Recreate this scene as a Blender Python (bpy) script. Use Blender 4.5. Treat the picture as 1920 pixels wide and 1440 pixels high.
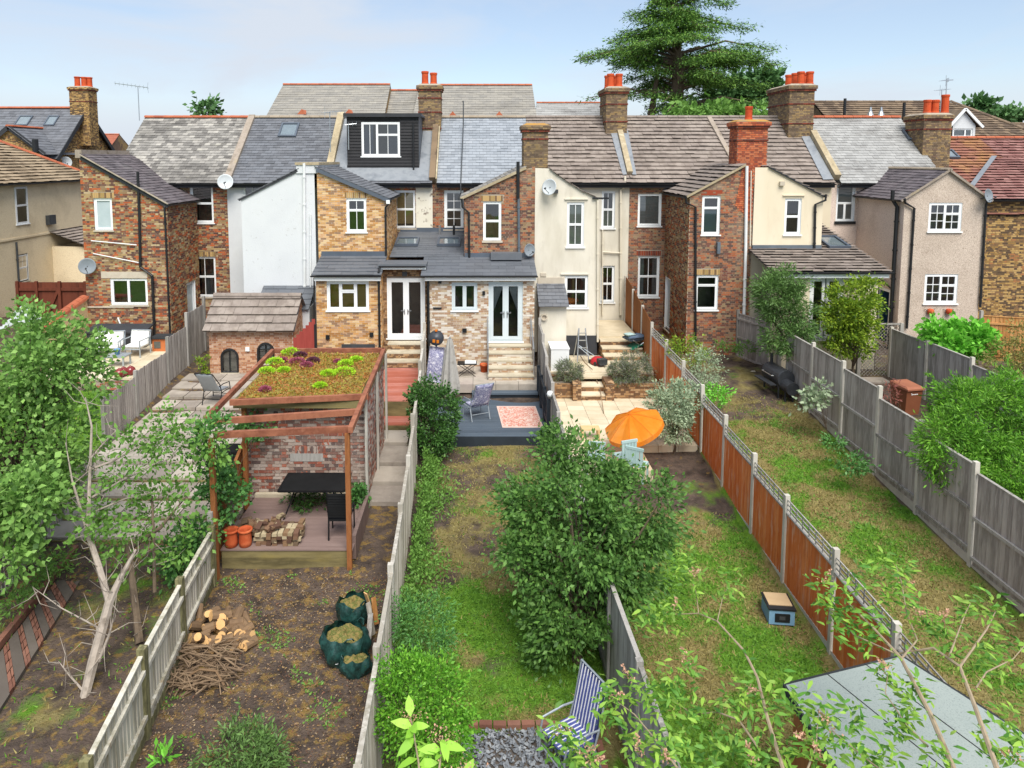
import bpy, bmesh, math, random
import numpy as np
from mathutils import Vector, Matrix
for o in list(bpy.data.objects): bpy.data.objects.remove(o)
S = bpy.context.scene
COL = S.collection
R = math.radians
rnd = random.Random(7)
# ------------------------------------------------------------------ camera
CAM_H = 8.6
TILT = math.atan(130/1331)
cd = bpy.data.cameras.new('camera'); cam = bpy.data.objects.new('camera', cd); COL.objects.link(cam)
cam.location = (0, 0, CAM_H); cam.rotation_euler = (math.pi/2 - TILT, 0, 0)
cd.sensor_width = 36; cd.lens = 1331/1920*36; cd.shift_x = 64/1920; cd.shift_y = -292/1920
cd.clip_start = .1; cd.clip_end = 3000
S.camera = cam
# ------------------------------------------------------------------ sky and sun
SUN_EL, SUN_AZ = R(55), R(166)      # azimuth clockwise from +Y (away from the camera): sun behind the camera
w = bpy.data.worlds.new('World'); S.world = w; w.use_nodes = True
nt = w.node_tree; nt.nodes.clear()
def wn(t, **k):
    n = nt.nodes.new(t)
    for a, b in k.items(): setattr(n, a, b)
    return n
out = wn('ShaderNodeOutputWorld'); bg = wn('ShaderNodeBackground'); bg.inputs[1].default_value = .10
sky = wn('ShaderNodeTexSky', sky_type='NISHITA', sun_disc=False, sun_elevation=SUN_EL, sun_rotation=SUN_AZ)
sky.air_density = 1.0; sky.dust_density = .3; sky.ozone_density = 2.2
tc = wn('ShaderNodeTexCoord'); mp = wn('ShaderNodeMapping')
mp.inputs['Scale'].default_value = (1.0, 1.0, 3.2); mp.inputs['Location'].default_value = (.62, .1, .35)
nz = wn('ShaderNodeTexNoise'); nz.inputs['Scale'].default_value = 1.9; nz.inputs['Detail'].default_value = 7; nz.inputs['Roughness'].default_value = .55
nz.inputs['Distortion'].default_value = .5
rp = wn('ShaderNodeValToRGB'); rp.color_ramp.elements[0].position = .40; rp.color_ramp.elements[1].position = .60
mx = wn('ShaderNodeMix', data_type='RGBA'); 
L = nt.links.new
L(tc.outputs['Generated'], mp.inputs[0]); L(mp.outputs[0], nz.inputs[0]); L(nz.outputs[0], rp.inputs[0])
mfac = wn('ShaderNodeMath', operation='MULTIPLY_ADD'); mfac.inputs[1].default_value = .6; mfac.inputs[2].default_value = .36
L(rp.outputs[0], mfac.inputs[0])
sx_ = wn('ShaderNodeSeparateXYZ'); L(tc.outputs['Generated'], sx_.inputs[0])     # haze bank gathering towards the horizon
hz_ = wn('ShaderNodeMapRange', interpolation_type='SMOOTHSTEP'); hz_.inputs[1].default_value = .02; hz_.inputs[2].default_value = .17; hz_.inputs[3].default_value = .97; hz_.inputs[4].default_value = 0.; L(sx_.outputs[2], hz_.inputs[0])
mm_ = wn('ShaderNodeMath', operation='MAXIMUM'); L(mfac.outputs[0], mm_.inputs[0]); L(hz_.outputs[0], mm_.inputs[1]); L(mm_.outputs[0], mx.inputs[0])
L(sky.outputs[0], mx.inputs[6]); mx.inputs[7].default_value = (4.4, 4.8, 5.4, 1)
L(mx.outputs[2], bg.inputs[0]); L(bg.outputs[0], out.inputs[0])
sd = bpy.data.lights.new('sun', 'SUN'); sun = bpy.data.objects.new('sun', sd); COL.objects.link(sun)
sd.energy = 3.1; sd.angle = R(38); sd.color = (1, .95, .87)
sv = Vector((math.sin(SUN_AZ)*math.cos(SUN_EL), math.cos(SUN_AZ)*math.cos(SUN_EL), math.sin(SUN_EL)))
sun.rotation_euler = sv.to_track_quat('Z', 'Y').to_euler(); sun.location = (0, 0, 60)
S.view_settings.view_transform = 'Standard'; S.view_settings.look = 'None'
S.view_settings.gamma = 1; S.view_settings.use_curve_mapping = False
S.view_settings.exposure = .7
S.render.resolution_x = 1024; S.render.resolution_y = 768
S.render.engine = 'CYCLES'
# ------------------------------------------------------------------ where a spot of the photograph lies in the place
_c, _s = math.cos(TILT), math.sin(TILT)
def ray(x, y):
    a = (x-896)/1331; b = -(y-428)/1331
    return (a, _c+b*_s, -_s+b*_c)
def atY(x, y, Y):
    r = ray(x, y); k = Y/r[1]; return Vector((r[0]*k, Y, CAM_H+r[2]*k))
def atZ(x, y, Z):
    r = ray(x, y); k = (Z-CAM_H)/r[2]; return Vector((r[0]*k, r[1]*k, Z))
def atX(x, y, X):
    r = ray(x, y); k = X/r[0]; return Vector((X, r[1]*k, CAM_H+r[2]*k))
def FR(x0, y0, x1, y1, Y):           # a rectangle on a wall facing us at depth Y -> (u0,u1,v0,v1)
    a = atY(x0, (y0+y1)/2, Y); b = atY(x1, (y0+y1)/2, Y); m = (x0+x1)/2
    return (a.x, b.x, atY(m, y1, Y).z, atY(m, y0, Y).z)
# ------------------------------------------------------------------ object helpers
def put(name, me, parent=None, mat=None, kind=None):
    o = bpy.data.objects.new(name, me); COL.objects.link(o)
    if mat is not None and not me.materials: me.materials.append(MATS[mat] if isinstance(mat, str) else mat)
    if parent is not None: o.parent = parent
    if kind: o['kind'] = kind
    return o
def tag(o, label, cat=None, group=None, kind=None):
    o['label'] = label
    if cat: o['category'] = cat
    if group: o['group'] = group
    if kind: o['kind'] = kind
    return o
def thing(name, label, cat, loc=(0, 0, 0), rz=0, group=None):
    o = bpy.data.objects.new(name, None); COL.objects.link(o); o.empty_display_size = .1
    o.location = loc; o.rotation_euler = (0, 0, rz)
    return tag(o, label, cat, group)
def inst(src, parent, M=None, loc=None, rot=None, scale=None):       # another object sharing the mesh of src
    o = bpy.data.objects.new(src.name.split('.')[0], src.data); COL.objects.link(o)
    if parent is not None: o.parent = parent
    if M is not None: o.matrix_local = M
    if loc is not None: o.location = loc
    if rot is not None: o.rotation_euler = rot
    if scale is not None: o.scale = scale
    return o
def dup(root, loc, rz, label, group=None):
    r = root.copy(); COL.objects.link(r); r.location = loc; r.rotation_euler = (0, 0, rz); r['label'] = label
    if group: r['group'] = group
    for ch in list(root.children):
        c = ch.copy(); COL.objects.link(c); c.parent = r
        for g in list(ch.children):
            d = g.copy(); COL.objects.link(d); d.parent = c
    return r
class MB:
    def __init__(s): s.v = []; s.f = []
    def poly(s, pts):
        n = len(s.v); s.v += [tuple(p) for p in pts]; s.f.append(tuple(range(n, n+len(pts)))); return s
    def box(s, x0, x1, y0, y1, z0, z1, M=None):
        n = len(s.v)
        P = [(x0,y0,z0),(x1,y0,z0),(x1,y1,z0),(x0,y1,z0),(x0,y0,z1),(x1,y0,z1),(x1,y1,z1),(x0,y1,z1)]
        if M is not None: P = [tuple(M @ Vector(p)) for p in P]
        s.v += P
        s.f += [tuple(n+i for i in q) for q in ((0,3,2,1),(4,5,6,7),(0,1,5,4),(1,2,6,5),(2,3,7,6),(3,0,4,7))]; return s
    def beam(s, a, b, w, h, up=(0, 0, 1)):      # bar from a to b
        a = Vector(a); b = Vector(b); d = b-a; l = d.length; d.normalize()
        x = d.cross(Vector(up))
        if x.length < 1e-4: x = d.cross(Vector((0, 1, 0)))
        x.normalize(); z = x.cross(d)
        M = Matrix((( x.x, d.x, z.x, a.x), (x.y, d.y, z.y, a.y), (x.z, d.z, z.z, a.z), (0, 0, 0, 1)))
        return s.box(-w/2, w/2, 0, l, -h/2, h/2, M)
    def tube(s, pts, rad, n=7, cap=True):
        pts = [Vector(p) for p in pts]
        if not hasattr(rad, '__len__'): rad = [rad]*len(pts)
        base = len(s.v); px = None
        for i, p in enumerate(pts):
            d = (pts[min(i+1, len(pts)-1)]-pts[max(i-1, 0)])
            if d.length < 1e-7: d = Vector((0, 0, 1))
            d.normalize()
            x = px - d*px.dot(d) if px is not None else d.orthogonal()
            if x.length < 1e-5: x = d.orthogonal()
            x.normalize(); px = x; y = d.cross(x)
            for k in range(n):
                a = 2*math.pi*k/n; s.v.append(tuple(p + (x*math.cos(a)+y*math.sin(a))*rad[i]))
        for i in range(len(pts)-1):
            for k in range(n):
                a = base+i*n+k; b = base+i*n+(k+1) % n; s.f.append((a, b, b+n, a+n))
        if cap:
            s.f.append(tuple(base+k for k in range(n))[::-1]); e = base+(len(pts)-1)*n; s.f.append(tuple(e+k for k in range(n)))
        return s
    def lathe(s, prof, n=16, M=None, c=(0, 0, 0)):
        base = len(s.v)
        for (r, z) in prof:
            for k in range(n):
                a = 2*math.pi*k/n; p = Vector((c[0]+r*math.cos(a), c[1]+r*math.sin(a), c[2]+z))
                s.v.append(tuple(M @ p if M is not None else p))
        for i in range(len(prof)-1):
            for k in range(n):
                a = base+i*n+k; b = base+i*n+(k+1) % n; s.f.append((a, b, b+n, a+n))
        return s
    def mesh(s, name, smooth=False):
        me = bpy.data.meshes.new(name); me.from_pydata(s.v, [], s.f)
        if smooth: me.polygons.foreach_set('use_smooth', [True]*len(me.polygons))
        return me
    def build(s, name, mat, parent=None, smooth=False, kind=None):
        return put(name, s.mesh(name, smooth), parent, mat, kind)
def np_mesh(name, V, F, mat, parent=None, kind=None, smooth=False):    # V (n,3), F (m,k)
    me = bpy.data.meshes.new(name); V = np.asarray(V, dtype=np.float32); F = np.asarray(F, dtype=np.int32)
    k = F.shape[1]
    me.vertices.add(len(V)); me.vertices.foreach_set('co', V.ravel())
    me.loops.add(F.size); me.loops.foreach_set('vertex_index', F.ravel())
    me.polygons.add(len(F)); me.polygons.foreach_set('loop_start', np.arange(0, F.size, k, dtype=np.int32))
    me.polygons.foreach_set('loop_total', np.full(len(F), k, dtype=np.int32))
    if smooth: me.polygons.foreach_set('use_smooth', np.ones(len(F), dtype=bool))
    me.update(calc_edges=True)
    return put(name, me, parent, mat, kind)
# ------------------------------------------------------------------ materials
def lin(h, k=1.0):
    if isinstance(h, str):
        c = [int(h[i:i+2], 16)/255 for i in (0, 2, 4)]
        return tuple((x/12.92 if x <= .04045 else ((x+.055)/1.055)**2.4)*k for x in c)+(1,)
    return tuple(h)+(1,)
MATS = {}
def mat(name, cols, rnd=0., src='island', nscale=2.5, detail=5, stretch=(1, 1, 1), rough=.85, spec=.25, bump=0, bscale=40, metal=0,
        const=False, trans=0, dirt=None, dirt2=None, k=1.0, contrast=(.3, .7), coat=0):
    m = bpy.data.materials.new(name); m.use_nodes = True; t = m.node_tree; N = t.nodes; Lk = t.links.new
    b = N['Principled BSDF']; b.inputs['Roughness'].default_value = rough; b.inputs['Metallic'].default_value = metal
    b.inputs['Specular IOR Level'].default_value = spec; b.inputs['Coat Weight'].default_value = coat
    g = N.new('ShaderNodeNewGeometry'); mp = N.new('ShaderNodeMapping'); mp.inputs['Scale'].default_value = stretch
    Lk(g.outputs['Position'], mp.inputs[0])
    def noise(scale, det=4, ro=.6):
        n = N.new('ShaderNodeTexNoise'); n.inputs['Scale'].default_value = scale; n.inputs['Detail'].default_value = det; n.inputs['Roughness'].default_value = ro
        Lk(mp.outputs[0], n.inputs[0]); return n.outputs[0]
    def remap(s, a, c):
        q = N.new('ShaderNodeMapRange'); q.inputs[1].default_value = a; q.inputs[2].default_value = c; Lk(s, q.inputs[0]); return q.outputs[0]
    fac = remap(noise(nscale, detail), *contrast)
    if rnd > 0:
        if src == 'island': r = g.outputs['Random Per Island']
        else: oi = N.new('ShaderNodeObjectInfo'); r = oi.outputs['Random']
        a = N.new('ShaderNodeMath'); a.operation = 'MULTIPLY'; a.inputs[1].default_value = rnd; Lk(r, a.inputs[0])
        c = N.new('ShaderNodeMath'); c.operation = 'MULTIPLY_ADD'; c.inputs[1].default_value = 1-rnd; Lk(fac, c.inputs[0]); Lk(a.outputs[0], c.inputs[2]); fac = c.outputs[0]
    cr = N.new('ShaderNodeValToRGB'); cr.color_ramp.interpolation = 'CONSTANT' if const else 'LINEAR'
    el = cr.color_ramp.elements
    while len(el) < len(cols): el.new(.5)
    for i, h in enumerate(cols):
        el[i].position = i/len(cols) if const else i/max(1, len(cols)-1); el[i].color = lin(h, k)
    Lk(fac, cr.inputs[0]); col = cr.outputs[0]
    for dd in (dirt, dirt2):
        if dd:
            dc, ds, d0, d1, damt = dd
            q = remap(noise(ds, 6, .65), d0, d1)
            mu = N.new('ShaderNodeMath'); mu.operation = 'MULTIPLY'; mu.inputs[1].default_value = damt; Lk(q, mu.inputs[0])
            x = N.new('ShaderNodeMix'); x.data_type = 'RGBA'; Lk(mu.outputs[0], x.inputs[0]); Lk(col, x.inputs[6]); x.inputs[7].default_value = lin(dc, k); col = x.outputs[2]
    Lk(col, b.inputs['Base Color'])
    if bump:
        bp = N.new('ShaderNodeBump'); bp.inputs['Strength'].default_value = bump; bp.inputs['Distance'].default_value = .02
        Lk(noise(bscale, 3), bp.inputs['Height']); Lk(bp.outputs[0], b.inputs['Normal'])
    if trans:
        o = N['Material Output']; tr = N.new('ShaderNodeBsdfTranslucent'); ms = N.new('ShaderNodeMixShader'); ms.inputs[0].default_value = trans
        Lk(col, tr.inputs[0]); Lk(b.outputs[0], ms.inputs[1]); Lk(tr.outputs[0], ms.inputs[2]); Lk(ms.outputs[0], o.inputs[0])
    MATS[name] = m; return m
def glassmat(name, tint, refl):
    m = bpy.data.materials.new(name); m.use_nodes = True; t = m.node_tree; N = t.nodes; N.clear(); Lk = t.links.new
    o = N.new('ShaderNodeOutputMaterial'); ms = N.new('ShaderNodeMixShader'); tr = N.new('ShaderNodeBsdfTransparent'); gl = N.new('ShaderNodeBsdfGlossy')
    fr = N.new('ShaderNodeFresnel'); fr.inputs[0].default_value = 1.5; ad = N.new('ShaderNodeMath'); ad.operation = 'ADD'; ad.inputs[1].default_value = refl; ad.use_clamp = True
    tr.inputs[0].default_value = tint; gl.inputs['Roughness'].default_value = .02
    Lk(fr.outputs[0], ad.inputs[0]); Lk(ad.outputs[0], ms.inputs[0]); Lk(tr.outputs[0], ms.inputs[1]); Lk(gl.outputs[0], ms.inputs[2]); Lk(ms.outputs[0], o.inputs[0])
    MATS[name] = m
glassmat('glass', (.86, .89, .88, 1), .13)
glassmat('skylight_glass', (.8, .86, .9, 1), .25)
# bricks: random per brick plus drifting patches
mat('brick_mixed', ['5c443c','987c5a','76584a','b09568','84543f','a3875f','b8643a','66493f','bba582','a85a38','957c60'], rnd=.86, nscale=.55, const=True, rough=.9, dirt=('5a4a40', .5, .5, .75, .45), bump=.3, bscale=60)
mat('brick_red_brown', ['5e473e','8a6450','6e5347','9a755c','7b5145','a86646','9c8466','604e46','a8704f','94795c'], rnd=.86, nscale=.5, const=True, rough=.9, dirt=('b5a48c', .5, .54, .72, .5), bump=.3, bscale=60)
mat('brick_golden', ['c99f6a','d6b07a','b98a52','dfc296','ab7c4a','cf9c62','c09a78','9c7c60','dab384','d0a478'], rnd=.9, nscale=.5, const=True, rough=.9, bump=.3, bscale=60)
mat('brick_pale', ['cabdae','b89a78','d8cfc2','ad8a6e','c6b193','dcd5ca','a0856e','d0c2ae','baa58f','aa8f76','d6cbbc'], rnd=.8, nscale=.6, const=True, rough=.9, bump=.3, bscale=60)
mat('brick_store', ['7a6058','a89488','876459','b4a296','92594a','a08c80','6c5a55','ab6650','bcada2','8e766a'], rnd=.75, src='object', nscale=.6, const=True, rough=.9, dirt=('a89c92', .9, .5, .7, .5), bump=.4, bscale=50)
mat('brick_store_mass', ['7a6058','a89488','876459','b4a296','92594a','a08c80','6c5a55','ab6650','bcada2','8e766a'], rnd=.75, nscale=.6, const=True, rough=.9, dirt=('a89c92', .9, .5, .7, .5), bump=.4, bscale=50)
mat('brick_orange', ['bd9272','ae7c5c','c8a286','a47052','c49a7a','b68c70','ceac94'], rnd=.8, nscale=.6, const=True, rough=.9, bump=.3, bscale=60)
mat('brick_bright_red', ['b0583a','bc6440','9e5038','c2734f','8f4c3c','b66648'], rnd=.75, nscale=.6, const=True, rough=.9, dirt=('6a4a3c', 1.2, .5, .7, .35))
mat('brick_stack', ['8f795a','77654f','9b845f','685848','83705a','967d57','766050','a58f68'], rnd=.72, nscale=.7, const=True, rough=.92, dirt=('4d443c', .8, .48, .7, .5), bump=.3, bscale=60)
mat('brick_band', ['6b3328','7d4030','5a3029','8c4a36'], rnd=.9, const=True, rough=.92)
mat('brick_yellow_dark', ['a5844f','6e5a42','b8955c','87694a','bd9c66','5f4d3c','9a7a4a','a8754c'], rnd=.7, nscale=.5, const=True, rough=.9)
mat('brick_steps', ['8c6a4a','a5825c','6e543e','b59470','7d5a40'], rnd=.8, const=True, rough=.9)
mat('brick_white', ['e9e8e4','dcdad5','f0efec','e4e2dd'], rnd=.6, nscale=.8, rough=.85, dirt=('98948c', 1.3, .56, .72, .55), bump=.3, bscale=60)
mat('mortar_white', ['d9d8d3','e6e5e1'], rough=.9, dirt=('8f8b84', 1.1, .55, .75, .5))
mat('mortar', ['9d9282','b5a998'], nscale=3, rough=.95)
mat('mortar_pale', ['c9c0b2','d8d0c4'], nscale=3, rough=.95)
mat('mortar_dark', ['6e6458','8a7e70'], nscale=3, rough=.95)
mat('soldier', ['a88c58','8c7048','bd9c68','7a6044'], rnd=.9, const=True, rough=.9)
mat('soldier_red', ['7d3c2e','94462f','6b3028'], rnd=.9, const=True, rough=.9)
# renders
mat('render_cream', ['d4cebe','dcd6c7','cec7b5'], stretch=(1, 1, .3), nscale=.7, rough=.9, dirt=('b3ab98', .9, .5, .75, .5), dirt2=('9a9080', 2.6, .58, .76, .35), bump=.08, bscale=25)
mat('render_cream_warm', ['dccfb4','e3d7bf'], stretch=(1, 1, .3), nscale=.7, rough=.9, dirt=('b8aa8c', .9, .5, .78, .45), dirt2=('9c8e74', 2.6, .58, .76, .35), bump=.08, bscale=25)
mat('render_grey_cream', ['c4b8a4','cdc2af'], nscale=.8, rough=.9)
mat('pebbledash', ['8f7f70','c2b2a2','dccdbd','a8988a','cbbba9'], nscale=26, detail=2, contrast=(.32, .68), rough=.95, dirt=('8a7868', .45, .52, .75, .45), bump=.7, bscale=30)
mat('pebbledash_pink', ['b09a8c','dac6b8','e8d6c8','ccb6a8'], nscale=26, detail=2, contrast=(.32, .68), rough=.95, dirt=('8a6a58', .6, .52, .75, .4), bump=.6, bscale=30)
mat('pebbledash_tan', ['dccaa8','ecdcbc','e4d2b2','d0bc98'], nscale=22, detail=2, rough=.95, dirt=('8c7858', .4, .5, .75, .45), bump=.5, bscale=30)
mat('paint_white', ['cfd2d5','d8dbdd'], nscale=.8, rough=.8, dirt=('b4b4b0', .8, .55, .8, .35), dirt2=('8c8a84', 7, .62, .72, .45), bump=.25, bscale=18)
mat('paint_patchy', ['ddd8c6','e6e2d4'], rough=.9, dirt=('6e5a4c', 3.5, .57, .66, .85))
mat('black_plinth', ['34363a','3f4145'], rough=.8)
# roofs
mat('slate_old', ['4c4a48','706d69','87847f','a29e97','b8b4ab'], rnd=.6, nscale=3.5, stretch=(.5, 1, 1.6), rough=.75, spec=.35, dirt=('54514e', .42, .5, .68, .55), dirt2=('a9a696', 2.2, .6, .74, .5))
mat('slate_weathered', ['858482','949492','9e9e9c','acacaa'], rnd=.6, nscale=3.5, stretch=(.5, 1, 1.6), rough=.75, spec=.35, dirt=('5a5654', .5, .58, .7, .75), dirt2=('bdbab0', 2.5, .6, .75, .4))
mat('slate_dark', ['66686d','71747a','5c5e63','7b7d82'], rnd=.7, nscale=.9, rough=.6, spec=.4)
mat('slate_purple', ['5c5558','6e6669','4e484b','7c7578'], rnd=.7, nscale=.9, rough=.65, spec=.35, dirt=('8f8c88', .8, .55, .75, .5))
mat('slate_blue', ['8f959c','9aa0a7','868c93','a4a9af'], rnd=.7, nscale=.9, rough=.5, spec=.45)
mat('slate_new', ['5c6067','666a70','54585e'], rnd=.7, rough=.55, spec=.4)
mat('slate_back', ['7c7a74','8b8882','959188','a09c93'], rnd=.4, nscale=3, stretch=(.5, 1, 1.6), rough=.8, dirt=('5f5b54', .35, .5, .7, .55))
mat('tile_brown', ['8a7f77','938880','82776f','9a8f86','8d827a'], rnd=.14, nscale=1.2, rough=.85, dirt=('a59a8c', 3, .56, .72, .45), dirt2=('4f4742', .5, .52, .75, .4), bump=.2, bscale=40)
mat('tile_tan', ['94836c','a7957c','877762','9c8a70'], rnd=.6, nscale=1, rough=.85, dirt=('6b5d4c', .5, .5, .75, .45))
mat('tile_pantile', ['6f6052','85735f','5e5146','7c6a56'], rnd=.6, nscale=1, rough=.85, dirt=('4c4238', .5, .5, .75, .4))
mat('tile_red', ['8f6660','9c756e','835a55','a37e76'], rnd=.4, nscale=1, rough=.8, dirt=('5a4040', .5, .5, .75, .4))
mat('tile_lichen', ['9a6c5c','8a5c50','a67a6a'], rnd=.4, nscale=1, rough=.85, dirt=('b08850', .5, .5, .66, .7))
mat('tile_far_red', ['9a5a48','a86a54'], rough=.85)
mat('ridge_terracotta', ['a2583f','b56a4c','8c4a38'], rnd=.6, rough=.85, src='island')
mat('ridge_grey', ['8f8270','a39684','7c7062'], rnd=.6, rough=.9)
mat('ridge_moss', ['a39660','b0823c','8c8064'], rough=.9)
mat('lead', ['83898f','92979c','757b82'], nscale=1.8, rough=.45, spec=.5, metal=.25)
mat('lead_dark', ['4d5560','5b6470'], nscale=1.5, rough=.5, spec=.5)
mat('flaunch', ['9b9080','aca18f','7d7364'], nscale=3, rough=.95)
mat('coping', ['8a7f70','a2968a','736858'], nscale=2, rough=.95, dirt=('b5a050', 1.5, .6, .75, .5))
mat('coping_cream', ['b8aa8c','a3957a','c9bda2'], nscale=2.2, rough=.95, dirt=('7a6f5c', 2, .55, .72, .6))
# joinery etc
mat('upvc', ['ecefef','f2f4f4'], rough=.35, spec=.4)
mat('upvc_grey', ['c9d4d6','d4dde0'], rough=.4)
mat('stone_sill', ['c9bfae','b8ad9c'], rough=.9, nscale=4)
mat('black_plastic', ['1c1d1f','25272a'], rough=.45, spec=.4)
mat('grey_plastic', ['59626a','68717a'], rough=.5)
mat('white_plastic', ['d9dcdc','e6e8e8'], rough=.5)
mat('cream_pipe', ['d8cfba','e0d8c6'], rough=.6)
mat('iron_grey', ['4a4d50','5c5f62'], rough=.6, metal=.5)
mat('alu', ['b4b9bd','c5c9cc'], rough=.35, metal=.8)
mat('clad_black', ['2a2a2c','343436','222224'], rnd=.6, nscale=3, rough=.7, src='object')
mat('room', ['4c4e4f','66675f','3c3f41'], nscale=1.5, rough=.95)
mat('room_light', ['7c7a72','95938a'], nscale=1.5, rough=.95)
mat('frosted', ['aab8bd','b8c4c8'], nscale=2, rough=.25, spec=.5)
mat('blind_yellow', ['c9b27c','bba268'], nscale=1, stretch=(1, 1, 12), rough=.9)
mat('blind_olive', ['9a8a2c','a8983c'], nscale=1, stretch=(1, 1, 14), rough=.9)
mat('blind_green', ['b4bfae','c6cfc0'], nscale=1, stretch=(1, 1, 18), rough=.9)
mat('blind_grey', ['a3a8a8','8f9494'], nscale=1, stretch=(1, 1, 18), rough=.9)
mat('net', ['cfd8da','e2e8e8'], nscale=5, rough=.95, trans=.4)
mat('curtain_dark', ['4a4a48','5c5b58'], rough=.95)
mat('curtain_teal', ['4f8088','5c929a'], nscale=1, rough=.9)
mat('curtain_blue', ['47566a','5c6c80'], rough=.95)
mat('door_blue', ['24466a','2c527a'], rough=.5)
mat('pot_orange', ['b8482a','c8562f','a84024'], rough=.8, nscale=2.5, dirt=('7a3626', 3, .58, .72, .5))
mat('terracotta', ['c4623a','b8542f','cf7248'], rough=.85, nscale=3)
mat('dish_grey', ['7b838a','8d959c'], rough=.5)
mat('dish_light', ['c2c8cb','d0d5d8'], rough=.5)
# ------------------------------------------------------------------ walls, bricks, windows
Zv = Vector((0, 0, 1))
class PL:                                    # a wall plane: u along it, v up, d outwards
    def __init__(s, o, U, N): s.o = Vector(o); s.U = Vector(U); s.N = Vector(N)
    def __call__(s, u, v, d=0): return s.o + s.U*u + Zv*v + s.N*d
def front(Y): return PL((0, Y, 0), (1, 0, 0), (0, -1, 0))
def sideR(X): return PL((X, 0, 0), (0, 1, 0), (1, 0, 0))
def sideL(X): return PL((X, 0, 0), (0, 1, 0), (-1, 0, 0))
def clip_poly(P, u0, u1, v0, v1):
    for ax, lim, sg in ((0, u0, 1), (0, u1, -1), (1, v0, 1), (1, v1, -1)):
        out_ = []
        for i in range(len(P)):
            a, b = P[i], P[(i+1) % len(P)]
            ia = sg*(a[ax]-lim) >= -1e-9; ib = sg*(b[ax]-lim) >= -1e-9
            if ia: out_.append(a)
            if ia != ib:
                t_ = (lim-a[ax])/(b[ax]-a[ax]); out_.append((a[0]+t_*(b[0]-a[0]), a[1]+t_*(b[1]-a[1])))
        P = out_
        if len(P) < 3: return []
    return P
def interval(P, v):
    us = []
    for i in range(len(P)):
        a, b = P[i], P[(i+1) % len(P)]
        if (a[1]-v)*(b[1]-v) < 0: us.append(a[0]+(v-a[1])/(b[1]-a[1])*(b[0]-a[0]))
    return (min(us), max(us)) if len(us) >= 2 else None
def brick_mesh(mb, pl, outline, holes, bw=.215, bh=.065, j=.012, dp=.010, seed=0, flem=True, single=None):
    vs = [p[1] for p in outline]; v = min(vs); row = 0; rr = random.Random(seed)
    step = bh+j
    while v < max(vs)-.02:
        v1 = min(v+bh, max(vs)); iv = interval(outline, (v+v1)/2)
        if iv:
            segs = [iv]
            for h in holes:
                if h[2] < v1-.01 and h[3] > v+.01:
                    ns = []
                    for a, b in segs:
                        if h[1] <= a or h[0] >= b: ns.append((a, b)); continue
                        if h[0] > a: ns.append((a, h[0]))
                        if h[1] < b: ns.append((h[1], b))
                    segs = ns
            for a, b in segs:
                if b-a < .03: continue
                mod = (bw+.1025+2*j) if flem else bw+j
                u = math.floor(a/mod)*mod-mod+(row % 2)*mod*(.5 if not flem else .5); q = 0
                while u < b:
                    L_ = bw if (q % 2 == 0 or not flem) else .1025
                    x0 = max(u, a); x1 = min(u+L_, b)
                    if x1-x0 > .025:
                        e = dp*rr.uniform(.6, 1.4)
                        if single is not None: single.append((x0, x1, v, v1, e))
                        else:
                            n = len(mb.v)
                            mb.v += [tuple(pl(x0, v, 0)), tuple(pl(x1, v, 0)), tuple(pl(x1, v1, 0)), tuple(pl(x0, v1, 0)),
                                     tuple(pl(x0, v, e)), tuple(pl(x1, v, e)), tuple(pl(x1, v1, e)), tuple(pl(x0, v1, e))]
                            mb.f += [(n+4, n+5, n+6, n+7), (n, n+1, n+5, n+4), (n+1, n+2, n+6, n+5), (n+2, n+3, n+7, n+6), (n+3, n, n+4, n+7)]
                    u += L_+j; q += 1
        v += step; row += 1
def sheet(mb, pl, outline, holes, d=0):
    us = sorted(set([min(p[0] for p in outline), max(p[0] for p in outline)]+[h[0] for h in holes]+[h[1] for h in holes]))
    vs = sorted(set([min(p[1] for p in outline), max(p[1] for p in outline)]+[h[2] for h in holes]+[h[3] for h in holes]))
    for i in range(len(us)-1):
        for k in range(len(vs)-1):
            uc, vc = (us[i]+us[i+1])/2, (vs[k]+vs[k+1])/2
            if any(h[0] < uc < h[1] and h[2] < vc < h[3] for h in holes): continue
            P = clip_poly(outline, us[i], us[i+1], vs[k], vs[k+1])
            if P: mb.poly([pl(a, b, d) for a, b in P])
_seed = [0]
def wall(house, name, pl, outline, holes=(), base='mortar', bricks=None, lintels=(), lm='soldier'):
    holes = list(holes); mb = MB(); sheet(mb, pl, outline, holes); o = mb.build(name, base, house)
    if bricks:
        _seed[0] += 1; b = MB(); brick_mesh(b, pl, outline, holes+list(lintels), seed=_seed[0], flem=bricks not in ('brick_pale', 'brick_golden')); b.build('brickwork', bricks, o, kind='stuff')
    for l in lintels:
        if bricks:
            b = MB(); u = l[0]; 
            while u < l[1]-.03:
                n = len(b.v); u1 = min(u+.065, l[1]); e = .012
                b.v += [tuple(pl(x, v, d)) for d in (0, e) for (x, v) in ((u, l[2]), (u1, l[2]), (u1, l[3]-.01), (u, l[3]-.01))]
                b.f += [(n+4, n+5, n+6, n+7), (n, n+1, n+5, n+4), (n+1, n+2, n+6, n+5), (n+2, n+3, n+7, n+6), (n+3, n, n+4, n+7)]
                u += .077
            b.build('brick_lintel', lm, o, kind='stuff')
    return o
def rbox(mb, pl, u0, u1, v0, v1, d0, d1):
    n = len(mb.v)
    mb.v += [tuple(pl(u, v, d)) for d in (d0, d1) for (u, v) in ((u0, v0), (u1, v0), (u1, v1), (u0, v1))]
    mb.f += [tuple(n+i for i in q) for q in ((3, 2, 1, 0), (4, 5, 6, 7), (0, 1, 5, 4), (1, 2, 6, 5), (2, 3, 7, 6), (3, 0, 4, 7))]
SASH = [(0, .5, 1, 1, 1, 1), (0, 0, 1, .5, 1, 1)]
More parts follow.
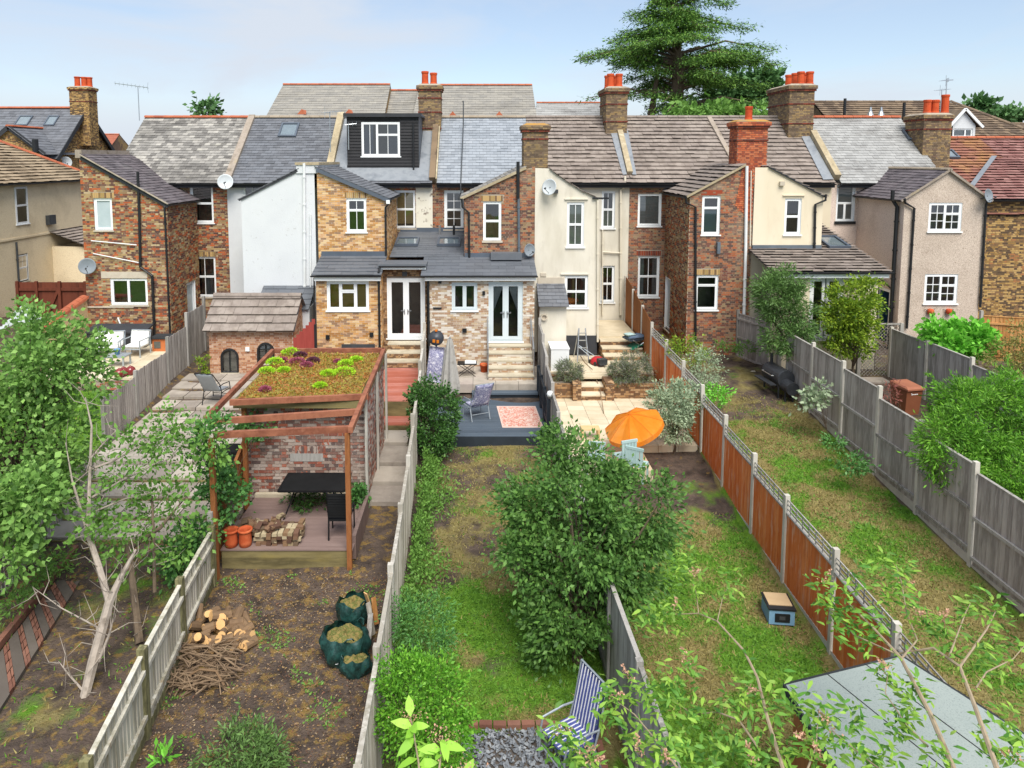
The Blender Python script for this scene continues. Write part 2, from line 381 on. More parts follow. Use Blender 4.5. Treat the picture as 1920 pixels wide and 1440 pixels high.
def SASHG(nx, ny): return [(0, .5, 1, 1, nx, ny), (0, 0, 1, .5, nx, ny)]
def window(house, pl, r, lights, blind=None, bmat=None, sill='upvc', frame='upvc', room='room', rec=.07, fw=.055, name='window', reveal='upvc', sillw=.05, sash=.045, bh=(0, 1), frost=None):
    u0, u1, v0, v1 = r; W, Hh = u1-u0, v1-v0
    mb = MB(); d0, d1 = -rec-.06, -rec
    rbox(mb, pl, u0, u1, v0, v0+fw, d0, d1); rbox(mb, pl, u0, u1, v1-fw, v1, d0, d1)
    rbox(mb, pl, u0, u0+fw, v0+fw, v1-fw, d0, d1); rbox(mb, pl, u1-fw, u1, v0+fw, v1-fw, d0, d1)
    iu0, iu1, iv0, iv1 = u0+fw, u1-fw, v0+fw, v1-fw; panes = []
    for (a, b, c, d, nx, ny) in lights:
        x0, x1 = iu0+a*(iu1-iu0), iu0+c*(iu1-iu0); y0, y1 = iv0+b*(iv1-iv0), iv0+d*(iv1-iv0)
        e0, e1 = d0+.01, d1+(.012 if d > .99 else .004)
        s = sash
        rbox(mb, pl, x0, x1, y0, y0+s, e0, e1); rbox(mb, pl, x0, x1, y1-s, y1, e0, e1)
        rbox(mb, pl, x0, x0+s, y0+s, y1-s, e0, e1); rbox(mb, pl, x1-s, x1, y0+s, y1-s, e0, e1)
        for i in range(1, nx): m = x0+s+(x1-x0-2*s)*i/nx; rbox(mb, pl, m-.012, m+.012, y0+s, y1-s, e0+.01, e1-.01)
        for i in range(1, ny): m = y0+s+(y1-y0-2*s)*i/ny; rbox(mb, pl, x0+s, x1-s, m-.012, m+.012, e0+.012, e1-.012)
        panes.append((x0+s, x1-s, y0+s, y1-s, e0+.022))
    o = mb.build(name, frame, house)
    for i, (a, b, c, d, e) in enumerate(panes):
        q = MB(); q.poly([pl(a, c, e), pl(b, c, e), pl(b, d, e), pl(a, d, e)])
        q.build('pane', frost if frost and (frost == 'frosted') else 'glass', o)
    q = MB()
    for (a, b) in (((u0, v0), (u1, v0)), ((u1, v0), (u1, v1)), ((u1, v1), (u0, v1)), ((u0, v1), (u0, v0))):
        q.poly([pl(a[0], a[1], .004), pl(b[0], b[1], .004), pl(b[0], b[1], d0), pl(a[0], a[1], d0)])
    q.build('reveal', reveal, o)
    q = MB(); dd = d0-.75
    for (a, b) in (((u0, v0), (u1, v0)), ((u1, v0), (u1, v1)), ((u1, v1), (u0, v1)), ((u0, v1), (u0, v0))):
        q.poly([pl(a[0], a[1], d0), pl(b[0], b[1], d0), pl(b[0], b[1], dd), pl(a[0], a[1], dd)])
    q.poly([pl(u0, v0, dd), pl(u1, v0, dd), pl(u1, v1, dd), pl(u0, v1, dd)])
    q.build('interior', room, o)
    if blind in ('blind', 'pair', 'drape'):
        q = MB(); n = 22; bz = d0-.03
        spans = [(u0, u1)] if blind == 'blind' else [(u0, u0+W*.3), (u1-W*.3, u1)]
        for si, (a, b) in enumerate(spans):
            for i in range(n):
                x0 = a+(b-a)*i/n; x1 = a+(b-a)*(i+1)/n; w0 = .012*(i % 2); w1 = .012*((i+1) % 2)
                if blind == 'blind': w0 = w1 = 0
                y0, y1 = v0+Hh*bh[0], v0+Hh*bh[1]
                yb0 = yb1 = y0
                if blind == 'drape':
                    f0 = (i/n if si == 0 else 1-i/n); f1 = ((i+1)/n if si == 0 else 1-(i+1)/n)
                    mid = u0+W*.5
                    # tied-back drapes: full width at the top, gathered to the sides lower down
                    xa0, xa1 = (u0+f0*W*.48, u0+f1*W*.48) if si == 0 else (u1-f0*W*.48, u1-f1*W*.48)
                    xb0, xb1 = (u0+f0*W*.1, u0+f1*W*.1) if si == 0 else (u1-f0*W*.1, u1-f1*W*.1)
                    vm = v0+Hh*.42
                    q.poly([pl(xb0, vm, bz-w0), pl(xb1, vm, bz-w1), pl(xa1, v1, bz-w1), pl(xa0, v1, bz-w0)])
                    q.poly([pl(xb0*.98+.02*xa0, v0, bz-w0), pl(xb1*.98+.02*xa1, v0, bz-w1), pl(xb1, vm, bz-w1), pl(xb0, vm, bz-w0)])
                    continue
                q.poly([pl(x0, yb0, bz-w0), pl(x1, yb1, bz-w1), pl(x1, y1, bz-w1), pl(x0, y1, bz-w0)])
        q.build('blind' if blind == 'blind' else 'curtain', bmat, o)
    if sill:
        q = MB(); rbox(q, pl, u0-.05, u1+.05, v0-sillw, v0, -rec-.02, .06); q.build('sill', sill, o)
    return o
# ------------------------------------------------------------------ roofs, chimneys, pipes
def roofplane(house, name, A, B, C, D, tw, ex, mt, th=.012, courses=False, under='black_plinth', lift=.03, seed=1):
    if courses: lift = max(lift, .075)
    # A,B along the eave (left to right), C,D along the top (right to left)
    A, B, C, D = map(Vector, (A, B, C, D)); U = (B-A).normalized(); N = U.cross(D-A).normalized()
    if N.z < 0: N = -N
    V = N.cross(U).normalized()
    if V.dot(D-A) < 0: V = -V
    P = [((p-A).dot(U), (p-A).dot(V)) for p in (A, B, C, D)]
    if (Vector(C)-Vector(D)).length < 1e-3: P = P[:3]
    mb = MB(); mb.poly([A+U*u+V*v-N*.02 for u, v in P]); o = mb.build(name, under, house)
    rr = random.Random(seed); v = -.02; row = 0; vmax = max(p[1] for p in P); allb = MB()
    while v < vmax-.03:
        v1 = v+ex+.03; iv = interval(P, min(max(v+ex*.5, .01), vmax-.01))
        if iv:
            a, b = iv; mb = MB() if courses else allb; u = a-(row % 2)*tw/2-tw*.2
            while u < b:
                x0, x1 = max(u+.003, a), min(u+tw-.003, b)
                if x1-x0 > .03:
                    l0 = lift*rr.uniform(.7, 1.2); l1 = .004; ve = min(v1, vmax+.02); jt = rr.uniform(-.008, .008) if not courses else 0
                    q = [A+U*x0+V*(v+jt)+N*l0, A+U*x1+V*(v+jt)+N*l0, A+U*x1+V*ve+N*l1, A+U*x0+V*ve+N*l1]
                    dn = [p-N*(th+.012) for p in q]
                    n = len(mb.v); mb.v += [tuple(p) for p in q+dn]
                    mb.f += [(n, n+1, n+2, n+3), (n+4, n+5, n+1, n), (n+5, n+6, n+2, n+1), (n+7, n+4, n, n+3)]
                u += tw
            if courses and mb.v: mb.build('tile_course', mt, o)
        v += ex; row += 1
    if not courses: allb.build('roof_slates', mt, o, kind='stuff')
    return o
def ridge(parent, a, b, mt, r=.11, name='ridge', seg=.45):
    a = Vector(a); b = Vector(b); n = max(1, int((b-a).length/seg)); mb = MB()
    for i in range(n):
        p = a.lerp(b, i/n); q = a.lerp(b, (i+1)/n-.02/n); d = (q-p).normalized(); x = d.cross(Zv).normalized()
        z = x.cross(d); k = 6; base = len(mb.v)
        for pt, rr_ in ((p, r), (q, r*.93)):
            for j in range(k+1):
                t_ = math.pi*j/k; mb.v.append(tuple(pt+x*math.cos(t_)*rr_*1.15+z*(math.sin(t_)*rr_-.03)))
        for j in range(k): mb.f.append((base+j, base+j+1, base+k+2+j, base+k+1+j))
        mb.f.append(tuple(base+j for j in range(k+1)))
    return mb.build(name, mt, parent)
def pipe(parent, pts, r, mt, name='downpipe', clips=0):
    mb = MB(); mb.tube(pts, r, 8)
    if clips:
        a, b = Vector(pts[-2]), Vector(pts[-1])
        for i in range(clips):
            p = a.lerp(b, (i+.5)/clips); mb.tube([p-Zv*.03, p+Zv*.03], r*1.3, 8)
    return mb.build(name, mt, parent, smooth=False)
def gutter(parent, a, b, mt='black_plastic', w=.11):
    a = Vector(a); b = Vector(b); d = (b-a).normalized(); x = Zv.cross(d).normalized(); mb = MB(); k = 6; base = 0
    for pt in (a, b):
        for rr_ in (w*.5, w*.42):
            for j in range(k+1):
                t_ = math.pi+math.pi*j/k; mb.v.append(tuple(pt+x*math.cos(t_)*rr_+Zv*math.sin(t_)*rr_))
    m = k+1
    for j in range(k): mb.f += [(j, j+1, 2*m+j+1, 2*m+j), (m+j, m+j+1, 3*m+j+1, 3*m+j)]
    return mb.build('gutter', mt, parent)
def brick_block(parent, name, x0, x1, y0, y1, z0, z1, bricks, base='mortar_dark', faces='flr'):
    mb = MB(); mb.box(x0, x1, y0, y1, z0, z1); o = mb.build(name, base, parent)
    b = MB(); _seed[0] += 1
    if 'f' in faces: brick_mesh(b, front(y0-.001), [(x0, z0), (x1, z0), (x1, z1), (x0, z1)], [], seed=_seed[0])
    if 'l' in faces: brick_mesh(b, sideL(x0-.001), [(y0, z0), (y1, z0), (y1, z1), (y0, z1)], [], seed=_seed[0]+50)
    if 'r' in faces: brick_mesh(b, sideR(x1+.001), [(y0, z0), (y1, z0), (y1, z1), (y0, z1)], [], seed=_seed[0]+90)
    b.build('brickwork', bricks, o, kind='stuff'); return o
def chimney(house, x0, x1, y0, y1, z0, z1, pots, bricks='brick_stack', bands=(), top='flaunch', corb=.06):
    o = brick_block(house, 'chimney', x0, x1, y0, y1, z0, z1-.26, bricks)
    def ring(e, a, b, mt):
        mb = MB(); mb.box(x0-e, x1+e, y0-e, y1+e, a, b); r_ = mb.build('corbel', 'mortar_dark', o)
        bm = MB(); _seed[0] += 1
        brick_mesh(bm, front(y0-e-.001), [(x0-e, a), (x1+e, a), (x1+e, b), (x0-e, b)], [], seed=_seed[0])
        brick_mesh(bm, sideL(x0-e-.001), [(y0-e, a), (y1+e, a), (y1+e, b), (y0-e, b)], [], seed=_seed[0])
        brick_mesh(bm, sideR(x1+e+.001), [(y0-e, a), (y1+e, a), (y1+e, b), (y0-e, b)], [], seed=_seed[0])
        n0 = len(bm.v); mb2 = bm.build('corbel_brickwork', mt, o, kind='stuff')
    for zb in bands: ring(.025, zb, zb+.08, 'brick_band')
    ring(corb, z1-.26, z1-.16, 'brick_band'); ring(corb+.04, z1-.16, z1, bricks)
    mb = MB(); e = corb+.02; n = 0
    mb.v += [(x0-e, y0-e, z1), (x1+e, y0-e, z1), (x1+e, y1+e, z1), (x0-e, y1+e, z1), (x0+.1, y0+.1, z1+.09), (x1-.1, y0+.1, z1+.09), (x1-.1, y1-.1, z1+.09), (x0+.1, y1-.1, z1+.09)]
    mb.f += [(4, 5, 6, 7), (0, 1, 5, 4), (1, 2, 6, 5), (2, 3, 7, 6), (3, 0, 4, 7)]
    mb.build('flaunching', top, o)
    for (px, py, r, h) in pots:
        q = MB(); q.lathe([(r*.98, 0), (r*1.02, .06), (r*.92, .1), (r*.88, h-.12), (r*1.0, h-.1), (r*1.04, h-.03), (r*.98, h), (r*.78, h), (r*.76, h-.25), (0, h-.26)], 14, c=(px, py, z1+.07))
        q.build('chimney_pot', 'pot_orange', o, smooth=False)
    return o
def skylight(house, C, U, V, N, w, h, parent=None):
    C = Vector(C); mb = MB()
    def bar(a0, a1, b0, b1, n0, n1):
        P = [C+U*a+V*b+N*n for n in (n0, n1) for a, b in ((a0, b0), (a1, b0), (a1, b1), (a0, b1))]
        n = len(mb.v); mb.v += [tuple(p) for p in P]
        mb.f += [tuple(n+i for i in q) for q in ((3, 2, 1, 0), (4, 5, 6, 7), (0, 1, 5, 4), (1, 2, 6, 5), (2, 3, 7, 6), (3, 0, 4, 7))]
    t_ = .08
    bar(-w/2, w/2, -h/2, -h/2+t_, 0, .1); bar(-w/2, w/2, h/2-t_, h/2, 0, .1); bar(-w/2, -w/2+t_, -h/2+t_, h/2-t_, 0, .1); bar(w/2-t_, w/2, -h/2+t_, h/2-t_, 0, .1)
    o = mb.build('skylight', 'lead_dark', house)
    q = MB(); q.poly([C+U*a+V*b+N*.07 for a, b in ((-w/2+t_, -h/2+t_), (w/2-t_, -h/2+t_), (w/2-t_, h/2-t_), (-w/2+t_, h/2-t_))]); q.build('pane', 'skylight_glass', o)
    q = MB(); q.poly([C+U*a+V*b+N*.035 for a, b in ((-w/2+t_, -h/2+t_), (w/2-t_, -h/2+t_), (w/2-t_, h/2-t_), (-w/2+t_, h/2-t_))]); q.build('blind', 'net', o)  # pale sheet added under the glass to make the dark skylight look lighter
    return o
def dish(house, c, n, r, mt):
    c = Vector(c); n = Vector(n).normalized(); M = Matrix.Translation(c) @ n.to_track_quat('Z', 'Y').to_matrix().to_4x4()
    mb = MB(); mb.lathe([(0.001, -.07*r/.3), (r*.5, -.05*r/.3), (r*.85, -.015), (r, .01), (r*1.01, 0), (r*.84, -.03), (.001, -.09*r/.3)], 18, M)
    o = mb.build('satellite_dish', mt, house, smooth=True)
    q = MB(); q.tube([c-n*.05, c-n*.12+Vector((0, .0, -.05)), c-n*.12+Vector((0, .25, -.12))], .02, 6); q.tube([c-n*.03-Zv*r*.8, c+n*r*1.0-Zv*r*.35], .012, 5); q.tube([c+n*r-Zv*r*.35, c+n*r*.8-Zv*r*.25], .035, 7)
    q.build('dish_arm', 'iron_grey', o); return o
def aerial(house, base, h, n=9, span=1.1, yaw=.3, mt='alu', name='aerial'):
    base = Vector(base); mb = MB(); top = base+Zv*h; mb.tube([base, top], .022, 6)
    d = Vector((math.cos(yaw), math.sin(yaw), .12)).normalized(); x = d.cross(Zv).normalized()
    mb.tube([top-d*span*.3, top+d*span*.7], .015, 5)
    for i in range(n):
        p = top-d*span*.3+d*span*i/(n-1); l = .28-.015*i; mb.tube([p-x*l, p+x*l], .008, 4); mb.tube([p-Zv*.09, p+Zv*.09], .007, 4)
    for s_ in (-1, 1): mb.tube([top-d*span*.32-Zv*.25*s_, top-d*span*.3+Zv*.02], .008, 4)
    return mb.build(name, mt, house)
def parapet(house, pts, w, h, mt, name='parapet', cap=None):
    mb = MB()
    for a, b in zip(pts[:-1], pts[1:]): mb.beam(a, b, w, h)
    return mb.build(name, mt, house)
# ------------------------------------------------------------------ the terrace
YM, YO = 31.0, 27.5            # rear walls of the houses, fronts of their back additions
EZ, RZ, EY, RY = 7.56, 10.58, 30.72, 34.5
SL = Vector((0, RY-EY, RZ-EZ)).normalized(); SN = Vector((0, -SL.z, SL.y))
def onroof(X, t): return Vector((X, EY+(RY-EY)*t, EZ+(RZ-EZ)*t))
def roof_pix(x, y):            # where the line of sight meets the main roof slope
    r = Vector(ray(x, y)); o_ = Vector((0, 0, CAM_H)); q = Vector((0, EY, EZ)); k = (q-o_).dot(SN)/r.dot(SN); return o_+r*k
def main_roof(h, x0, x1, tw, ex, mt, courses=False, seed=1, rm='ridge_grey', lift=.03):
    r_ = roofplane(h, 'roof', (x0, EY, EZ), (x1, EY, EZ), (x1, RY, RZ), (x0, RY, RZ), tw, ex, mt, courses=courses, seed=seed, lift=lift)
    mb = MB(); mb.poly([(x0, RY, RZ), (x1, RY, RZ), (x1, RY+3.8, EZ), (x0, RY+3.8, EZ)]); mb.poly([(x0, RY+3.8, EZ), (x1, RY+3.8, EZ), (x1, RY+3.8, 1), (x0, RY+3.8, 1)])
    mb.build('far_slope', mt, h)
    ridge(h, (x0, RY, RZ+.03), (x1, RY, RZ+.03), rm)
    gutter(h, (x0, EY-.06, EZ-.03), (x1, EY-.06, EZ-.03))
    mb = MB(); mb.box(x0, x1, EY+.02, EY+.06, EZ-.2, EZ-.02); mb.box(x0, x1, EY+.06, YM, EZ-.2, EZ-.17); mb.build('fascia', 'black_plinth', h)
    return r_
def house(label): return thing('terraced_house', label, 'house', group='terraced houses of the brick row')
G0 = .7
XP = [-16.0, -10.95, -6.62, -1.98, 2.3, 6.62, 10.9, 15.45, 20.0]

# --- A: mixed brick house at the left end
h = house('mixed red and yellow brick house at left end of the row, lean-to slate wing')
PM = front(YM); PA = front(28.)
w1 = FR(357, 345, 400, 418, YM); w2 = FR(362, 481, 405, 557, YM)
wall(h, 'rear_wall', PM, [(XP[0], G0), (XP[1], G0), (XP[1], EZ), (XP[0], EZ)], [w1, w2], 'mortar', 'brick_mixed', [(w2[0]-.05, w2[1]+.05, w2[3], w2[3]+.22)])
window(h, PM, w1, SASH); window(h, PM, w2, SASHG(2, 1), sill='stone_sill')
main_roof(h, XP[0], XP[1], .25, .19, 'slate_old', seed=3, rm='ridge_terracotta')
xa0, xa1 = -15.65, -12.3
u1 = FR(177, 372, 211, 432, 28.); u2 = FR(208, 522, 277, 572, 28.)
wall(h, 'wing_wall', PA, [(xa0, 1.0), (xa1, 1.0), (xa1, 6.85), (xa0, 8.75)], [u1, u2], 'mortar', 'brick_mixed', [(u1[0]-.1, u1[1]+.1, u1[3]+.02, u1[3]+.24)])
window(h, PA, u1, [(0, 0, 1, 1, 1, 1)], frost='frosted', sill='stone_sill', rec=.05)
window(h, PA, u2, [(0, 0, .47, 1, 1, 1), (.47, 0, 1, 1, 1, 1)], sill='stone_sill', rec=.04)
mb = MB(); rbox(mb, PA, u2[0]-.35, u2[1]+.02, u2[3]+.01, u2[3]+.27, .003, .02); mb.build('lintel', 'stone_sill', h)
mb = MB(); rbox(mb, PA, u2[0]-.95, u2[0]+.9, u2[2]-.1, u2[2]-.05, .003, .05); mb.build('ledge', 'stone_sill', h)
PS = sideR(xa1); dr = (29.6, 30.5, 1.1, 3.35)
wall(h, 'wing_side_wall', PS, [(28., 1.0), (YM, 1.0), (YM, 6.85), (28., 6.85)], [dr], 'mortar', 'brick_mixed')
window(h, PS, dr, [(0, 0, 1, 1, 1, 1)], name='side_door', sill='stone_sill', frost='frosted')
roofplane(h, 'wing_roof', (xa1+.12, 27.9, 6.83), (xa1+.12, 31.9, 6.83), (xa0+.1, 31.9, 8.8), (xa0+.1, 27.9, 8.8), .3, .19, 'slate_purple', seed=5)
parapet(h, [(xa0, 27.95, 8.8), (xa0, 31.8, 8.8)], .26, .32, 'coping', 'wing_parapet')
mb = MB(); mb.beam((xa0+.1, 27.93, 8.66), (xa1+.1, 27.93, 6.74), .05, .16); mb.build('bargeboard', 'black_plinth', h)
mb = MB(); mb.beam((xa0+.1, 27.9, 8.77), (xa1+.12, 27.9, 6.83), .16, .03); mb.build('verge', 'flaunch', h)
gutter(h, (xa1+.17, 27.85, 6.8), (xa1+.17, YM-.1, 6.8))
def fp(x, y, Y, d=.08): p = atY(x, y, Y); return (p.x, Y-d, p.z)
pipe(h, [fp(260, 322, 28), fp(263, 400, 28), fp(265, 500, 28), fp(287, 516, 28), fp(292, 642, 28)], .055, 'black_plastic', 'soil_pipe', 5)
pipe(h, [fp(305, 381, 28, .0), fp(310, 388, 28), fp(322, 655, 28)], .04, 'black_plastic', 'downpipe', 5)
pipe(h, [fp(173, 451, 28), fp(258, 459, 28)], .022, 'white_plastic', 'waste_pipe'); pipe(h, [fp(177, 475, 28), fp(262, 492, 28)], .022, 'white_plastic', 'waste_pipe')
pipe(h, [fp(223, 595, 28), fp(240, 624, 28, .3)], .03, 'white_plastic', 'waste_pipe')
dish(h, fp(171, 497, 28, .3), (.35, -1, .15), .32, 'dish_grey')
aerial(h, (-16.0, 33.9, 10.4), 1.6, 9, 1.4, math.pi+.25)

# --- B: white painted house
h = house('white painted brick house with dark slate roof and one skylight')
wb = FR(455, 345, 502, 372, YM)
wall(h, 'rear_wall', PM, [(XP[1], G0), (XP[2], G0), (XP[2], EZ), (XP[1], EZ)], [wb], 'paint_white')
window(h, PM, wb, [(0, 0, 1, 1, 3, 1)], sill=None, frost=None)
main_roof(h, XP[1], XP[2], .30, .19, 'slate_dark', seed=8, rm='ridge_grey')
p = roof_pix(542, 245); skylight(h, p, Vector((1, 0, 0)), SL, SN, .85, 1.05)
PB = front(YO); bl = atY(452, 374, YO); bt = atY(556, 320, YO); xb1 = -6.32
wall(h, 'wing_wall', PB, [(bl.x, 1.0), (xb1, 1.0), (xb1, bt.z+.0), (bt.x, bt.z), (bl.x, bl.z)], [], 'paint_white')
roofplane(h, 'wing_roof', (bl.x-.1, 31.5, bl.z), (bl.x-.1, YO-.06, bl.z), (bt.x+.1, YO-.06, bt.z+.1), (bt.x+.1, 32.6, bt.z+.1), .3, .19, 'slate_dark', seed=9)
mb = MB(); mb.beam((bl.x-.08, YO-.03, bl.z-.03), (bt.x+.05, YO-.03, bt.z+.0), .05, .07); mb.build('verge', 'black_plinth', h)
mb = MB(); mb.box(bt.x, xb1+.15, YO-.05, 31.6, bt.z-.1, bt.z+.22); mb.build('party_parapet', 'paint_white', h); mb = MB(); mb.box(bt.x-.04, xb1+.2, YO-.09, 31.6, bt.z+.22, bt.z+.32); mb.build('parapet_coping', 'coping_cream', h)
parapet(h, [(XP[2]+.1, 31.5, bt.z+.15), (XP[2]+.05, RY, RZ+.15)], .3, .3, 'coping_cream', 'party_parapet')
parapet(h, [(XP[1]+.1, EY, EZ+.08), (XP[1]+.1, RY, RZ+.08)], .3, .16, 'coping', 'party_parapet')
pipe(h, [fp(571, 306, YO), fp(572, 560, YO)], .055, 'white_plastic', 'soil_pipe', 5)
pipe(h, [fp(583, 400, YO), fp(583, 560, YO)], .025, 'white_plastic', 'downpipe', 2)
pipe(h, [fp(458, 372, YM), fp(458, 430, YM)], .04, 'white_plastic', 'downpipe'); pipe(h, [fp(462, 478, YM), fp(462, 560, YM)], .04, 'iron_grey', 'downpipe')
dish(h, fp(430, 340, YM, .5), (.2, -1, .2), .33, 'dish_light')
# low rear addition of the white house
mb = MB(); mb.box(-8.3, xb1-.05, 26.4, YO-.01, 1.0, 3.0); mb.build('low_addition', 'paint_white', h)
roofplane(h, 'low_roof', (-8.4, 26.3, 2.95), (xb1-.05, 26.3, 2.95), (xb1-.05, YO, 3.65), (-8.4, YO, 3.65), .5, .3, 'slate_new', seed=12)

# --- C: golden brick house with black dormer
h = house('golden brick house with black clad dormer and wide rear extension')
wc = FR(740, 357, 779, 428, YM)
wall(h, 'rear_wall', PM, [(XP[2], G0), (XP[3], G0), (XP[3], EZ), (XP[2], EZ)], [wc], 'mortar', 'brick_mixed')
window(h, PM, wc, SASHG(2, 1), 'blind', 'blind_yellow', bh=(.12, 1), sill='stone_sill')
pr = FR(780, 349, 807, 440, YM); mb = MB(); rbox(mb, PM, pr[0], XP[3], pr[2], pr[3], .012, .02); mb.build('painted_patch', 'paint_patchy', h)
main_roof(h, XP[2], XP[3], .30, .19, 'slate_dark', seed=14, rm='lead_dark')
# dormer
YD = 31.55; d0_ = atY(652, 328, YD); d1_ = atY(785, 217, YD); wd = FR(678, 229, 750, 293, YD)
mb = MB(); sheet(mb, front(YD), [(d0_.x, d0_.z), (d1_.x, d0_.z), (d1_.x, d1_.z), (d0_.x, d1_.z)], [wd]); dm = mb.build('dormer', 'clad_black', h)
v = d0_.z; bd = None
while v < d1_.z-.1:
    segs = [(d0_.x, d1_.x)] if v+.12 < wd[2] or v > wd[3] else [(d0_.x, wd[0]), (wd[1], d1_.x)]
    for a, b in segs:
        q = MB(); n = 0; q.v += [(a, YD-.045, v), (b, YD-.045, v), (b, YD-.012, v+.15), (a, YD-.012, v+.15), (a, YD, v), (b, YD, v)]; q.f += [(0, 1, 2, 3), (4, 5, 1, 0)]
        q.v += [(a, YD, v+.15), (b, YD, v+.15)]; q.f += [(0, 3, 6, 4), (1, 5, 7, 2)]
        q.build('cladding_board', 'clad_black', dm)
    v += .135
for x in (d0_.x, d1_.x):
    q = MB(); q.v += [(x, YD, d0_.z), (x, YD, d1_.z), (x, 34.6, d1_.z)]; q.f += [(0, 1, 2)]; q.build('dormer_cheek', 'lead_dark', dm)
mb = MB(); mb.box(d0_.x-.12, d1_.x+.12, YD-.15, 34.7, d1_.z, d1_.z+.09); mb.build('dormer_flat_roof', 'lead_dark', dm)
mb = MB(); mb.box(d0_.x-.13, d1_.x+.13, YD-.17, YD-.15, d1_.z-.06, d1_.z+.1); mb.build('dormer_fascia', 'black_plinth', dm)
window(h, front(YD), wd, [(0, 0, .4, 1, 2, 1), (.4, .64, 1, 1, 2, 1), (.4, 0, 1, .64, 2, 1)], 'pair', 'curtain_blue', room='room', name='dormer_window', rec=-.02)
q = MB()
for x0_, x1_ in ((XP[2]+.25, d0_.x-.02), (d1_.x+.02, XP[3]-.1)):
    q.poly([onroof(x0_, .02)+SN*.05, onroof(x1_, .02)+SN*.05, onroof(x1_, .97)+SN*.05, onroof(x0_, .97)+SN*.05])
q.poly([onroof(XP[2]+.25, .02)+SN*.052, onroof(XP[3]-.1, .02)+SN*.052, onroof(XP[3]-.1, .2)+SN*.052, onroof(XP[2]+.25, .2)+SN*.052])
q.build('lead_flashing', 'lead', h)
brick_block(h, 'party_upstand', XP[3]-.12, XP[3]+.14, 31.2, 33.4, 7.9, 8.05, 'brick_stack')
parapet(h, [(XP[3], EY+.1, EZ+.12), (XP[3], RY-.7, RZ-.4)], .26, .34, 'brick_stack', 'party_parapet')
parapet(h, [(XP[3]+.18, EY+.02, EZ+.1), (XP[3]+.18, RY-.9, RZ-.55)], .06, .26, 'coping_cream', 'parapet_edge')
pipe(h, [fp(775, 232, YD-.03, .08), fp(776, 335, YD-.1, .1)], .035, 'black_plastic', 'downpipe', 3)
# wing
c0 = atY(594, 318, YO); c1 = atY(724, 372, YO); wcu = FR(650, 372, 687, 435, YO)
wall(h, 'wing_wall', PB, [(c0.x, 1.), (c1.x, 1.), (c1.x, c1.z), (c0.x, c0.z)], [wcu], 'mortar_pale', 'brick_golden', [(wcu[0]-.06, wcu[1]+.06, wcu[3]+.02, wcu[3]+.24)])
window(h, PB, wcu, [(0, .66, 1, 1, 2, 1), (0, 0, 1, .66, 2, 1)], sill='upvc', rec=.04)
wall(h, 'wing_side_wall', sideR(c1.x), [(YO, 1.), (YM, 1.), (YM, c1.z), (YO, c1.z)], [], 'mortar_pale', 'brick_golden')
roofplane(h, 'wing_roof', (c1.x+.15, YO-.12, c1.z), (c1.x+.15, 31.3, c1.z), (c0.x-.05, 32.2, c0.z+.12), (c0.x-.05, YO-.12, c0.z+.12), .3, .19, 'slate_dark', seed=17)
mb = MB(); mb.beam((c0.x, YO-.1, c0.z+.0), (c1.x+.15, YO-.1, c1.z-.1), .05, .14); mb.build('bargeboard', 'lead_dark', h)
gutter(h, (c1.x+.2, YO-.15, c1.z-.02), (c1.x+.2, YM-.1, c1.z-.02))
mb = MB(); mb.box(c1.x+.02, c1.x+.16, YO-.16, YO-.02, c1.z-.2, c1.z-.06); mb.build('eaves_box', 'upvc', h)
pipe(h, [(c1.x+.2, YO-.12, c1.z-.08), (c1.x-.02, YO-.08, c1.z-.35), (c1.x-.02, YO-.08, 4.85)], .04, 'black_plastic', 'downpipe', 3)
aerial(h, (XP[2]+.1, 31.6, 8.9), 1.75, 7, .9, .9); aerial(h, (d0_.x+.1, YD-.2, 9.0), 1.1, 4, .5, .2)
# ground floor extension
YE = 26.0; PE = front(YE)
ex0, ex1 = atY(592, 512, YE).x, atY(714, 512, YE).x; we = FR(613, 527, 692, 582, YE); ez = atY(650, 512, YE).z-.06
wall(h, 'extension_wall', PE, [(ex0, .3), (ex1, .3), (ex1, ez), (ex0, ez)], [we], 'mortar_pale', 'brick_golden')
window(h, PE, we, [(0, 0, .31, 1, 1, 1), (.31, .66, .69, 1, 1, 1), (.31, 0, .69, .66, 1, 1), (.69, 0, 1, 1, 1, 1)], 'blind', 'blind_olive', rec=.03, sash=.06)
roofplane(h, 'extension_roof', (ex0-.12, YE-.2, ez+.02), (ex1+.05, YE-.2, ez+.02), (ex1+.05, YO, ez+.5), (ex0-.12, YO, ez+.5), .6, .3, 'slate_new', seed=21)
mb = MB(); mb.box(ex0-.1, ex1+.02, YO-.04, YO-.01, ez+.46, ez+.68); mb.build('roof_flashing', 'lead_dark', h)
gutter(h, (ex0-.14, YE-.27, ez), (ex1+.06, YE-.27, ez)); mb = MB(); mb.box(ex0-.02, ex1+.02, YE-.2, YE-.17, ez-.2, ez-.02); mb.build('fascia', 'upvc', h)
for (x, y) in ((615, 632), (697, 627)):
    q = atY(x, y, YE); mb = MB(); rbox(mb, PE, q.x-.07, q.x+.07, q.z-.08, q.z+.08, .0, .07); mb.build('vent', 'black_plastic', h)
q = FR(641, 645, 703, 655, YE); mb = MB(); rbox(mb, PE, *q, .0, .06); mb.build('air_brick', 'iron_grey', h)
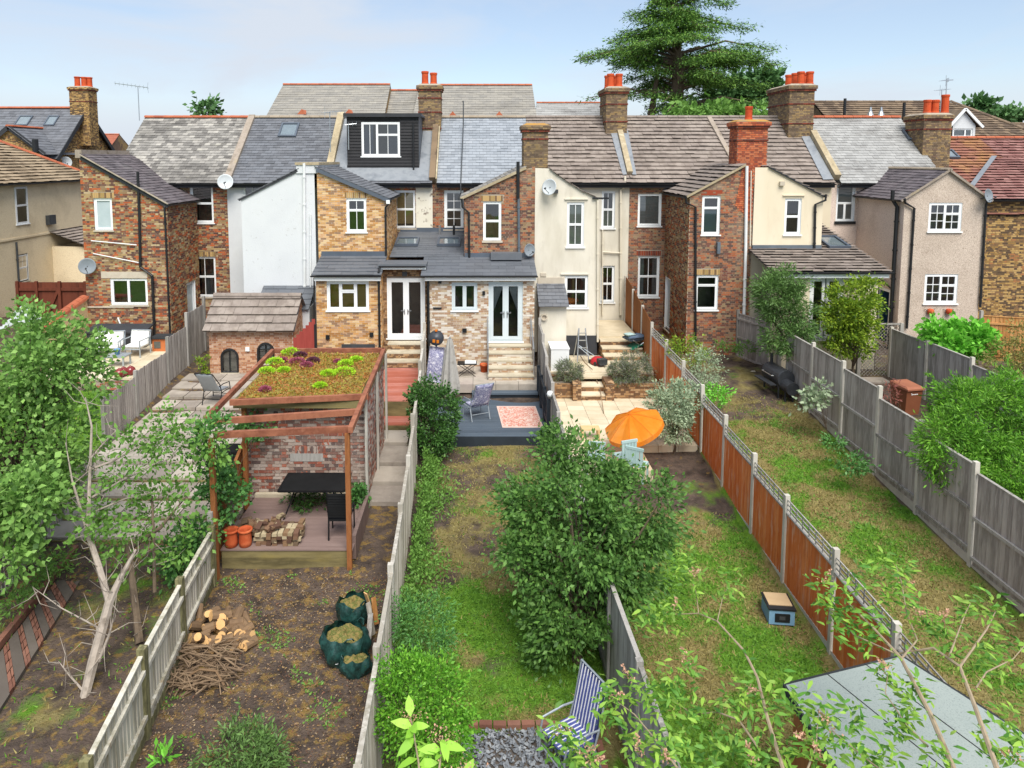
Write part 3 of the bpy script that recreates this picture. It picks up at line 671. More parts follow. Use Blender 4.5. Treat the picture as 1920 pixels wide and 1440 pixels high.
# recessed porch with french doors
YP = 26.55; PP = front(YP); px0, px1 = atY(716, 560, YP).x, atY(800, 560, YP).x; wdr = FR(726, 521, 797, 634, YP); pz = atY(760, 500, YP).z
wall(h, 'porch_wall', PP, [(px0-.1, .8), (px1, .8), (px1, pz), (px0-.1, pz)], [wdr], 'mortar_dark', 'brick_steps')
wall(h, 'porch_side_wall', sideR(ex1), [(YE, .3), (YP, .3), (YP, ez), (YE, ez)], [], 'mortar_pale', 'brick_golden')
dd = window(h, PP, wdr, [(0, 0, .5, 1, 1, 1), (.5, 0, 1, 1, 1, 1)], sill='upvc', name='french_door', rec=.03, sash=.11, fw=.06)
for s_ in (-1, 1):
    mb = MB(); u = (wdr[0]+wdr[1])/2+s_*.06; v = wdr[2]+1.02; rbox(mb, PP, u-.02, u+.02, v-.1, v+.1, -.03, 0); rbox(mb, PP, min(u, u+s_*.14), max(u, u+s_*.14), v+.03, v+.055, .0, .03); mb.build('handle', 'alu', dd)
mb = MB(); mb.box(px0-.1, px1+.02, YP-.35, YP+.8, pz, pz+.14); mb.build('porch_canopy', 'slate_new', h)
gutter(h, (px0-.05, YP-.4, pz+.08), (px1, YP-.4, pz+.08)); mb = MB(); mb.box(px0-.05, px1, YP-.36, YP-.33, pz-.05, pz+.03); mb.build('fascia', 'upvc', h)
mb = MB(); q = atY(759, 513, YP); rbox(mb, PP, q.x-.09, q.x+.09, q.z-.08, q.z+.08, .01, .1); mb.build('wall_lamp', 'iron_grey', h)
pipe(h, [(px0+.0, YP-.38, pz+.05), (px0-.02, YE-.08, pz-.1), (px0-.02, YE-.08, 1.2)], .042, 'black_plastic', 'downpipe', 4)
pipe(h, [fp(590, 520, YE), fp(590, 655, YE)], .03, 'black_plastic', 'downpipe', 2)

# --- D: central house
h = house('brick house with pale blue slate roof and white-flecked brick extension')
wm = FR(833, 357, 869, 430, YM)
wall(h, 'rear_wall', PM, [(XP[3], G0), (XP[4], G0), (XP[4], EZ), (XP[3], EZ)], [wm], 'mortar', 'brick_red_brown')
window(h, PM, wm, SASHG(2, 2), sill='stone_sill', fw=.08)
main_roof(h, XP[3]+.2, XP[4], .32, .2, 'slate_blue', seed=24, rm='ridge_grey')
chimney(h, atY(785, 200, 33.6).x, atY(826, 200, 33.6).x, 33.6, 34.7, 8.9, atY(800, 160, 33.6).z, [(atY(797, 150, 34).x, 34.0, .17, .62), (atY(813, 150, 34).x, 34.0, .17, .55)], bands=(10.0, 10.75, 11.4))
pipe(h, [(-.72, 33.6, 11.25), (-.68, 33.55, 11.3), (-.68, 33.5, 10.2), (-.74, 30.55, 7.45), (-.72, 30.55, 6.9)], .025, 'iron_grey', 'aerial_pole')
dl = atY(871, 371, YO); dt = atY(981, 318, YO); xd1 = 2.21; wdo = FR(906, 378, 940, 451, YO)
wall(h, 'wing_wall', PB, [(dl.x, 1.), (xd1, 1.), (xd1, dt.z+.1), (dt.x, dt.z), (dl.x, dl.z)], [wdo], 'mortar', 'brick_red_brown', [(wdo[0]-.08, wdo[1]+.08, wdo[3]+.02, wdo[3]+.24)])
window(h, PB, wdo, SASH, sill='stone_sill', rec=.05, sillw=.08)
wall(h, 'wing_side_wall', sideL(dl.x), [(YO, 1.), (YM, 1.), (YM, dl.z), (YO, dl.z)], [], 'mortar', 'brick_red_brown')
roofplane(h, 'wing_roof', (dl.x-.15, 31.3, dl.z), (dl.x-.15, YO-.1, dl.z), (dt.x+.1, YO-.1, dt.z+.12), (dt.x+.1, 32.3, dt.z+.12), .32, .2, 'slate_old', seed=26)
mb = MB(); mb.beam((dl.x-.15, YO-.08, dl.z-.03), (dt.x+.1, YO-.08, dt.z+.07), .05, .1); mb.build('verge', 'coping_cream', h)
gutter(h, (dl.x-.2, YO-.15, dl.z-.03), (dl.x-.2, YM-.1, dl.z-.03), 'iron_grey')
pipe(h, [fp(866, 372, YO, .12), fp(867, 388, YO, .12), fp(879, 398, YO), fp(880, 486, YO)], .04, 'black_plastic', 'downpipe', 3)
pipe(h, [fp(971, 303, YO, .12), fp(971, 372, YO, .12)], .065, 'black_plastic', 'soil_pipe', 0); pipe(h, [fp(972, 370, YO, .12), fp(973, 480, YO, .12)], .05, 'grey_plastic', 'soil_pipe', 3)
chimney(h, atY(982, 280, 28.2).x, atY(1027, 280, 28.2).x, 28.2, 29.3, 7.5, atY(1000, 235, 28.2).z, [], bands=(9.35,), top='ridge_moss')
dish(h, fp(992, 467, YO, .3), (.6, -1, .1), .25, 'dish_grey')
# extension
exl, exr = -1.8, 2.1; ezd = 4.3
wx = FR(847, 530, 895, 582, YE); wxd = FR(916, 528, 980, 640, YE)
wall(h, 'extension_wall', PE, [(exl, .3), (exr, .3), (exr, ezd), (exl, ezd)], [wx, wxd], 'mortar_pale', 'brick_pale')
window(h, PE, wx, [(0, 0, .5, 1, 1, 1), (.5, 0, 1, 1, 1, 1)], frame='upvc_grey', reveal='upvc_grey', sill='upvc', rec=.03, sash=.07)
dd = window(h, PE, wxd, [(0, 0, .5, 1, 1, 1), (.5, 0, 1, 1, 1, 1)], 'drape', 'net', frame='upvc_grey', reveal='upvc_grey', sill='upvc', name='french_door', rec=.03, sash=.11, fw=.07)
for s_ in (-1, 1):
    mb = MB(); u = (wxd[0]+wxd[1])/2+s_*.06; v = wxd[2]+1.02; rbox(mb, PE, u-.02, u+.02, v-.12, v+.12, -.03, 0); rbox(mb, PE, min(u, u+s_*.14), max(u, u+s_*.14), v+.05, v+.075, .0, .03); mb.build('handle', 'alu', dd)
roofplane(h, 'extension_roof', (exl-.3, YE-.22, ezd+.04), (exr+.08, YE-.22, ezd+.04), (exr+.08, YO+.05, 4.8), (exl-.3, YO+.05, 4.8), .6, .3, 'slate_new', seed=31, lift=.016)
roofplane(h, 'extension_roof', (-3.45, YO+.02, 4.79), (dl.x-.02, YO+.02, 4.79), (dl.x-.02, YM-.02, 5.42), (-3.45, YM-.02, 5.42), .6, .3, 'slate_new', seed=33, lift=.016)
mb = MB(); mb.box(dl.x, xd1-.1, YO-.04, YO-.012, 4.72, 4.95); mb.box(-3.4, dl.x, YM-.05, YM-.012, 5.38, 5.6); mb.build('roof_flashing', 'lead_dark', h)
q = FR(920, 477, 978, 490, YO-.3); mb = MB(); mb.box(q[0], q[1], YO-.5, YO-.06, 4.74, 5.0); mb.build('roof_box', 'slate_new', h)
gutter(h, (exl-.3, YE-.3, ezd+.03), (exr+.1, YE-.3, ezd+.03)); mb = MB(); mb.box(exl-.15, exr+.04, YE-.22, YE-.19, ezd-.16, ezd+.01); mb.build('fascia', 'upvc', h)
sl2 = Vector((0, YM-YO, .63)).normalized(); sn2 = Vector((0, -sl2.z, sl2.y))
for x, y in ((764, 462), (842, 462)):
    q = atY(x, y, 29.3); q.z = 4.79+(29.3-YO)*.18+.03; skylight(h, q, Vector((1, 0, 0)), sl2, sn2, .95, 1.05)
for x, y in ((825, 445), (851, 445)):
    q = atY(x, y, 30.5); pipe(h, [(q.x, 30.5, 5.3), (q.x, 30.5, 5.75)], .05, 'alu' if x < 840 else 'black_plastic', 'flue'); 
pipe(h, [fp(803, 517, YE), fp(805, 655, YE)], .04, 'black_plastic', 'downpipe', 4)
q = atY(825, 528, YE); mb = MB(); rbox(mb, PE, q.x-.06, q.x+.06, q.z-.05, q.z+.05, .01, .12); mb.build('security_camera', 'black_plastic', h)
for x, y, ww in ((907, 549, .05), (871, 619, .08)):
    q = atY(x, y, YE); mb = MB(); rbox(mb, PE, q.x-ww, q.x+ww, q.z-.07, q.z+.07, .01, .09); mb.build('wall_lamp', 'black_plastic', h)
q = FR(812, 577, 828, 579, YE); mb = MB(); rbox(mb, PE, q[0], q[1], q[2], q[3]+.02, .01, .05); mb.build('vent', 'black_plastic', h)

# --- E: cream rendered house
h = house('cream rendered house with curved roofline wing and tall sash windows')
we1 = FR(1128, 358, 1153, 428, YM); we2 = FR(1126, 498, 1152, 567, YM)
wall(h, 'rear_wall', PM, [(XP[4], G0), (XP[5], G0), (XP[5], EZ), (XP[4], EZ)], [we1, we2], 'render_cream')
window(h, PM, we1, SASHG(2, 1), 'blind', 'blind_green', bh=(0, .5)); window(h, PM, we2, SASHG(2, 1))
main_roof(h, XP[4], XP[5], .38, .285, 'tile_brown', courses=True, seed=40, lift=.05, rm='tile_brown')
a = atY(1003, 315, YO); b = atY(1028, 315, YO); xe1 = atY(1122, 400, YO).x; zz = lambda x, y: atY(x, y, YO).z
xs = lambda x: atY(x, 400, YO).x
wu = FR(1063, 379, 1095, 463, YO); wl = FR(1059, 517, 1102, 577, YO)
prof = [(xs(1003), 1.), (xe1, 1.), (xe1, zz(1122, 372)), (xs(1095), zz(1095, 360)), (xs(1070), zz(1070, 345)), (xs(1045), zz(1045, 328)), (xs(1030), zz(1030, 316)), (xs(1003), zz(1003, 315))]
wall(h, 'wing_wall', PB, prof, [wu, wl], 'render_cream')
window(h, PB, wu, SASHG(2, 1), 'blind', 'blind_green', rec=.05); window(h, PB, wl, [(0, .5, 1, 1, 2, 1), (0, 0, 1, .5, 2, 1)], 'pair', 'curtain_dark', rec=.05)
for i in range(2, 6):
    p0, p1 = prof[i], prof[i+1]
    roofplane(h, 'wing_roof', (p0[0]+(.12 if i == 2 else 0), 31.4, p0[1]-(.04 if i == 2 else 0)), (p0[0]+(.12 if i == 2 else 0), YO-.08, p0[1]-(.04 if i == 2 else 0)), (p1[0], YO-.08, p1[1]+.02), (p1[0], 32.0, p1[1]+.02), .38, .285, 'tile_brown', seed=41+i)
mb = MB(); rbox(mb, PB, xs(1110), xs(1140), zz(1120, 373), zz(1120, 370), 0, .1); mb.build('gutter', 'black_plastic', h)
mb = MB(); rbox(mb, PB, xs(1058), xs(1102), wu[3]+.1, wu[3]+.14, 0, .06); rbox(mb, PB, xs(1052), xs(1105), wl[3]+.05, wl[3]+.09, 0, .06); mb.build('drip_mould', 'render_cream', h)
mb = MB(); rbox(mb, PB, xs(1062), xs(1123), .9, zz(1090, 629), .004, .03); mb.build('plinth', 'black_plinth', h)
pipe(h, [fp(1120, 375, YO), fp(1120, 640, YO)], .04, 'cream_pipe', 'downpipe', 4); pipe(h, [fp(1170, 330, YM, .2), fp(1171, 350, YM, .2), fp(1163, 356, YM), fp(1163, 590, YM)], .05, 'cream_pipe', 'soil_pipe', 5)
pipe(h, [fp(1129, 430, YM), fp(1129, 590, YM)], .03, 'cream_pipe', 'downpipe', 3); pipe(h, [fp(1128, 472, YM), fp(1163, 474, YM)], .03, 'cream_pipe', 'waste_pipe')
dish(h, fp(1028, 350, YO, .35), (-.8, -1, .25), .32, 'dish_light')
q = atY(1042, 360, YO); mb = MB(); rbox(mb, PB, q.x-.08, q.x+.08, q.z-.05, q.z+.1, .02, .15); mb.build('floodlight', 'iron_grey', h)
q = FR(1013, 512, 1024, 518, YO); mb = MB(); rbox(mb, PB, q[0], q[1], q[2], q[3], .0, .04); mb.build('vent', 'stone_sill', h)
# small lean-to
lx0, lx1 = 2.35, atY(1062, 600, 26.6).x
mb = MB(); mb.box(lx0, lx1, 26.6, YO, .8, 3.1); mb.build('lean_to_wall', 'render_cream', h)
roofplane(h, 'lean_to_roof', (lx0-.05, 26.4, 3.05), (lx1+.08, 26.4, 3.05), (lx1+.02, YO, 3.75), (lx0-.05, YO, 3.75), .3, .2, 'slate_dark', seed=48)
mb = MB(); mb.box(lx0, lx1, YO-.04, YO-.01, 3.72, 3.98); mb.build('roof_flashing', 'stone_sill', h)
q = atY(1020, 594, 26.6); mb = MB(); mb.lathe([(.13, 0), (.13, .1), (.09, .1), (.09, .02), (.0, .02)], 14, Matrix.Translation((q.x, 26.6, q.z)) @ Matrix.Rotation(math.pi/2, 4, 'X')); mb.build('vent_pipe', 'stone_sill', h)
chimney(h, atY(1137, 200, 33.4).x, atY(1176, 200, 33.4).x, 33.4, 35.1, 8.8, atY(1155, 165, 33.4).z, [(6.5+dx, y, .17, .62) for dx, y in ((-.28, 33.8), (.12, 33.8), (-.28, 34.5), (.12, 34.5))], bands=(10.3, 11.1))
parapet(h, [(XP[5]+.02, EY+.4, EZ+.4), (XP[5]+.02, RY-1.0, RZ-.7)], .24, .26, 'coping_cream', 'party_parapet')
mb = MB()
for s_ in (-1, 1): mb.poly([onroof(XP[5]+s_*.12, .1)+SN*.09, onroof(XP[5]+s_*.3, .1)+SN*.075, onroof(XP[5]+s_*.42, .78)+SN*.075, onroof(XP[5]+s_*.12, .78)+SN*.09])
mb.build('lead_flashing', 'lead', h)

# --- F: brown-red brick house, orange chimney
h = house('red-brown brick house with bright orange brick chimney and white pipe')
wf1 = FR(1196, 363, 1240, 424, YM); wf2 = FR(1196, 480, 1236, 557, YM)
wall(h, 'rear_wall', PM, [(XP[5], G0), (XP[6], G0), (XP[6], EZ), (XP[5], EZ)], [wf1, wf2], 'mortar', 'brick_red_brown', [(wf2[0]-.08, wf2[1]+.08, wf2[3]+.02, wf2[3]+.24)], 'soldier_red')
window(h, PM, wf1, [(0, 0, 1, 1, 1, 1)], 'blind', 'blind_grey', sill='upvc'); window(h, PM, wf2, SASHG(2, 1), 'pair', 'blind_grey', sill='upvc')
main_roof(h, XP[5], 11.1, .38, .285, 'tile_brown', courses=True, seed=50, lift=.05, rm='tile_brown')
xf0, xf1 = atY(1290, 500, YO).x, atY(1407, 500, YO).x; fl = atY(1288, 368, YO); ft = atY(1392, 312, YO)
wfu = FR(1316, 367, 1350, 440, YO); wfl = FR(1304, 516, 1346, 581, YO)
wall(h, 'wing_wall', PB, [(xf0, .8), (xf1, .8), (xf1, ft.z), (ft.x, ft.z), (xf0, fl.z)], [wfu, wfl], 'mortar', 'brick_red_brown', [(wfl[0]-.05, wfl[1]+.05, wfl[3]+.02, wfl[3]+.24)])
mb = MB(); brick_mesh(mb, PL((0, YO-.012, 0), (1, 0, 0), (0, -1, 0)), [(xs(1378), zz(1378, 385)), (xf1, zz(1400, 420)), (xf1, ft.z), (ft.x, ft.z)], [], seed=77); mb.build('repaired_brickwork', 'brick_bright_red', h, kind='stuff')
mb = MB(); rbox(mb, PB, wfu[0]-.06, wfu[1]+.06, wfu[3]+.02, wfu[3]+.22, .0, .012); mb.build('brick_lintel', 'soldier_red', h)
window(h, PB, wfu, [(0, .7, 1, 1, 1, 1), (0, 0, 1, .7, 1, 1)], 'blind', 'curtain_teal', rec=.05, bh=(0, .62)); window(h, PB, wfl, [(0, .72, 1, 1, 1, 1), (0, 0, 1, .72, 1, 1)], sill='upvc', rec=.05)
fdr = (29.9, 30.75, 1.2, 3.5)
wall(h, 'wing_side_wall', sideL(xf0), [(YO, .8), (YM, .8), (YM, fl.z), (YO, fl.z)], [fdr], 'mortar', 'brick_mixed')
window(h, sideL(xf0), fdr, [(0, 0, 1, 1, 1, 1)], name='side_door', frost='frosted', sill='stone_sill')
roofplane(h, 'wing_roof', (xf0-.15, 31.5, fl.z), (xf0-.15, YO-.1, fl.z), (ft.x+.1, YO-.1, ft.z+.1), (ft.x+.1, 32.7, ft.z+.1), .38, .285, 'tile_brown', courses=True, seed=52, lift=.05)
mb = MB(); mb.beam((xf0-.15, YO-.08, fl.z-.02), (ft.x+.1, YO-.08, ft.z+.06), .05, .08); mb.build('verge', 'coping_cream', h)
gutter(h, (xf0-.2, YO-.15, fl.z-.03), (xf0-.2, YM-.1, fl.z-.03))
mb = MB(); a_ = Vector((xf0-.1, 30.9, fl.z+.1)); mb.beam(a_, (ft.x-.5, 32.6, ft.z+.1), .14, .02); mb.build('valley_lead', 'lead', h)
chimney(h, atY(1383, 260, 28.3).x, atY(1439, 260, 28.3).x, 28.3, 29.2, 7.6, atY(1410, 228, 28.3).z, [(atY(1404, 210, 28.7).x, 28.7, .15, .55)], bricks='brick_bright_red', bands=(9.3,), top='ridge_moss')
pipe(h, [fp(1284, 368, YO, .15), fp(1285, 380, YO, .12), fp(1303, 388, YO), fp(1303, 640, YO)], .045, 'black_plastic', 'downpipe', 5)
pipe(h, [fp(1399, 311, YO), fp(1396, 500, YO), fp(1392, 640, YO)], .06, 'white_plastic', 'soil_pipe', 3)
q = atY(1345, 464, YO); mb = MB(); rbox(mb, PB, q.x-.06, q.x+.06, q.z-.22, q.z+.22, .05, .2); mb.build('meter_box', 'grey_plastic', h)
mb = MB(); a_ = onroof(11.08, 0)+SN*.1; mb.beam(onroof(11.4, .28)+SN*.07, onroof(11.08, 1)+SN*.07, .22, .08); mb.build('party_verge', 'coping', h)

# --- G: warm cream house with tiled extension
h = house('warm cream rendered house with wraparound tiled extension roof')
wall(h, 'rear_wall', PM, [(XP[6], G0), (XP[7], G0), (XP[7], EZ), (XP[6], EZ)], [], 'render_cream_warm')
main_roof(h, 11.1, XP[7], .38, .285, 'tile_brown', courses=True, seed=60, lift=.05, rm='tile_brown')
xg0, xg1 = atY(1409, 500, YO).x, atY(1540, 450, YO).x; wg = FR(1471, 372, 1502, 440, YO)
wall(h, 'wing_wall', PB, [(xg0, .8), (xg1, .8), (xg1, zz(1540, 368)), (xs(1440), zz(1440, 314)), (xg0, zz(1409, 314))], [wg], 'render_cream_warm')
window(h, PB, wg, SASH, rec=.05)
roofplane(h, 'wing_roof', (xg1+.12, YO-.08, zz(1545, 370)), (xg1+.12, 31.4, zz(1545, 370)), (xs(1438), 32.4, zz(1440, 314)+.04), (xs(1438), YO-.08, zz(1440, 314)+.04), .38, .285, 'tile_brown', courses=True, seed=62, lift=.05)
mb = MB(); mb.beam((xs(1438), YO-.05, zz(1440, 314)+.02), (xg1+.1, YO-.05, zz(1545, 370)), .05, .06); mb.build('verge', 'black_plinth', h)
mb = MB(); rbox(mb, PB, xs(1466), xs(1507), wg[3]+.1, wg[3]+.14, 0, .06); mb.build('drip_mould', 'render_cream_warm', h)
q = atY(1465, 344, YO); mb = MB(); rbox(mb, PB, q.x-.09, q.x+.09, q.z-.08, q.z+.08, .02, .12); mb.build('vent', 'stone_sill', h)
pipe(h, [fp(1546, 364, YO, .12), fp(1545, 375, YO, .12), fp(1527, 383, YO), fp(1525, 470, YO)], .045, 'black_plastic', 'downpipe', 3)
pipe(h, [fp(1407, 320, YO), fp(1405, 460, YO)], .02, 'cream_pipe', 'downpipe', 2)
YG = 25.4; gx0, gx1 = 10.65, 14.55; gz = atY(1500, 508, YG).z; wgd = FR(1517, 520, 1580, 636, YG)
wall(h, 'extension_wall', front(YG), [(gx0, .7), (gx1, .7), (gx1, gz), (gx0, gz)], [wgd], 'render_cream_warm')
dd = window(h, front(YG), wgd, [(0, 0, .45, 1, 1, 1), (.5, .58, 1, 1, 1, 1), (.5, 0, 1, .55, 1, 1)], name='patio_door', rec=.04, sash=.1, sill='upvc')
mb = MB(); mb.box(gx1-.04, gx1, YG, YM, .7, gz); mb.build('extension_side_wall', 'render_cream_warm', h)
zt = atY(1470, 467, YO).z
roofplane(h, 'extension_roof', (gx0-.1, YG-.25, gz), (xg1, YG-.25, gz), (xg1, YO-.02, zt), (gx0-.1, YO-.02, zt), .38, .285, 'tile_brown', courses=True, seed=64, lift=.05)
zq = gz+(zt-gz)*(YM-YG+.2)/(YO-YG+.23)
roofplane(h, 'extension_roof', (xg1, YG-.25, gz), (gx1+.3, YG-.25, gz), (gx1+.3, YM-.05, zq), (xg1, YM-.05, zq), .38, .285, 'tile_brown', courses=True, seed=65, lift=.05)
gutter(h, (gx0-.1, YG-.32, gz-.02), (gx1+.35, YG-.32, gz-.02)); mb = MB(); mb.box(gx0, gx1+.2, YG-.24, YG-.2, gz-.22, gz-.04); mb.build('fascia', 'upvc', h)
mb = MB(); mb.box(xg0, xg1, YO-.05, YO-.01, zt-.02, zt+.16); mb.build('roof_flashing', 'grey_plastic', h)
Vd = Vector((0, YM-YG+.2, zq-gz)).normalized(); Nn = Vector((0, -Vd.z, Vd.y)); skylight(h, Vector((14.1, YG-.25, gz)).lerp(Vector((14.1, YM-.05, zq)), .5)+Nn*.05, Vector((1, 0, 0)), Vd, Nn, .85, 1.3)
chimney(h, atY(1480, 200, 33.2).x, atY(1526, 200, 33.2).x, 33.2, 35.6, 8.8, atY(1500, 160, 33.2).z, [(15.35+dx, y, .17, .6) for dx in (-.3, .12) for y in (33.6, 34.2, 34.9)], bands=(10.2, 11.1))
parapet(h, [(XP[7]+.12, EY+.1, EZ+.25), (XP[7]+.12, RY-1.2, RZ-.75)], .28, .3, 'coping_cream', 'party_parapet')
mb = MB(); mb.poly([onroof(XP[7]-.5, .03)+SN*.08, onroof(XP[7]-.05, .03)+SN*.1, onroof(XP[7]-.05, .96)+SN*.1, onroof(XP[7]-.4, .96)+SN*.08]); mb.build('lead_flashing', 'lead', h)

# --- H: pebbledash house
h = house('pebbledashed house with gabled wing and weathered grey slates')
wh = FR(1568, 347, 1603, 415, YM)
wall(h, 'rear_wall', PM, [(XP[7], G0), (XP[8], G0), (XP[8], EZ), (XP[7], EZ)], [wh], 'pebbledash_pink')
window(h, PM, wh, [(0, .5, 1, 1, 1, 1), (0, 0, .5, .5, 1, 1), (.5, 0, 1, .5, 1, 1)], 'blind', 'blind_grey', sill='black_plastic', sillw=.12)
main_roof(h, XP[7]+.25, XP[8]+.3, .25, .19, 'slate_weathered', seed=70, rm='ridge_terracotta')
YH = 27.6; PH = front(YH); hx0, hx1 = atY(1692, 450, YH).x, atY(1843, 450, YH).x; he = atY(1692, 370, YH).z; hap = atY(1778, 319, YH)
v1_ = FR(1741, 380, 1803, 434, YH); v2_ = FR(1733, 514, 1795, 569, YH)
wall(h, 'wing_wall', PH, [(hx0, .8), (hx1, .8), (hx1, he), (hap.x, hap.z), (hx0, he)], [v1_, v2_], 'pebbledash')
GR = [(0, 0, .5, 1, 2, 3), (.5, .62, 1, 1, 2, 1), (.5, 0, 1, .62, 2, 2)]
window(h, PH, v1_, GR, 'pair', 'curtain_blue', rec=.03); window(h, PH, v2_, GR, rec=.03)
hd = (28.1, 29.1, 1.15, 3.35)
wall(h, 'wing_side_wall', sideL(hx0), [(YH, .8), (YM, .8), (YM, he), (YH, he)], [hd], 'pebbledash_pink')
mb = MB(); rbox(mb, sideL(hx0), 28.1, 28.2, 1.15, 3.35, -.05, .04); rbox(mb, sideL(hx0), 29.0, 29.1, 1.15, 3.35, -.05, .04); rbox(mb, sideL(hx0), 28.2, 29.0, 3.25, 3.35, -.05, .04); fo = mb.build('side_door', 'upvc', h)
mb = MB(); mb.box(hx0+.05, hx0+.75, 28.9, 28.96, 1.15, 3.25); mb.build('door_leaf', 'door_blue', fo)
mb = MB(); mb.box(hx0+.9, hx0+.95, 28., 29.2, 1.1, 3.4); mb.build('interior', 'room', fo)
for a0, a1, sd_ in ((hx0-.2, hap.x, 80), (hx1+.2, hap.x, 81)):
    z_ = he-.1
    if a0 < a1: roofplane(h, 'wing_roof', (a0, 31.4, z_), (a0, YH-.12, z_), (a1, YH-.12, hap.z+.03), (a1, 32.6, hap.z+.03), .30, .19, 'slate_purple', seed=sd_)
    else: roofplane(h, 'wing_roof', (a0, YH-.12, z_), (a0, 31.4, z_), (a1, 32.6, hap.z+.03), (a1, YH-.12, hap.z+.03), .30, .19, 'slate_purple', seed=sd_)
ridge(h, (hap.x, YH-.12, hap.z+.04), (hap.x, 32.6, hap.z+.04), 'ridge_grey', .09)
mb = MB(); mb.beam((hx0-.2, YH-.1, he-.14), (hap.x, YH-.1, hap.z-.0), .05, .08); mb.beam((hap.x, YH-.1, hap.z), (hx1+.2, YH-.1, he-.14), .05, .08); mb.build('verge', 'coping', h)
gutter(h, (hx0-.25, YH-.15, he-.12), (hx0-.25, YM-.1, he-.12))
mb = MB(); mb.beam((hx0-.1, 31.0, he+.05), (hap.x-.2, 32.4, hap.z), .14, .02); mb.build('valley_lead', 'lead', h)
pipe(h, [(hx0-.25, 28.0, he+.25), (hx0-.25, 28.0, he-.1), (hx0-.1, 27.9, he-.4), (hx0-.1, 27.9, 1.0)], .075, 'black_plastic', 'soil_pipe', 5)
pipe(h, [fp(1692, 372, YH, .15), fp(1695, 380, YH), fp(1712, 390, YH), fp(1698, 615, YH)], .045, 'black_plastic', 'downpipe', 5)
pipe(h, [fp(1848, 372, YH, .12), fp(1846, 385, YH), fp(1835, 575, YH)], .045, 'black_plastic', 'downpipe', 5)
pipe(h, [(hx0-.08, 27.95, 3.4), (hx0-.08, 28.6, 3.65), (hx0-.08, 29.4, 3.7)], .03, 'black_plastic', 'waste_pipe')
dish(h, fp(1842, 366, YH, .35), (.5, -1, .2), .27, 'dish_grey')
for x, m_ in ((1742, 'terracotta'), (1777, 'pot_orange')):
    q = atY(x, 583, YH); mb = MB(); mb.lathe([(.0, -.12), (.09, -.1), (.13, 0), (.11, .08), (.08, .1), (.0, .1)], 12, Matrix.Translation((q.x, YH-.1, q.z)))
    o_ = mb.build('wall_planter', m_, h, True); mb = MB(); mb.tube([(q.x-.2, YH-.03, q.z+.08), (q.x-.1, YH-.1, q.z+.02), (q.x+.1, YH-.1, q.z+.02), (q.x+.2, YH-.03, q.z+.08)], .012, 5); mb.build('bracket', 'iron_grey', o_)

# --- I: next house with red tiles, yellow brick
h = house('yellow-brown brick house with lichen-stained red tiled roof at right edge')
ix0, ix1 = XP[8]+.05, 28.0; PI_ = front(29.6); iz = atY(1880, 374, 29.6).z
wall(h, 'wing_wall', PI_, [(ix0, .8), (ix1, .8), (ix1, iz), (ix0, iz)], [], 'mortar_dark', 'brick_yellow_dark')
roofplane(h, 'roof', (20.3, 29.5, 6.27), (24.5, 29.5, 6.27), (24.5, 35.0, 9.6), (20.3, 35.0, 9.6), .33, .25, 'tile_lichen', courses=True, seed=90, lift=.045)
roofplane(h, 'roof', (24.5, 31.2, 7.3), (28.5, 31.2, 7.3), (28.5, 35.0, 9.6), (24.5, 35.0, 9.6), .33, .25, 'tile_red', courses=True, seed=91, lift=.045)
roofplane(h, 'wing_roof', (ix0-.1, 29.35, iz), (28.3, 29.35, iz), (28.3, 33.0, iz+1.75), (23.9, 33.0, iz+1.75), .33, .25, 'tile_red', courses=True, seed=92, lift=.045)
ridge(h, (20.2, 35.0, 9.65), (28.5, 35.0, 9.65), 'ridge_terracotta', .1)
mb = MB(); mb.poly([(20.3, 35, 9.6), (28.5, 35, 9.6), (28.5, 38.5, 7.3), (20.3, 38.5, 7.3)]); mb.build('far_slope', 'tile_red', h)
gutter(h, (ix0-.1, 29.3, iz-.03), (28.3, 29.3, iz-.03)); parapet(h, [(20.15, 31.2, 7.6), (20.15, 34.9, 9.85)], .25, .45, 'coping', 'party_parapet')
mb = MB(); mb.beam((20.6, 29.9, iz+.3), (23.85, 32.95, iz+1.82), .2, .03); mb.build('valley_lead', 'lead', h)
p_ = Vector((22.2, 33.6, 8.8)); v_ = Vector((0, 3.8, 2.3)).normalized(); skylight(h, p_, Vector((1, 0, 0)), v_, Vector((0, -v_.z, v_.y)), .6, .75)
p_ = roof_pix(1706, 255)+SN*.03; skylight(h, p_, Vector((1, 0, 0)), SL, SN, .5, .75)
chimney(h, 20.05, atY(1783, 250, 32.2).x, 32.2, 33.6, 7.6, atY(1750, 215, 32.2).z, [(20.4, 32.6, .17, .62), (20.75, 32.6, .17, .62), (21.2, 32.6, .17, .85)], bands=(9.9,), corb=.04)
aerial(h, (21.6, 33.2, 8.6), 3.6, 8, 1.2, .9); aerial(h, (22.3, 34.6, 9.7), 2.2, 4, .6, .6)
# ------------------------------------------------------------------ neighbours beyond the row
def bhouse(label): return thing('house', label, 'house')
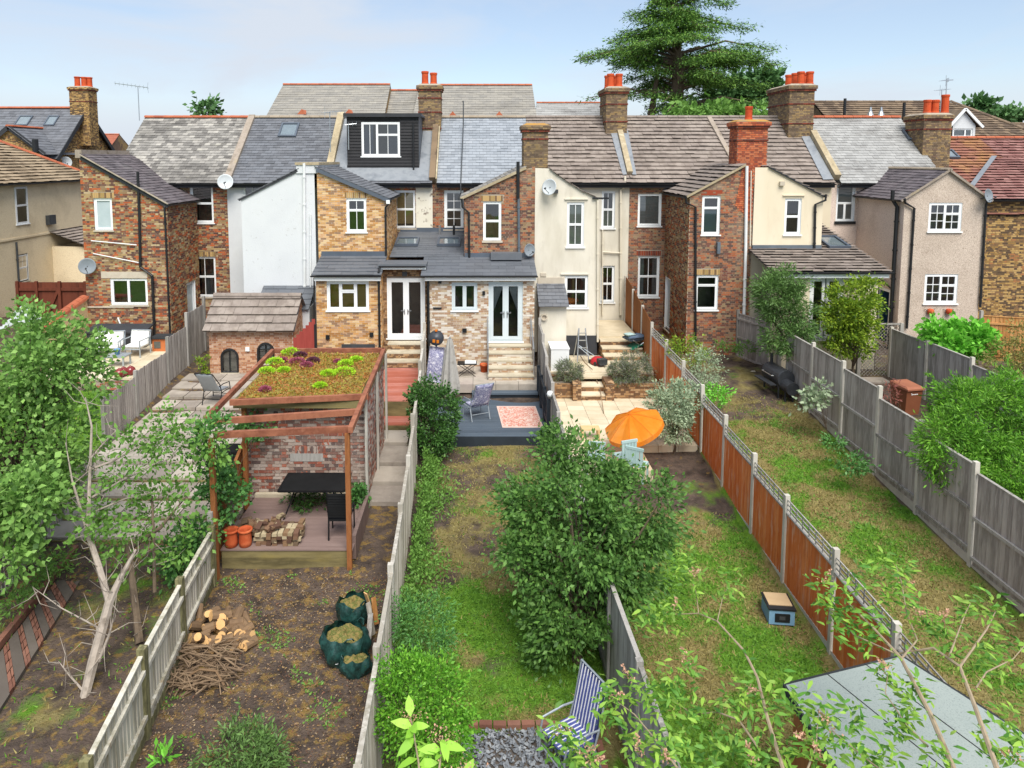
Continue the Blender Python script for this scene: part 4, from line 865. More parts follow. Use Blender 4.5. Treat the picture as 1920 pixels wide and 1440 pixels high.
# tan pebbledashed house at the left edge, its flank facing us across the gap
h = bhouse('tan pebbledashed house at left edge with brown tiles and orange hip')
XW = -22.9; PW = sideR(XW); ez_ = 7.4
def XR(x0, y0, x1, y1): a = atX((x0), (y0+y1)/2, XW); b = atX(x1, (y0+y1)/2, XW); m = (x0+x1)/2; return (a.y, b.y, atX(m, y1, XW).z, atX(m, y0, XW).z)
wt = XR(28, 350, 52, 420); wb_ = XR(34, 476, 53, 528)
wall(h, 'flank_wall', PW, [(26, .6), (42.4, .6), (42.4, ez_), (26, ez_)], [wt, wb_], 'pebbledash_tan')
window(h, PW, wt, SASH, 'pair', 'net', rec=-.03); window(h, PW, wb_, SASHG(2, 2), 'pair', 'net', rec=.02, sill='stone_sill')
mb = MB(); mb.box(-31, XW-.02, 26, 42.38, .6, ez_-.01); mb.build('body', 'pebbledash_tan', h)
roofplane(h, 'roof', (XW+.25, 26, ez_), (XW+.25, 42.6, ez_), (-27, 38.5, 9.95), (-27, 26, 9.95), .36, .3, 'tile_tan', courses=True, seed=100, lift=.06)
roofplane(h, 'roof', (XW+.25, 42.6, ez_), (-31, 42.6, ez_), (-27, 38.5, 9.95), (-27, 38.5, 9.951), .36, .3, 'tile_tan', seed=101)
ridge(h, (XW+.2, 42.6, ez_+.05), (-27, 38.5, 10), 'ridge_terracotta', .14, 'hip', .4); ridge(h, (-27, 38.5, 10), (-27, 26, 10), 'ridge_terracotta', .12)
gutter(h, (XW+.32, 26, ez_-.02), (XW+.32, 42.5, ez_-.02), 'iron_grey'); mb = MB(); mb.box(XW+.01, XW+.05, 26, 42.4, 4.62, 4.72); mb.build('string_course', 'pebbledash_tan', h)
pipe(h, [(XW+.06, 34.9, 4.5), (XW+.06, 34.9, 1)], .05, 'iron_grey', 'downpipe', 2)
q = atX(92, 412, XW); mb = MB(); mb.box(XW, XW+.2, q.y-.3, q.y+.3, q.z-.25, q.z+.25); mb.build('vent', 'iron_grey', h)
mb = MB(); mb.box(XW, XW+2.4, 37.9, 38.1, .6, 3.9); mb.box(XW, XW+.1, 38.1, 41, .6, 3.9); mb.build('lean_to_wall', 'pebbledash_tan', h)
roofplane(h, 'lean_to_roof', (XW+2.6, 37.7, 3.7), (XW+2.6, 43, 3.7), (XW, 43, 4.75), (XW, 37.7, 4.75), .36, .3, 'tile_brown', courses=True, seed=103, lift=.05)
mb = MB(); mb.box(XW+2.35, XW+2.5, 38.2, 38.35, .6, 3.6); mb.box(XW+2.35, XW+2.5, 40.6, 40.75, .6, 3.6); mb.box(XW+2.3, XW+2.5, 38.1, 43, 3.5, 3.68); mb.build('lean_to_frame', 'upvc', h)
mb = MB(); mb.box(XW-.03, XW+.03, 30.5, 31.6, .7, 3.3); mb.build('door', 'upvc', h)
# yellow brick gabled house further back
h = bhouse('yellow brick gabled house with red chimney pots behind at far left')
gx, ya, yb, yc = -30.2, 51., 55., 59.3; ze, za = 8.7, 12.35
wall(h, 'gable_wall', sideR(gx), [(ya, .5), (yc, .5), (yc, ze), (yb, za), (ya, ze)], [], 'mortar_dark', 'brick_yellow_dark')
mb = MB(); mb.box(-52, gx-.02, ya+.02, yc, .5, ze); mb.build('body', 'brick_yellow_dark', h)
roofplane(h, 'roof', (-52, ya-.3, ze-.1), (gx+.25, ya-.3, ze-.1), (gx+.25, yb, za+.1), (-52, yb, za+.1), .45, .3, 'slate_dark', seed=110)
roofplane(h, 'roof', (gx+.25, yc+.3, ze-.1), (-52, yc+.3, ze-.1), (-52, yb, za+.1), (gx+.25, yb, za+.1), .45, .3, 'slate_dark', seed=111)
ridge(h, (-52, yb, za+.15), (gx+.2, yb, za+.15), 'ridge_terracotta', .14)
mb = MB(); mb.beam((gx+.3, ya-.3, ze-.22), (gx+.3, yb, za), .06, .3); mb.beam((gx+.3, yb, za), (gx+.3, yc+.3, ze-.22), .06, .3); mb.build('bargeboard', 'black_plinth', h)
chimney(h, gx-.7, gx+.75, yb-.6, yb+.6, 9.6, 14.0, [(gx-.25, yb-.2, .22, .75), (gx+.15, yb, .22, .75), (gx+.45, yb+.2, .22, .75)], bricks='brick_yellow_dark', bands=(12.9,))
for x, y in ((46, 229), (98, 229)):
    k = 0; sl_ = Vector((0, yb-ya, za-ze)).normalized(); sn_ = Vector((0, -sl_.z, sl_.y)); r_ = Vector(ray(x, y)); o_ = Vector((0, 0, CAM_H)); kk = (Vector((0, ya, ze))-o_).dot(sn_)/r_.dot(sn_); skylight(h, o_+r_*kk+sn_*.1, Vector((1, 0, 0)), sl_, sn_, 1.0 if x < 60 else .8, 1.1)
g2 = atY(17, 240, 49.5); g3 = atY(64, 287, 49.5)
wall(h, 'cross_gable_wall', front(49.6), [(g2.x-2.2, 7), (g2.x+2.2, 7), (g2.x+2.2, g3.z), (g2.x, g2.z), (g2.x-2.2, g3.z)], [], 'mortar_dark', 'brick_yellow_dark')
roofplane(h, 'cross_gable_roof', (g2.x+2.4, 49.3, g3.z-.1), (g2.x+2.4, 54, g3.z-.1), (g2.x, 54, g2.z+.1), (g2.x, 49.3, g2.z+.1), .45, .3, 'slate_dark', seed=113)
mb = MB(); mb.beam((g2.x, 49.4, g2.z+.05), (g2.x+2.4, 49.4, g3.z-.1), .06, .3); mb.beam((g2.x, 49.4, g2.z+.05), (g2.x-2.4, 49.4, g3.z-.1), .06, .3); mb.build('bargeboard', 'black_plinth', h)
ridge(h, (g2.x, 49.3, g2.z+.15), (g2.x, 54, g2.z+.15), 'ridge_terracotta', .12)
mb = MB(); q = atY(68, 272, 49.4); mb.tube([(q.x, 49.3, q.z-.5), (q.x, 49.3, q.z+.4)], .2, 10); mb.build('vent_pipe', 'black_plastic', h)
dish(h, (-30.0, 51.9, 8.35), (1, -1, .1), .42, 'dish_light')
# slate roofed houses of the next street
def far_house(label, xl, xr, yr, Yr, mt, tw, ex, depth=7, drop=4.6, rm='ridge_terracotta', seed=1, courses=False, base='brick_stack', rw=.35):
    h = bhouse(label); a = atY(xl, yr, Yr); b = atY(xr, yr, Yr); z = (a.z+b.z)/2
    roofplane(h, 'roof', (a.x-rw, Yr-depth, z-drop), (b.x+rw*.2, Yr-depth, z-drop), (b.x, Yr, z), (a.x, Yr, z), tw, ex, mt, seed=seed, courses=courses, lift=.05 if courses else .03)
    mb = MB(); mb.poly([(a.x, Yr, z), (b.x, Yr, z), (b.x, Yr+depth, z-drop), (a.x, Yr+depth, z-drop)]); mb.build('far_slope', mt, h)
    ridge(h, (a.x, Yr, z+.03), (b.x, Yr, z+.03), rm, .12, seg=.5)
    mb = MB(); mb.box(a.x, b.x, Yr-depth+.3, Yr+depth-.3, .5, z-drop+.02); mb.poly([(a.x, Yr-depth+.3, z-drop), (a.x, Yr, z-.1), (a.x, Yr+depth-.3, z-drop)]); mb.poly([(b.x, Yr-depth+.3, z-drop), (b.x, Yr, z-.1), (b.x, Yr+depth-.3, z-drop)]); mb.build('body', base, h)
    return h, a, b, z
h, a, b, z = far_house('tall weathered slate roof behind the black dormer', 531, 732, 159, 52, 'slate_back', .5, .33, seed=120)
for x in (567, 655):
    q = atY(x, 212, 47.5); mb = MB(); mb.v += [(q.x-.3, 47.3, q.z-.1), (q.x+.3, 47.3, q.z-.1), (q.x, 47.3, q.z+.25), (q.x, 48.6, q.z+.25)]; mb.f += [(0, 1, 2), (1, 3, 2), (0, 2, 3)]; mb.build('roof_vent', 'ridge_terracotta', h)
h, a, b, z = far_house('lower slate roof between the tall one and the grey chimney stack', 733, 786, 170, 52.5, 'slate_back', .5, .33, seed=121)
h, a, b, z = far_house('weathered slate roof behind the chimney stack with two orange pots', 787, 998, 160, 52, 'slate_back', .5, .33, seed=122)
for x in (849, 936):
    q = atY(x, 216, 47.5); mb = MB(); mb.v += [(q.x-.3, 47.3, q.z-.1), (q.x+.3, 47.3, q.z-.1), (q.x, 47.3, q.z+.25), (q.x, 48.6, q.z+.25)]; mb.f += [(0, 1, 2), (1, 3, 2), (0, 2, 3)]; mb.build('roof_vent', 'ridge_terracotta', h)
far_house('distant pale slate roof left of the cedar tree', 1006, 1125, 193, 66, 'slate_weathered', .6, .4, seed=124, rw=.8)
h, a, b, z = far_house('long brown pantiled roof behind the terrace at right', 1524, 1782, 191, 58, 'tile_pantile', .42, .36, depth=9, drop=5.5, courses=True, seed=126, rm='tile_pantile', rw=0)
roofplane(h, 'hip_roof', (b.x, 49, z-5.5), (b.x+7.5, 49.2, z-5.5), (b.x, 58, z), (b.x, 58, z+.001), .42, .36, 'tile_pantile', courses=True, seed=127, lift=.05)
ridge(h, (b.x, 58, z+.05), (b.x+7.4, 49.2, z-5.4), 'tile_pantile', .14, 'hip')
for x, y, m_ in ((1584, 197, 'black_plastic'), (1695, 205, 'black_plastic')):
    q = atY(x, y, 55.2); pipe(h, [(q.x, 55.2, q.z-.8), (q.x, 55.2, q.z+.5)], .11, m_, 'flue')
for x in (1632, 1652):
    q = atY(x, 212, 53.5); mb = MB(); mb.lathe([(.35, -.4), (.12, .1), (.06, .45), (0, .45)], 8, c=(q.x, 53.5, q.z)); mb.build('roof_cowl', 'alu', h)
# white gabled dormer of that roof
q0 = atY(1788, 256, 50.5); q1 = atY(1836, 210, 50.5); ap = atY(1807, 207, 50.5); ev = atY(1788, 235, 50.5).z
wl_ = FR(1787, 241, 1824, 257, 50.5)
wall(h, 'dormer_wall', front(50.5), [(q0.x-.1, q0.z-.6), (q0.x+1.5, q0.z-.6), (q0.x+1.5, ev), (ap.x, ap.z), (q0.x-.1, ev)], [wl_], 'paint_white')
window(h, front(50.5), wl_, [(0, 0, .65, 1, 1, 1), (.65, 0, 1, 1, 1, 1)], 'blind', 'net', name='dormer_window')
mb = MB(); mb.beam((ap.x, 50.3, ap.z+.1), (q0.x+1.9, 50.3, ev-.15), .1, .16); mb.beam((ap.x, 50.3, ap.z+.1), (q0.x-.5, 50.3, ev-.15), .1, .16); mb.build('bargeboard', 'upvc', h)
mb = MB(); mb.poly([(ap.x, 50.3, ap.z+.1), (q0.x+1.9, 50.3, ev-.15), (q0.x+1.9, 55, ev-.15), (ap.x, 55, ap.z+.1)]); mb.poly([(ap.x, 50.3, ap.z+.1), (q0.x-.5, 50.3, ev-.15), (q0.x-.5, 55, ev-.15), (ap.x, 55, ap.z+.1)]); mb.build('dormer_roof', 'tile_pantile', h)
far_house('low brown roof at far right edge beyond the red tiles', 1868, 2010, 232, 62, 'tile_pantile', .5, .36, depth=6, drop=3.5, seed=130, rm='tile_pantile')
h, a, b, z = far_house('small distant red tiled roof seen in the gap at left', 196, 224, 252, 90, 'tile_far_red', .6, .4, depth=5, drop=3, seed=131, rw=1.5)
# ------------------------------------------------------------------ the ground
# garden strips from left to right: heights of the ground at these distances from the camera
GY = [4, 8, 12, 16, 18, 20, 22.3, 24, 28, 34]
STRIPS = [(-99, [0.2, 0.2, 0.2, 0.3, 0.45, 0.6, 0.83, 1.0, 1.1, 1.0]), (-10.6, [0.0, 0.0, 0.05, 0.2, 0.31, 0.42, 0.667, 0.85, 1.05, 1.0]), (-5.6, [-0.1, -0.1, -0.05, 0.1, 0.2, 0.3, 0.473, 0.6, 0.9, 1.0]),
          (-1.62, [-0.35, -0.35, -0.22, -0.05, 0.05, 0.15, 0.351, 0.5, 0.8, 1.0]), (2.2, [-0.7, -0.6, -0.5, -0.32, -0.16, 0.05, 0.1, 0.2, 0.8, 1.0]), (6.5, [-0.75, -0.65, -0.42, -0.05, 0.135, 0.32, 0.538, 0.7, 0.9, 1.0]), (10.6, [-0.3, -0.2, -0.1, 0.1, 0.3, 0.5, 0.73, 0.9, 1.0, 1.0])]
def zs(i, Y): return float(np.interp(Y, GY, STRIPS[i][1]))
def strip_of(X): X = max(X, -98); return max(i for i, s in enumerate(STRIPS) if X >= s[0])
def zg(X, Y):
    i = strip_of(X); z = zs(i, Y)
    for k in (i, i+1):
        if 1 <= k < len(STRIPS):
            t_ = (X-STRIPS[k][0])/.12
            if abs(t_) < 1:
                f_ = .5+.5*t_; z = zs(k-1, Y)*(1-f_)+zs(k, Y)*f_
    return z+.03*math.sin(X*1.7+Y*.9)*math.sin(Y*1.3-X*.6) if Y < 26 else z
gxs = sorted(set([-700, -300, -120, -60, -30, -22, -16]+[round(-14+.25*i, 3) for i in range(0, 113)]+[s[0]+e for s in STRIPS[1:] for e in (-.12, 0, .12)]+[16, 22, 30, 60, 120, 300, 700]))
gys = [-60, -10, 2]+[4+.3*i for i in range(0, 84)]+[30, 34, 45, 80, 200, 500, 1500]
gxs = [x for i, x in enumerate(gxs)]
V = [(x, y, zg(x, y)) for y in gys for x in gxs]; nx_ = len(gxs)
F = [(r*nx_+c, r*nx_+c+1, (r+1)*nx_+c+1, (r+1)*nx_+c) for r in range(len(gys)-1) for c in range(nx_-1)]
mat('ground', ['4a3d31','5c4b3b','6b5644','54463a'], nscale=1.1, rough=1, dirt=('6f6a3e', .5, .5, .65, .6), dirt2=('8c7250', 2.6, .55, .7, .4), bump=.6, bscale=14)
g = np_mesh('ground', V, F, 'ground'); g['kind'] = 'structure'; g['label'] = 'bare brown garden soil and turf under everything'
# ------------------------------------------------------------------ ground cover: turf, straw and soil
def tnoise(X, Y, ph):
    return (np.sin(X*1.7+ph)*np.sin(Y*1.9+ph*2)+.7*np.sin(X*3.1+Y*2.3+ph*3)*np.sin(X*1.2-Y*3.7+ph)+.6*np.sin(X*6.3-Y*1.1+ph)*np.sin(Y*5.7+X*2.2+ph*2)+.4*np.sin(X*11.+Y*4+ph)*np.sin(Y*12.1-X*3))/1.9
def turf(X, Y):
    a, b = turf0(X, Y); return min(1., max(0., a+.32*tnoise(X, Y, .7)*(a > .1))), min(1., max(0., b+.5*tnoise(X, Y, 2.1)))
def turf0(X, Y):
    i = strip_of(X)
    if i == 3: g_ = (.85 if Y < 20.4 else 0.); d_ = .2 if Y < 13 else .82; d_ = np.interp(Y, [9, 10.5, 11.5, 13, 14.2, 20], [.6, .45, .12, .12, .8, .75]); g_ *= np.interp(Y, [13., 14.5], [1, .62])*np.interp(X, [-1.6, -.9, -.4], [.55, .7, 1])
    elif i == 4: g_ = np.interp(Y, [15.8, 17.6], [.95, .3]) if Y < 18.6 else 0.; d_ = .42+.2*math.sin(X*2.1+Y)
    elif i == 5: g_ = .9 if Y < 21.5 else .45; d_ = np.interp(Y, [9, 13, 16, 19, 23], [.72, .66, .5, .55, .8])
    elif i == 2: g_ = .06; d_ = .3
    elif i == 1: g_ = .28 if Y < 14.5 else .15; d_ = .5
    elif i == 0: g_ = .9 if Y < 23 else .2; d_ = .1
    else: g_ = .25; d_ = .5
    return float(g_), float(d_)
bpy.data.objects.remove(g)
bpy.data.materials.remove(MATS['ground'])
m = bpy.data.materials.new('ground'); m.use_nodes = True; t = m.node_tree; N = t.nodes; Lk = t.links.new; b_ = N['Principled BSDF']; b_.inputs['Roughness'].default_value = 1; b_.inputs['Specular IOR Level'].default_value = .1
geo = N.new('ShaderNodeNewGeometry')
def gnoise(s, d=6, r=.65):
    n = N.new('ShaderNodeTexNoise'); n.inputs['Scale'].default_value = s; n.inputs['Detail'].default_value = d; n.inputs['Roughness'].default_value = r; Lk(geo.outputs['Position'], n.inputs[0]); return n.outputs[0]
def gramp(src_, cols):
    c = N.new('ShaderNodeValToRGB'); e = c.color_ramp.elements
    while len(e) < len(cols): e.new(.5)
    for i, h_ in enumerate(cols): e[i].position = .3+.4*i/(len(cols)-1); e[i].color = lin(h_)
    Lk(src_, c.inputs[0]); return c.outputs[0]
def gmix(f, a, b):
    x = N.new('ShaderNodeMix'); x.data_type = 'RGBA'; Lk(f, x.inputs[0]); Lk(a, x.inputs[6]); Lk(b, x.inputs[7]); return x.outputs[2]
def gth(att, ns, w=.12):        # attribute against noise -> soft edged patch
    at_ = N.new('ShaderNodeAttribute'); at_.attribute_name = att
    s_ = N.new('ShaderNodeMath'); s_.operation = 'MULTIPLY_ADD'; s_.inputs[1].default_value = .8; s_.inputs[2].default_value = .1; Lk(at_.outputs['Fac'], s_.inputs[0])
    s = N.new('ShaderNodeMath'); s.operation = 'SUBTRACT'; Lk(s_.outputs[0], s.inputs[0]); Lk(gnoise(ns), s.inputs[1])
    q = N.new('ShaderNodeMapRange'); q.inputs[1].default_value = -w; q.inputs[2].default_value = w; Lk(s.outputs[0], q.inputs[0]); return q.outputs[0]
soil = gramp(gnoise(2.2), ['3f3631', '4d443e', '5d5149', '6c5e54', '463c36'])
soil = gmix(gth('leaf', 5., .05), soil, gramp(gnoise(30), ['6b5a30', '94764a', '5e6a34']))
green = gramp(gnoise(3.), ['476a1e', '588028', '6a9032', '4e7224'])
straw = gramp(gnoise(4.), ['787044', '8f8458', '82764a', '6c603f'])
Lk(gmix(gth('grass', 1.6), soil, gmix(gth('dry', 1.1), green, straw)), b_.inputs['Base Color'])
bp = N.new('ShaderNodeBump'); bp.inputs['Strength'].default_value = 1.; bp.inputs['Distance'].default_value = .06; Lk(gnoise(22, 5), bp.inputs['Height']); Lk(bp.outputs[0], b_.inputs['Normal'])
MATS['ground'] = m
g = np_mesh('ground', V, F, 'ground'); g['kind'] = 'structure'; g['label'] = 'bare brown garden soil and patchy turf'
for nm, idx in (('grass', 0), ('dry', 1)):
    a_ = g.data.attributes.new(nm, 'FLOAT', 'POINT'); a_.data.foreach_set('value', np.array([turf(p[0], p[1])[idx] for p in V], dtype=np.float32))
a_ = g.data.attributes.new('leaf', 'FLOAT', 'POINT'); a_.data.foreach_set('value', np.array([.42 if strip_of(p[0]) in (1, 2) else .3 for p in V], dtype=np.float32))
# ------------------------------------------------------------------ garden materials
mat('wood_grey', ['96928c','aca8a2','837f79','bab6af'], rnd=.55, src='object', nscale=3, stretch=(4, 4, .5), rough=.9, dirt=('5c564e', 1.4, .52, .75, .4))
mat('wood_grey_dark', ['9c958f','b2aba4','89827c','c0b9b1'], rnd=.55, src='object', nscale=3, stretch=(4, 4, .5), rough=.9, dirt=('a8a5a0', 2.2, .6, .72, .5), dirt2=('4a453f', 1., .55, .75, .4))
mat('wood_pale', ['b5b0a6','c6c1b7','9d978c','aca697'], rnd=.5, src='object', nscale=3, stretch=(4, 4, .5), rough=.9, dirt=('6f6a50', 1.3, .52, .72, .55))
mat('wood_moss', ['6e6a48','85805c','5c5a40','9a9272'], nscale=3, stretch=(3, 3, .6), rough=.95)
mat('wood_old', ['bcb7a8','d0cbbd','a39d8c','dcd8cc'], rnd=.5, src='object', nscale=3, stretch=(4, 4, .5), rough=.95, dirt=('6b6640', 1.1, .5, .7, .6), dirt2=('8c6a3a', 1.6, .58, .72, .5))
mat('wood_orange', ['c26235','d67840','c8642f','de8850','b4542c'], rnd=.6, src='object', nscale=2.5, stretch=(4, 4, .6), rough=.8, dirt=('6a3420', 1.2, .55, .75, .35), dirt2=('d8bca8', 2.2, .53, .7, .6))
mat('wood_brown_orange', ['8f5a34','a0683e','7d4c2c'], rnd=.5, src='object', nscale=2.5, stretch=(4, 4, .6), rough=.8)
mat('wood_new', ['b5824e','c59560','a8743f','cfa574'], rnd=.5, src='object', nscale=2.5, stretch=(4, 4, .6), rough=.85)
mat('wood_redbrown', ['5c2f22','6e3a2a','4e281d'], rnd=.5, src='object', nscale=2.5, stretch=(4, 4, .6), rough=.75)
mat('pergola', ['8c5642','a0684f','7b4a38','b07a60'], nscale=3, stretch=(1, 1, 1), rough=.7, rnd=.4, src='object', dirt=('5e3020', 2, .55, .72, .4))
mat('pergola_post', ['865230','98623a','764628'], nscale=3, stretch=(4, 4, .6), rough=.7)
mat('concrete', ['b8b3a8','c6c1b6','a8a297'], rnd=.4, src='object', nscale=2.5, rough=.95, dirt=('8a8578', 1.6, .55, .75, .45))
mat('paving_pale', ['cfc2a8','dccfb6','c2b498','d6cab2'], rnd=.7, src='object', nscale=1.5, rough=.9, dirt=('9c8c74', 1.2, .56, .75, .4))
mat('paving_grey', ['a0978b','b0a79b','8f867d','bab1a4','a3968f'], rnd=.7, src='object', nscale=1.5, rough=.95, dirt=('6f6a58', 1.2, .54, .74, .5))
mat('paving_path', ['5c544e','686059','504943'], rnd=.7, src='object', nscale=1.8, rough=.95, dirt=('5d564a', 1.6, .54, .74, .55))
mat('paving_brick', ['80584a','906554','704c40','967060'], rnd=.7, src='object', nscale=2, rough=.95, dirt=('5f5648', 1.6, .54, .74, .5))
mat('tread_stone', ['b3a992','c4bba6','a39880'], rnd=.4, src='object', nscale=2, rough=.9, dirt=('857a66', 1.5, .55, .75, .4))
mat('deck_blue', ['48525e','54606c','3f4954'], rnd=.6, src='object', nscale=2, stretch=(.4, 4, 1), rough=.6, spec=.3)
mat('deck_navy', ['2b3138','343b43'], rough=.6)
mat('deck_brown', ['7d6a64','8a7670','705e58'], rnd=.6, src='object', nscale=2, stretch=(.4, 4, 1), rough=.75, dirt=('a0948c', 2, .6, .75, .3))
mat('deck_red', ['96503f','a65f4c','b8786a','84463a'], rnd=.6, src='object', nscale=3, stretch=(.5, 5, 1), rough=.8, dirt=('c4a092', 2.4, .58, .72, .5))
mat('sleeper', ['6e6444','857a54','5a5238','978c64'], rnd=.5, src='object', nscale=2, stretch=(.5, 2, 2), rough=.95, dirt=('9a8a4c', 1.4, .55, .7, .5))
mat('sedum_base', ['8c5634','a06c3e','80703e','968238','8a4c38'], nscale=2.6, detail=8, rough=1, bump=.9, bscale=18)
mat('gravel', ['6c7076','8a8e94','54585e','9ca0a4','7a7e84'], rnd=.85, nscale=5, rough=.8)
mat('felt', ['8f9894','9ca5a0','868f8b'], nscale=40, detail=2, rough=.95, dirt=('7a8684', .8, .5, .75, .35))
mat('felt_edge', ['2d3032','3a3d40'], rough=.9)
# ------------------------------------------------------------------ fences
def unit_board(w, th, m_, name='board'):
    mb = MB(); mb.v += [(-w/2, -th, 0), (w/2, -th*.35, 0), (w/2, 0, 0), (-w/2, 0, 0), (-w/2, -th, 1), (w/2, -th*.35, 1), (w/2, 0, 1), (-w/2, 0, 1)]
    mb.f += [(0, 3, 2, 1), (4, 5, 6, 7), (0, 1, 5, 4), (1, 2, 6, 5), (2, 3, 7, 6), (3, 0, 4, 7)]
    me = mb.mesh(name); me.materials.append(MATS[m_]); return me
def addpart(name, me, parent, loc, rz=0, sc=(1, 1, 1)):
    o = bpy.data.objects.new(name, me); COL.objects.link(o); o.parent = parent; o.location = loc; o.rotation_euler = (0, 0, rz); o.scale = sc; return o
def fence(label, posts, bm, pm='concrete', face=-1, bw=.125, gap=0., gravel=.2, rails=(), post=.1, posth=.06, top='flat', cap=True, trellis=0., name='fence', railm=None, th=.02, pname='post', group='garden fences', gm='concrete'):
    # posts: (x, y, ground z, top z); boards stand between neighbouring posts; face -1: boards on the -X side
    f = thing(name, label, 'fence', group=group); bme = unit_board(bw-gap, th, bm)
    pme = MB().box(-post/2, post/2, -post/2, post/2, 0, 1).mesh('post'); pme.materials.append(MATS[pm])
    for (x, y, zb, zt) in posts: o_ = addpart(pname, pme, f, (x, y, zb-.1), 0, (1, 1, zt-zb+.1+posth)); o_.rotation_euler = (rnd.uniform(-.012, .012), rnd.uniform(-.012, .012), rnd.uniform(-.03, .03))
    for (a, b) in zip(posts[:-1], posts[1:]):
        A = Vector((a[0], a[1], 0)); B = Vector((b[0], b[1], 0)); d = B-A; l = d.length; d.normalize(); ang = math.atan2(d.y, d.x); n = Vector((-d.y, d.x, 0))
        if n.x*face < 0: n = -n; 
        rot = ang if (Matrix.Rotation(ang, 3, 'Z') @ Vector((0, -1, 0))).dot(n) > 0 else ang+math.pi
        zb = min(a[2], b[2]); zt = min(a[3], b[3]) if top == 'flat' else None
        k = max(1, int((l-post)/bw)); off = (l-post-k*bw)/2
        for i in range(k):
            s_ = (post/2+off+bw*(i+.5)); t_ = s_/l; p = A+d*s_
            tz = (zt if zt is not None else a[3]+(b[3]-a[3])*t_)-trellis; bz = (zb if zt is not None else a[2]+(b[2]-a[2])*t_)+gravel
            o_ = addpart('board', bme, f, (p.x, p.y, bz), rot, (rnd.uniform(.94, 1.04), 1, max(.1, tz-bz+(rnd.uniform(-.025, .008) if not cap else -.004)))); o_.rotation_euler.z += rnd.uniform(-.03, .03)
        za, zbb = (zt, zt) if zt is not None else (a[3], b[3]); ga, gb = (zb, zb) if zt is not None else (a[2], b[2])
        P0 = A+d*post/2; P1 = B-d*post/2
        if gravel: MB().beam(P0+Zv*(ga+gravel/2-.05), P1+Zv*(gb+gravel/2-.05), .045, gravel+.1).build('gravel_board', gm, f)
        for rr_ in rails:
            o_ = n*.04; MB().beam(P0+o_+Zv*(ga+gravel+(za-trellis-ga-gravel)*rr_), P1+o_+Zv*(gb+gravel+(zbb-trellis-gb-gravel)*rr_), .05, .07).build('rail', railm or bm, f)
        if cap: MB().beam(P0+Zv*(za-trellis+.012), P1+Zv*(zbb-trellis+.012), .07, .03).build('capping', railm or bm, f)
        if trellis:
            for q in (.35, .68, 1.0): MB().beam(P0+Zv*(za-trellis+trellis*q), P1+Zv*(zbb-trellis+trellis*q), .022, .022).build('trellis_slat', railm or bm, f)
            for q in range(7):
                p = P0.lerp(P1, (q+.5)/7); MB().beam(p+Zv*(za-trellis), p+Zv*(za-.0), .018, .018, (1, 0, 0)).build('trellis_slat', railm or bm, f)
    return f
def fz(X, ys, tops, side): return [(X if not callable(X) else X(y), y, zg((X if not callable(X) else X(y))+side*.4, y), t_) for y, t_ in zip(ys, tops)]
fence('orange stained board fence with concrete posts and slatted trellis top', fz(6.5, [25.95, 23.95, 21.89, 19.91, 18.08, 16.07, 14.3, 12.26, 10.31, 8.3], [2.5, 2.35, 2.2, 2.07, 1.85, 1.66, 1.52, 1.49, 1.41, 1.35], -1), 'wood_orange', trellis=.3, gravel=.17, railm='wood_grey')
fence('tall brown-orange fence beside the cream house wall', [(6.5, 30.8, .9, 3.5), (6.5, 29.2, .85, 3.2), (6.5, 27.6, .8, 2.85), (6.5, 25.98, .5, 2.5)], 'wood_brown_orange', top='slope', gravel=.15, cap=False, posth=.0)
fence('weathered grey panel fence with white concrete posts along the right lawn', fz(10.6, [23.7, 21.93, 20.06, 18.24, 16.42, 14.5, 12.6, 10.7], [2.69, 2.74, 2.69, 2.55, 2.3, 2.1, 1.95, 1.8], -1), 'wood_grey_dark', rails=(.08, .52), gravel=.3, posth=.1, railm='wood_grey')
fence('grey board fence behind the brown wheelie bin', [(14.62, 24.6, .85, 2.62), (14.65, 22.6, .75, 2.66), (14.7, 20.6, .6, 2.66), (14.75, 18.6, .45, 2.5), (14.8, 16.6, .3, 2.4)], 'wood_grey', gravel=.15, posth=.08)
fence('pale grey fence left of the blue deck and central lawn', [( -1.95, 25.4, .9, 2.55), (-1.88, 23.6, .8, 2.35), (-1.8, 21.7, .6, 2.2), (-1.72, 19.6, .2, 2.0), (-1.66, 17.7, 0, 1.95), (-1.6, 15.6, -.1, 1.75), (-1.54, 13.6, -.15, 1.62), (-1.49, 11.6, -.25, 1.55), (-1.45, 9.6, -.3, 1.5), (-1.42, 7.6, -.35, 1.45)], 'wood_pale', face=1, gravel=.1, posth=.12, gm='wood_pale', pm='wood_pale')
fence('weathered fence between the blue deck and the cream patio', [(2.28, 25.8, .9, 2.7), (2.26, 24.2, .8, 2.5), (2.22, 22.3, .5, 2.25), (2.2, 20.4, .1, 2.0), (2.2, 18.6, 0, 1.75), (2.2, 16.8, -.1, 1.6), (2.2, 15.0, -.15, 1.5), (2.22, 13.2, -.2, 1.5), (2.24, 11.3, -.25, 1.55), (2.3, 9.4, -.35, 1.5), (2.36, 7.5, -.4, 1.45)], 'wood_grey', face=-1, gravel=.08, posth=.05, pm='wood_grey', gm='wood_grey')
fence('old whitish fence leaning beside the log pile, mossy posts', [(-5.36, 13.6, .0, 1.15), (-5.2, 11.75, -.05, 1.2), (-5.0, 9.9, -.1, 1.25), (-4.8, 8.0, -.1, 1.2)], 'wood_old', face=1, gravel=.16, rails=(.2, .8), posth=.12, pm='wood_moss', gm='wood_moss', top='slope', post=.12)
fence('brown ivy-topped fence beside the pergola deck', [(-5.75, 17.0, .3, 1.75), (-5.6, 15.4, .2, 1.5), (-5.42, 13.75, .1, 1.4)], 'wood_brown_orange', face=1, gravel=.0, cap=True, posth=.1, pm='wood_grey', top='slope')
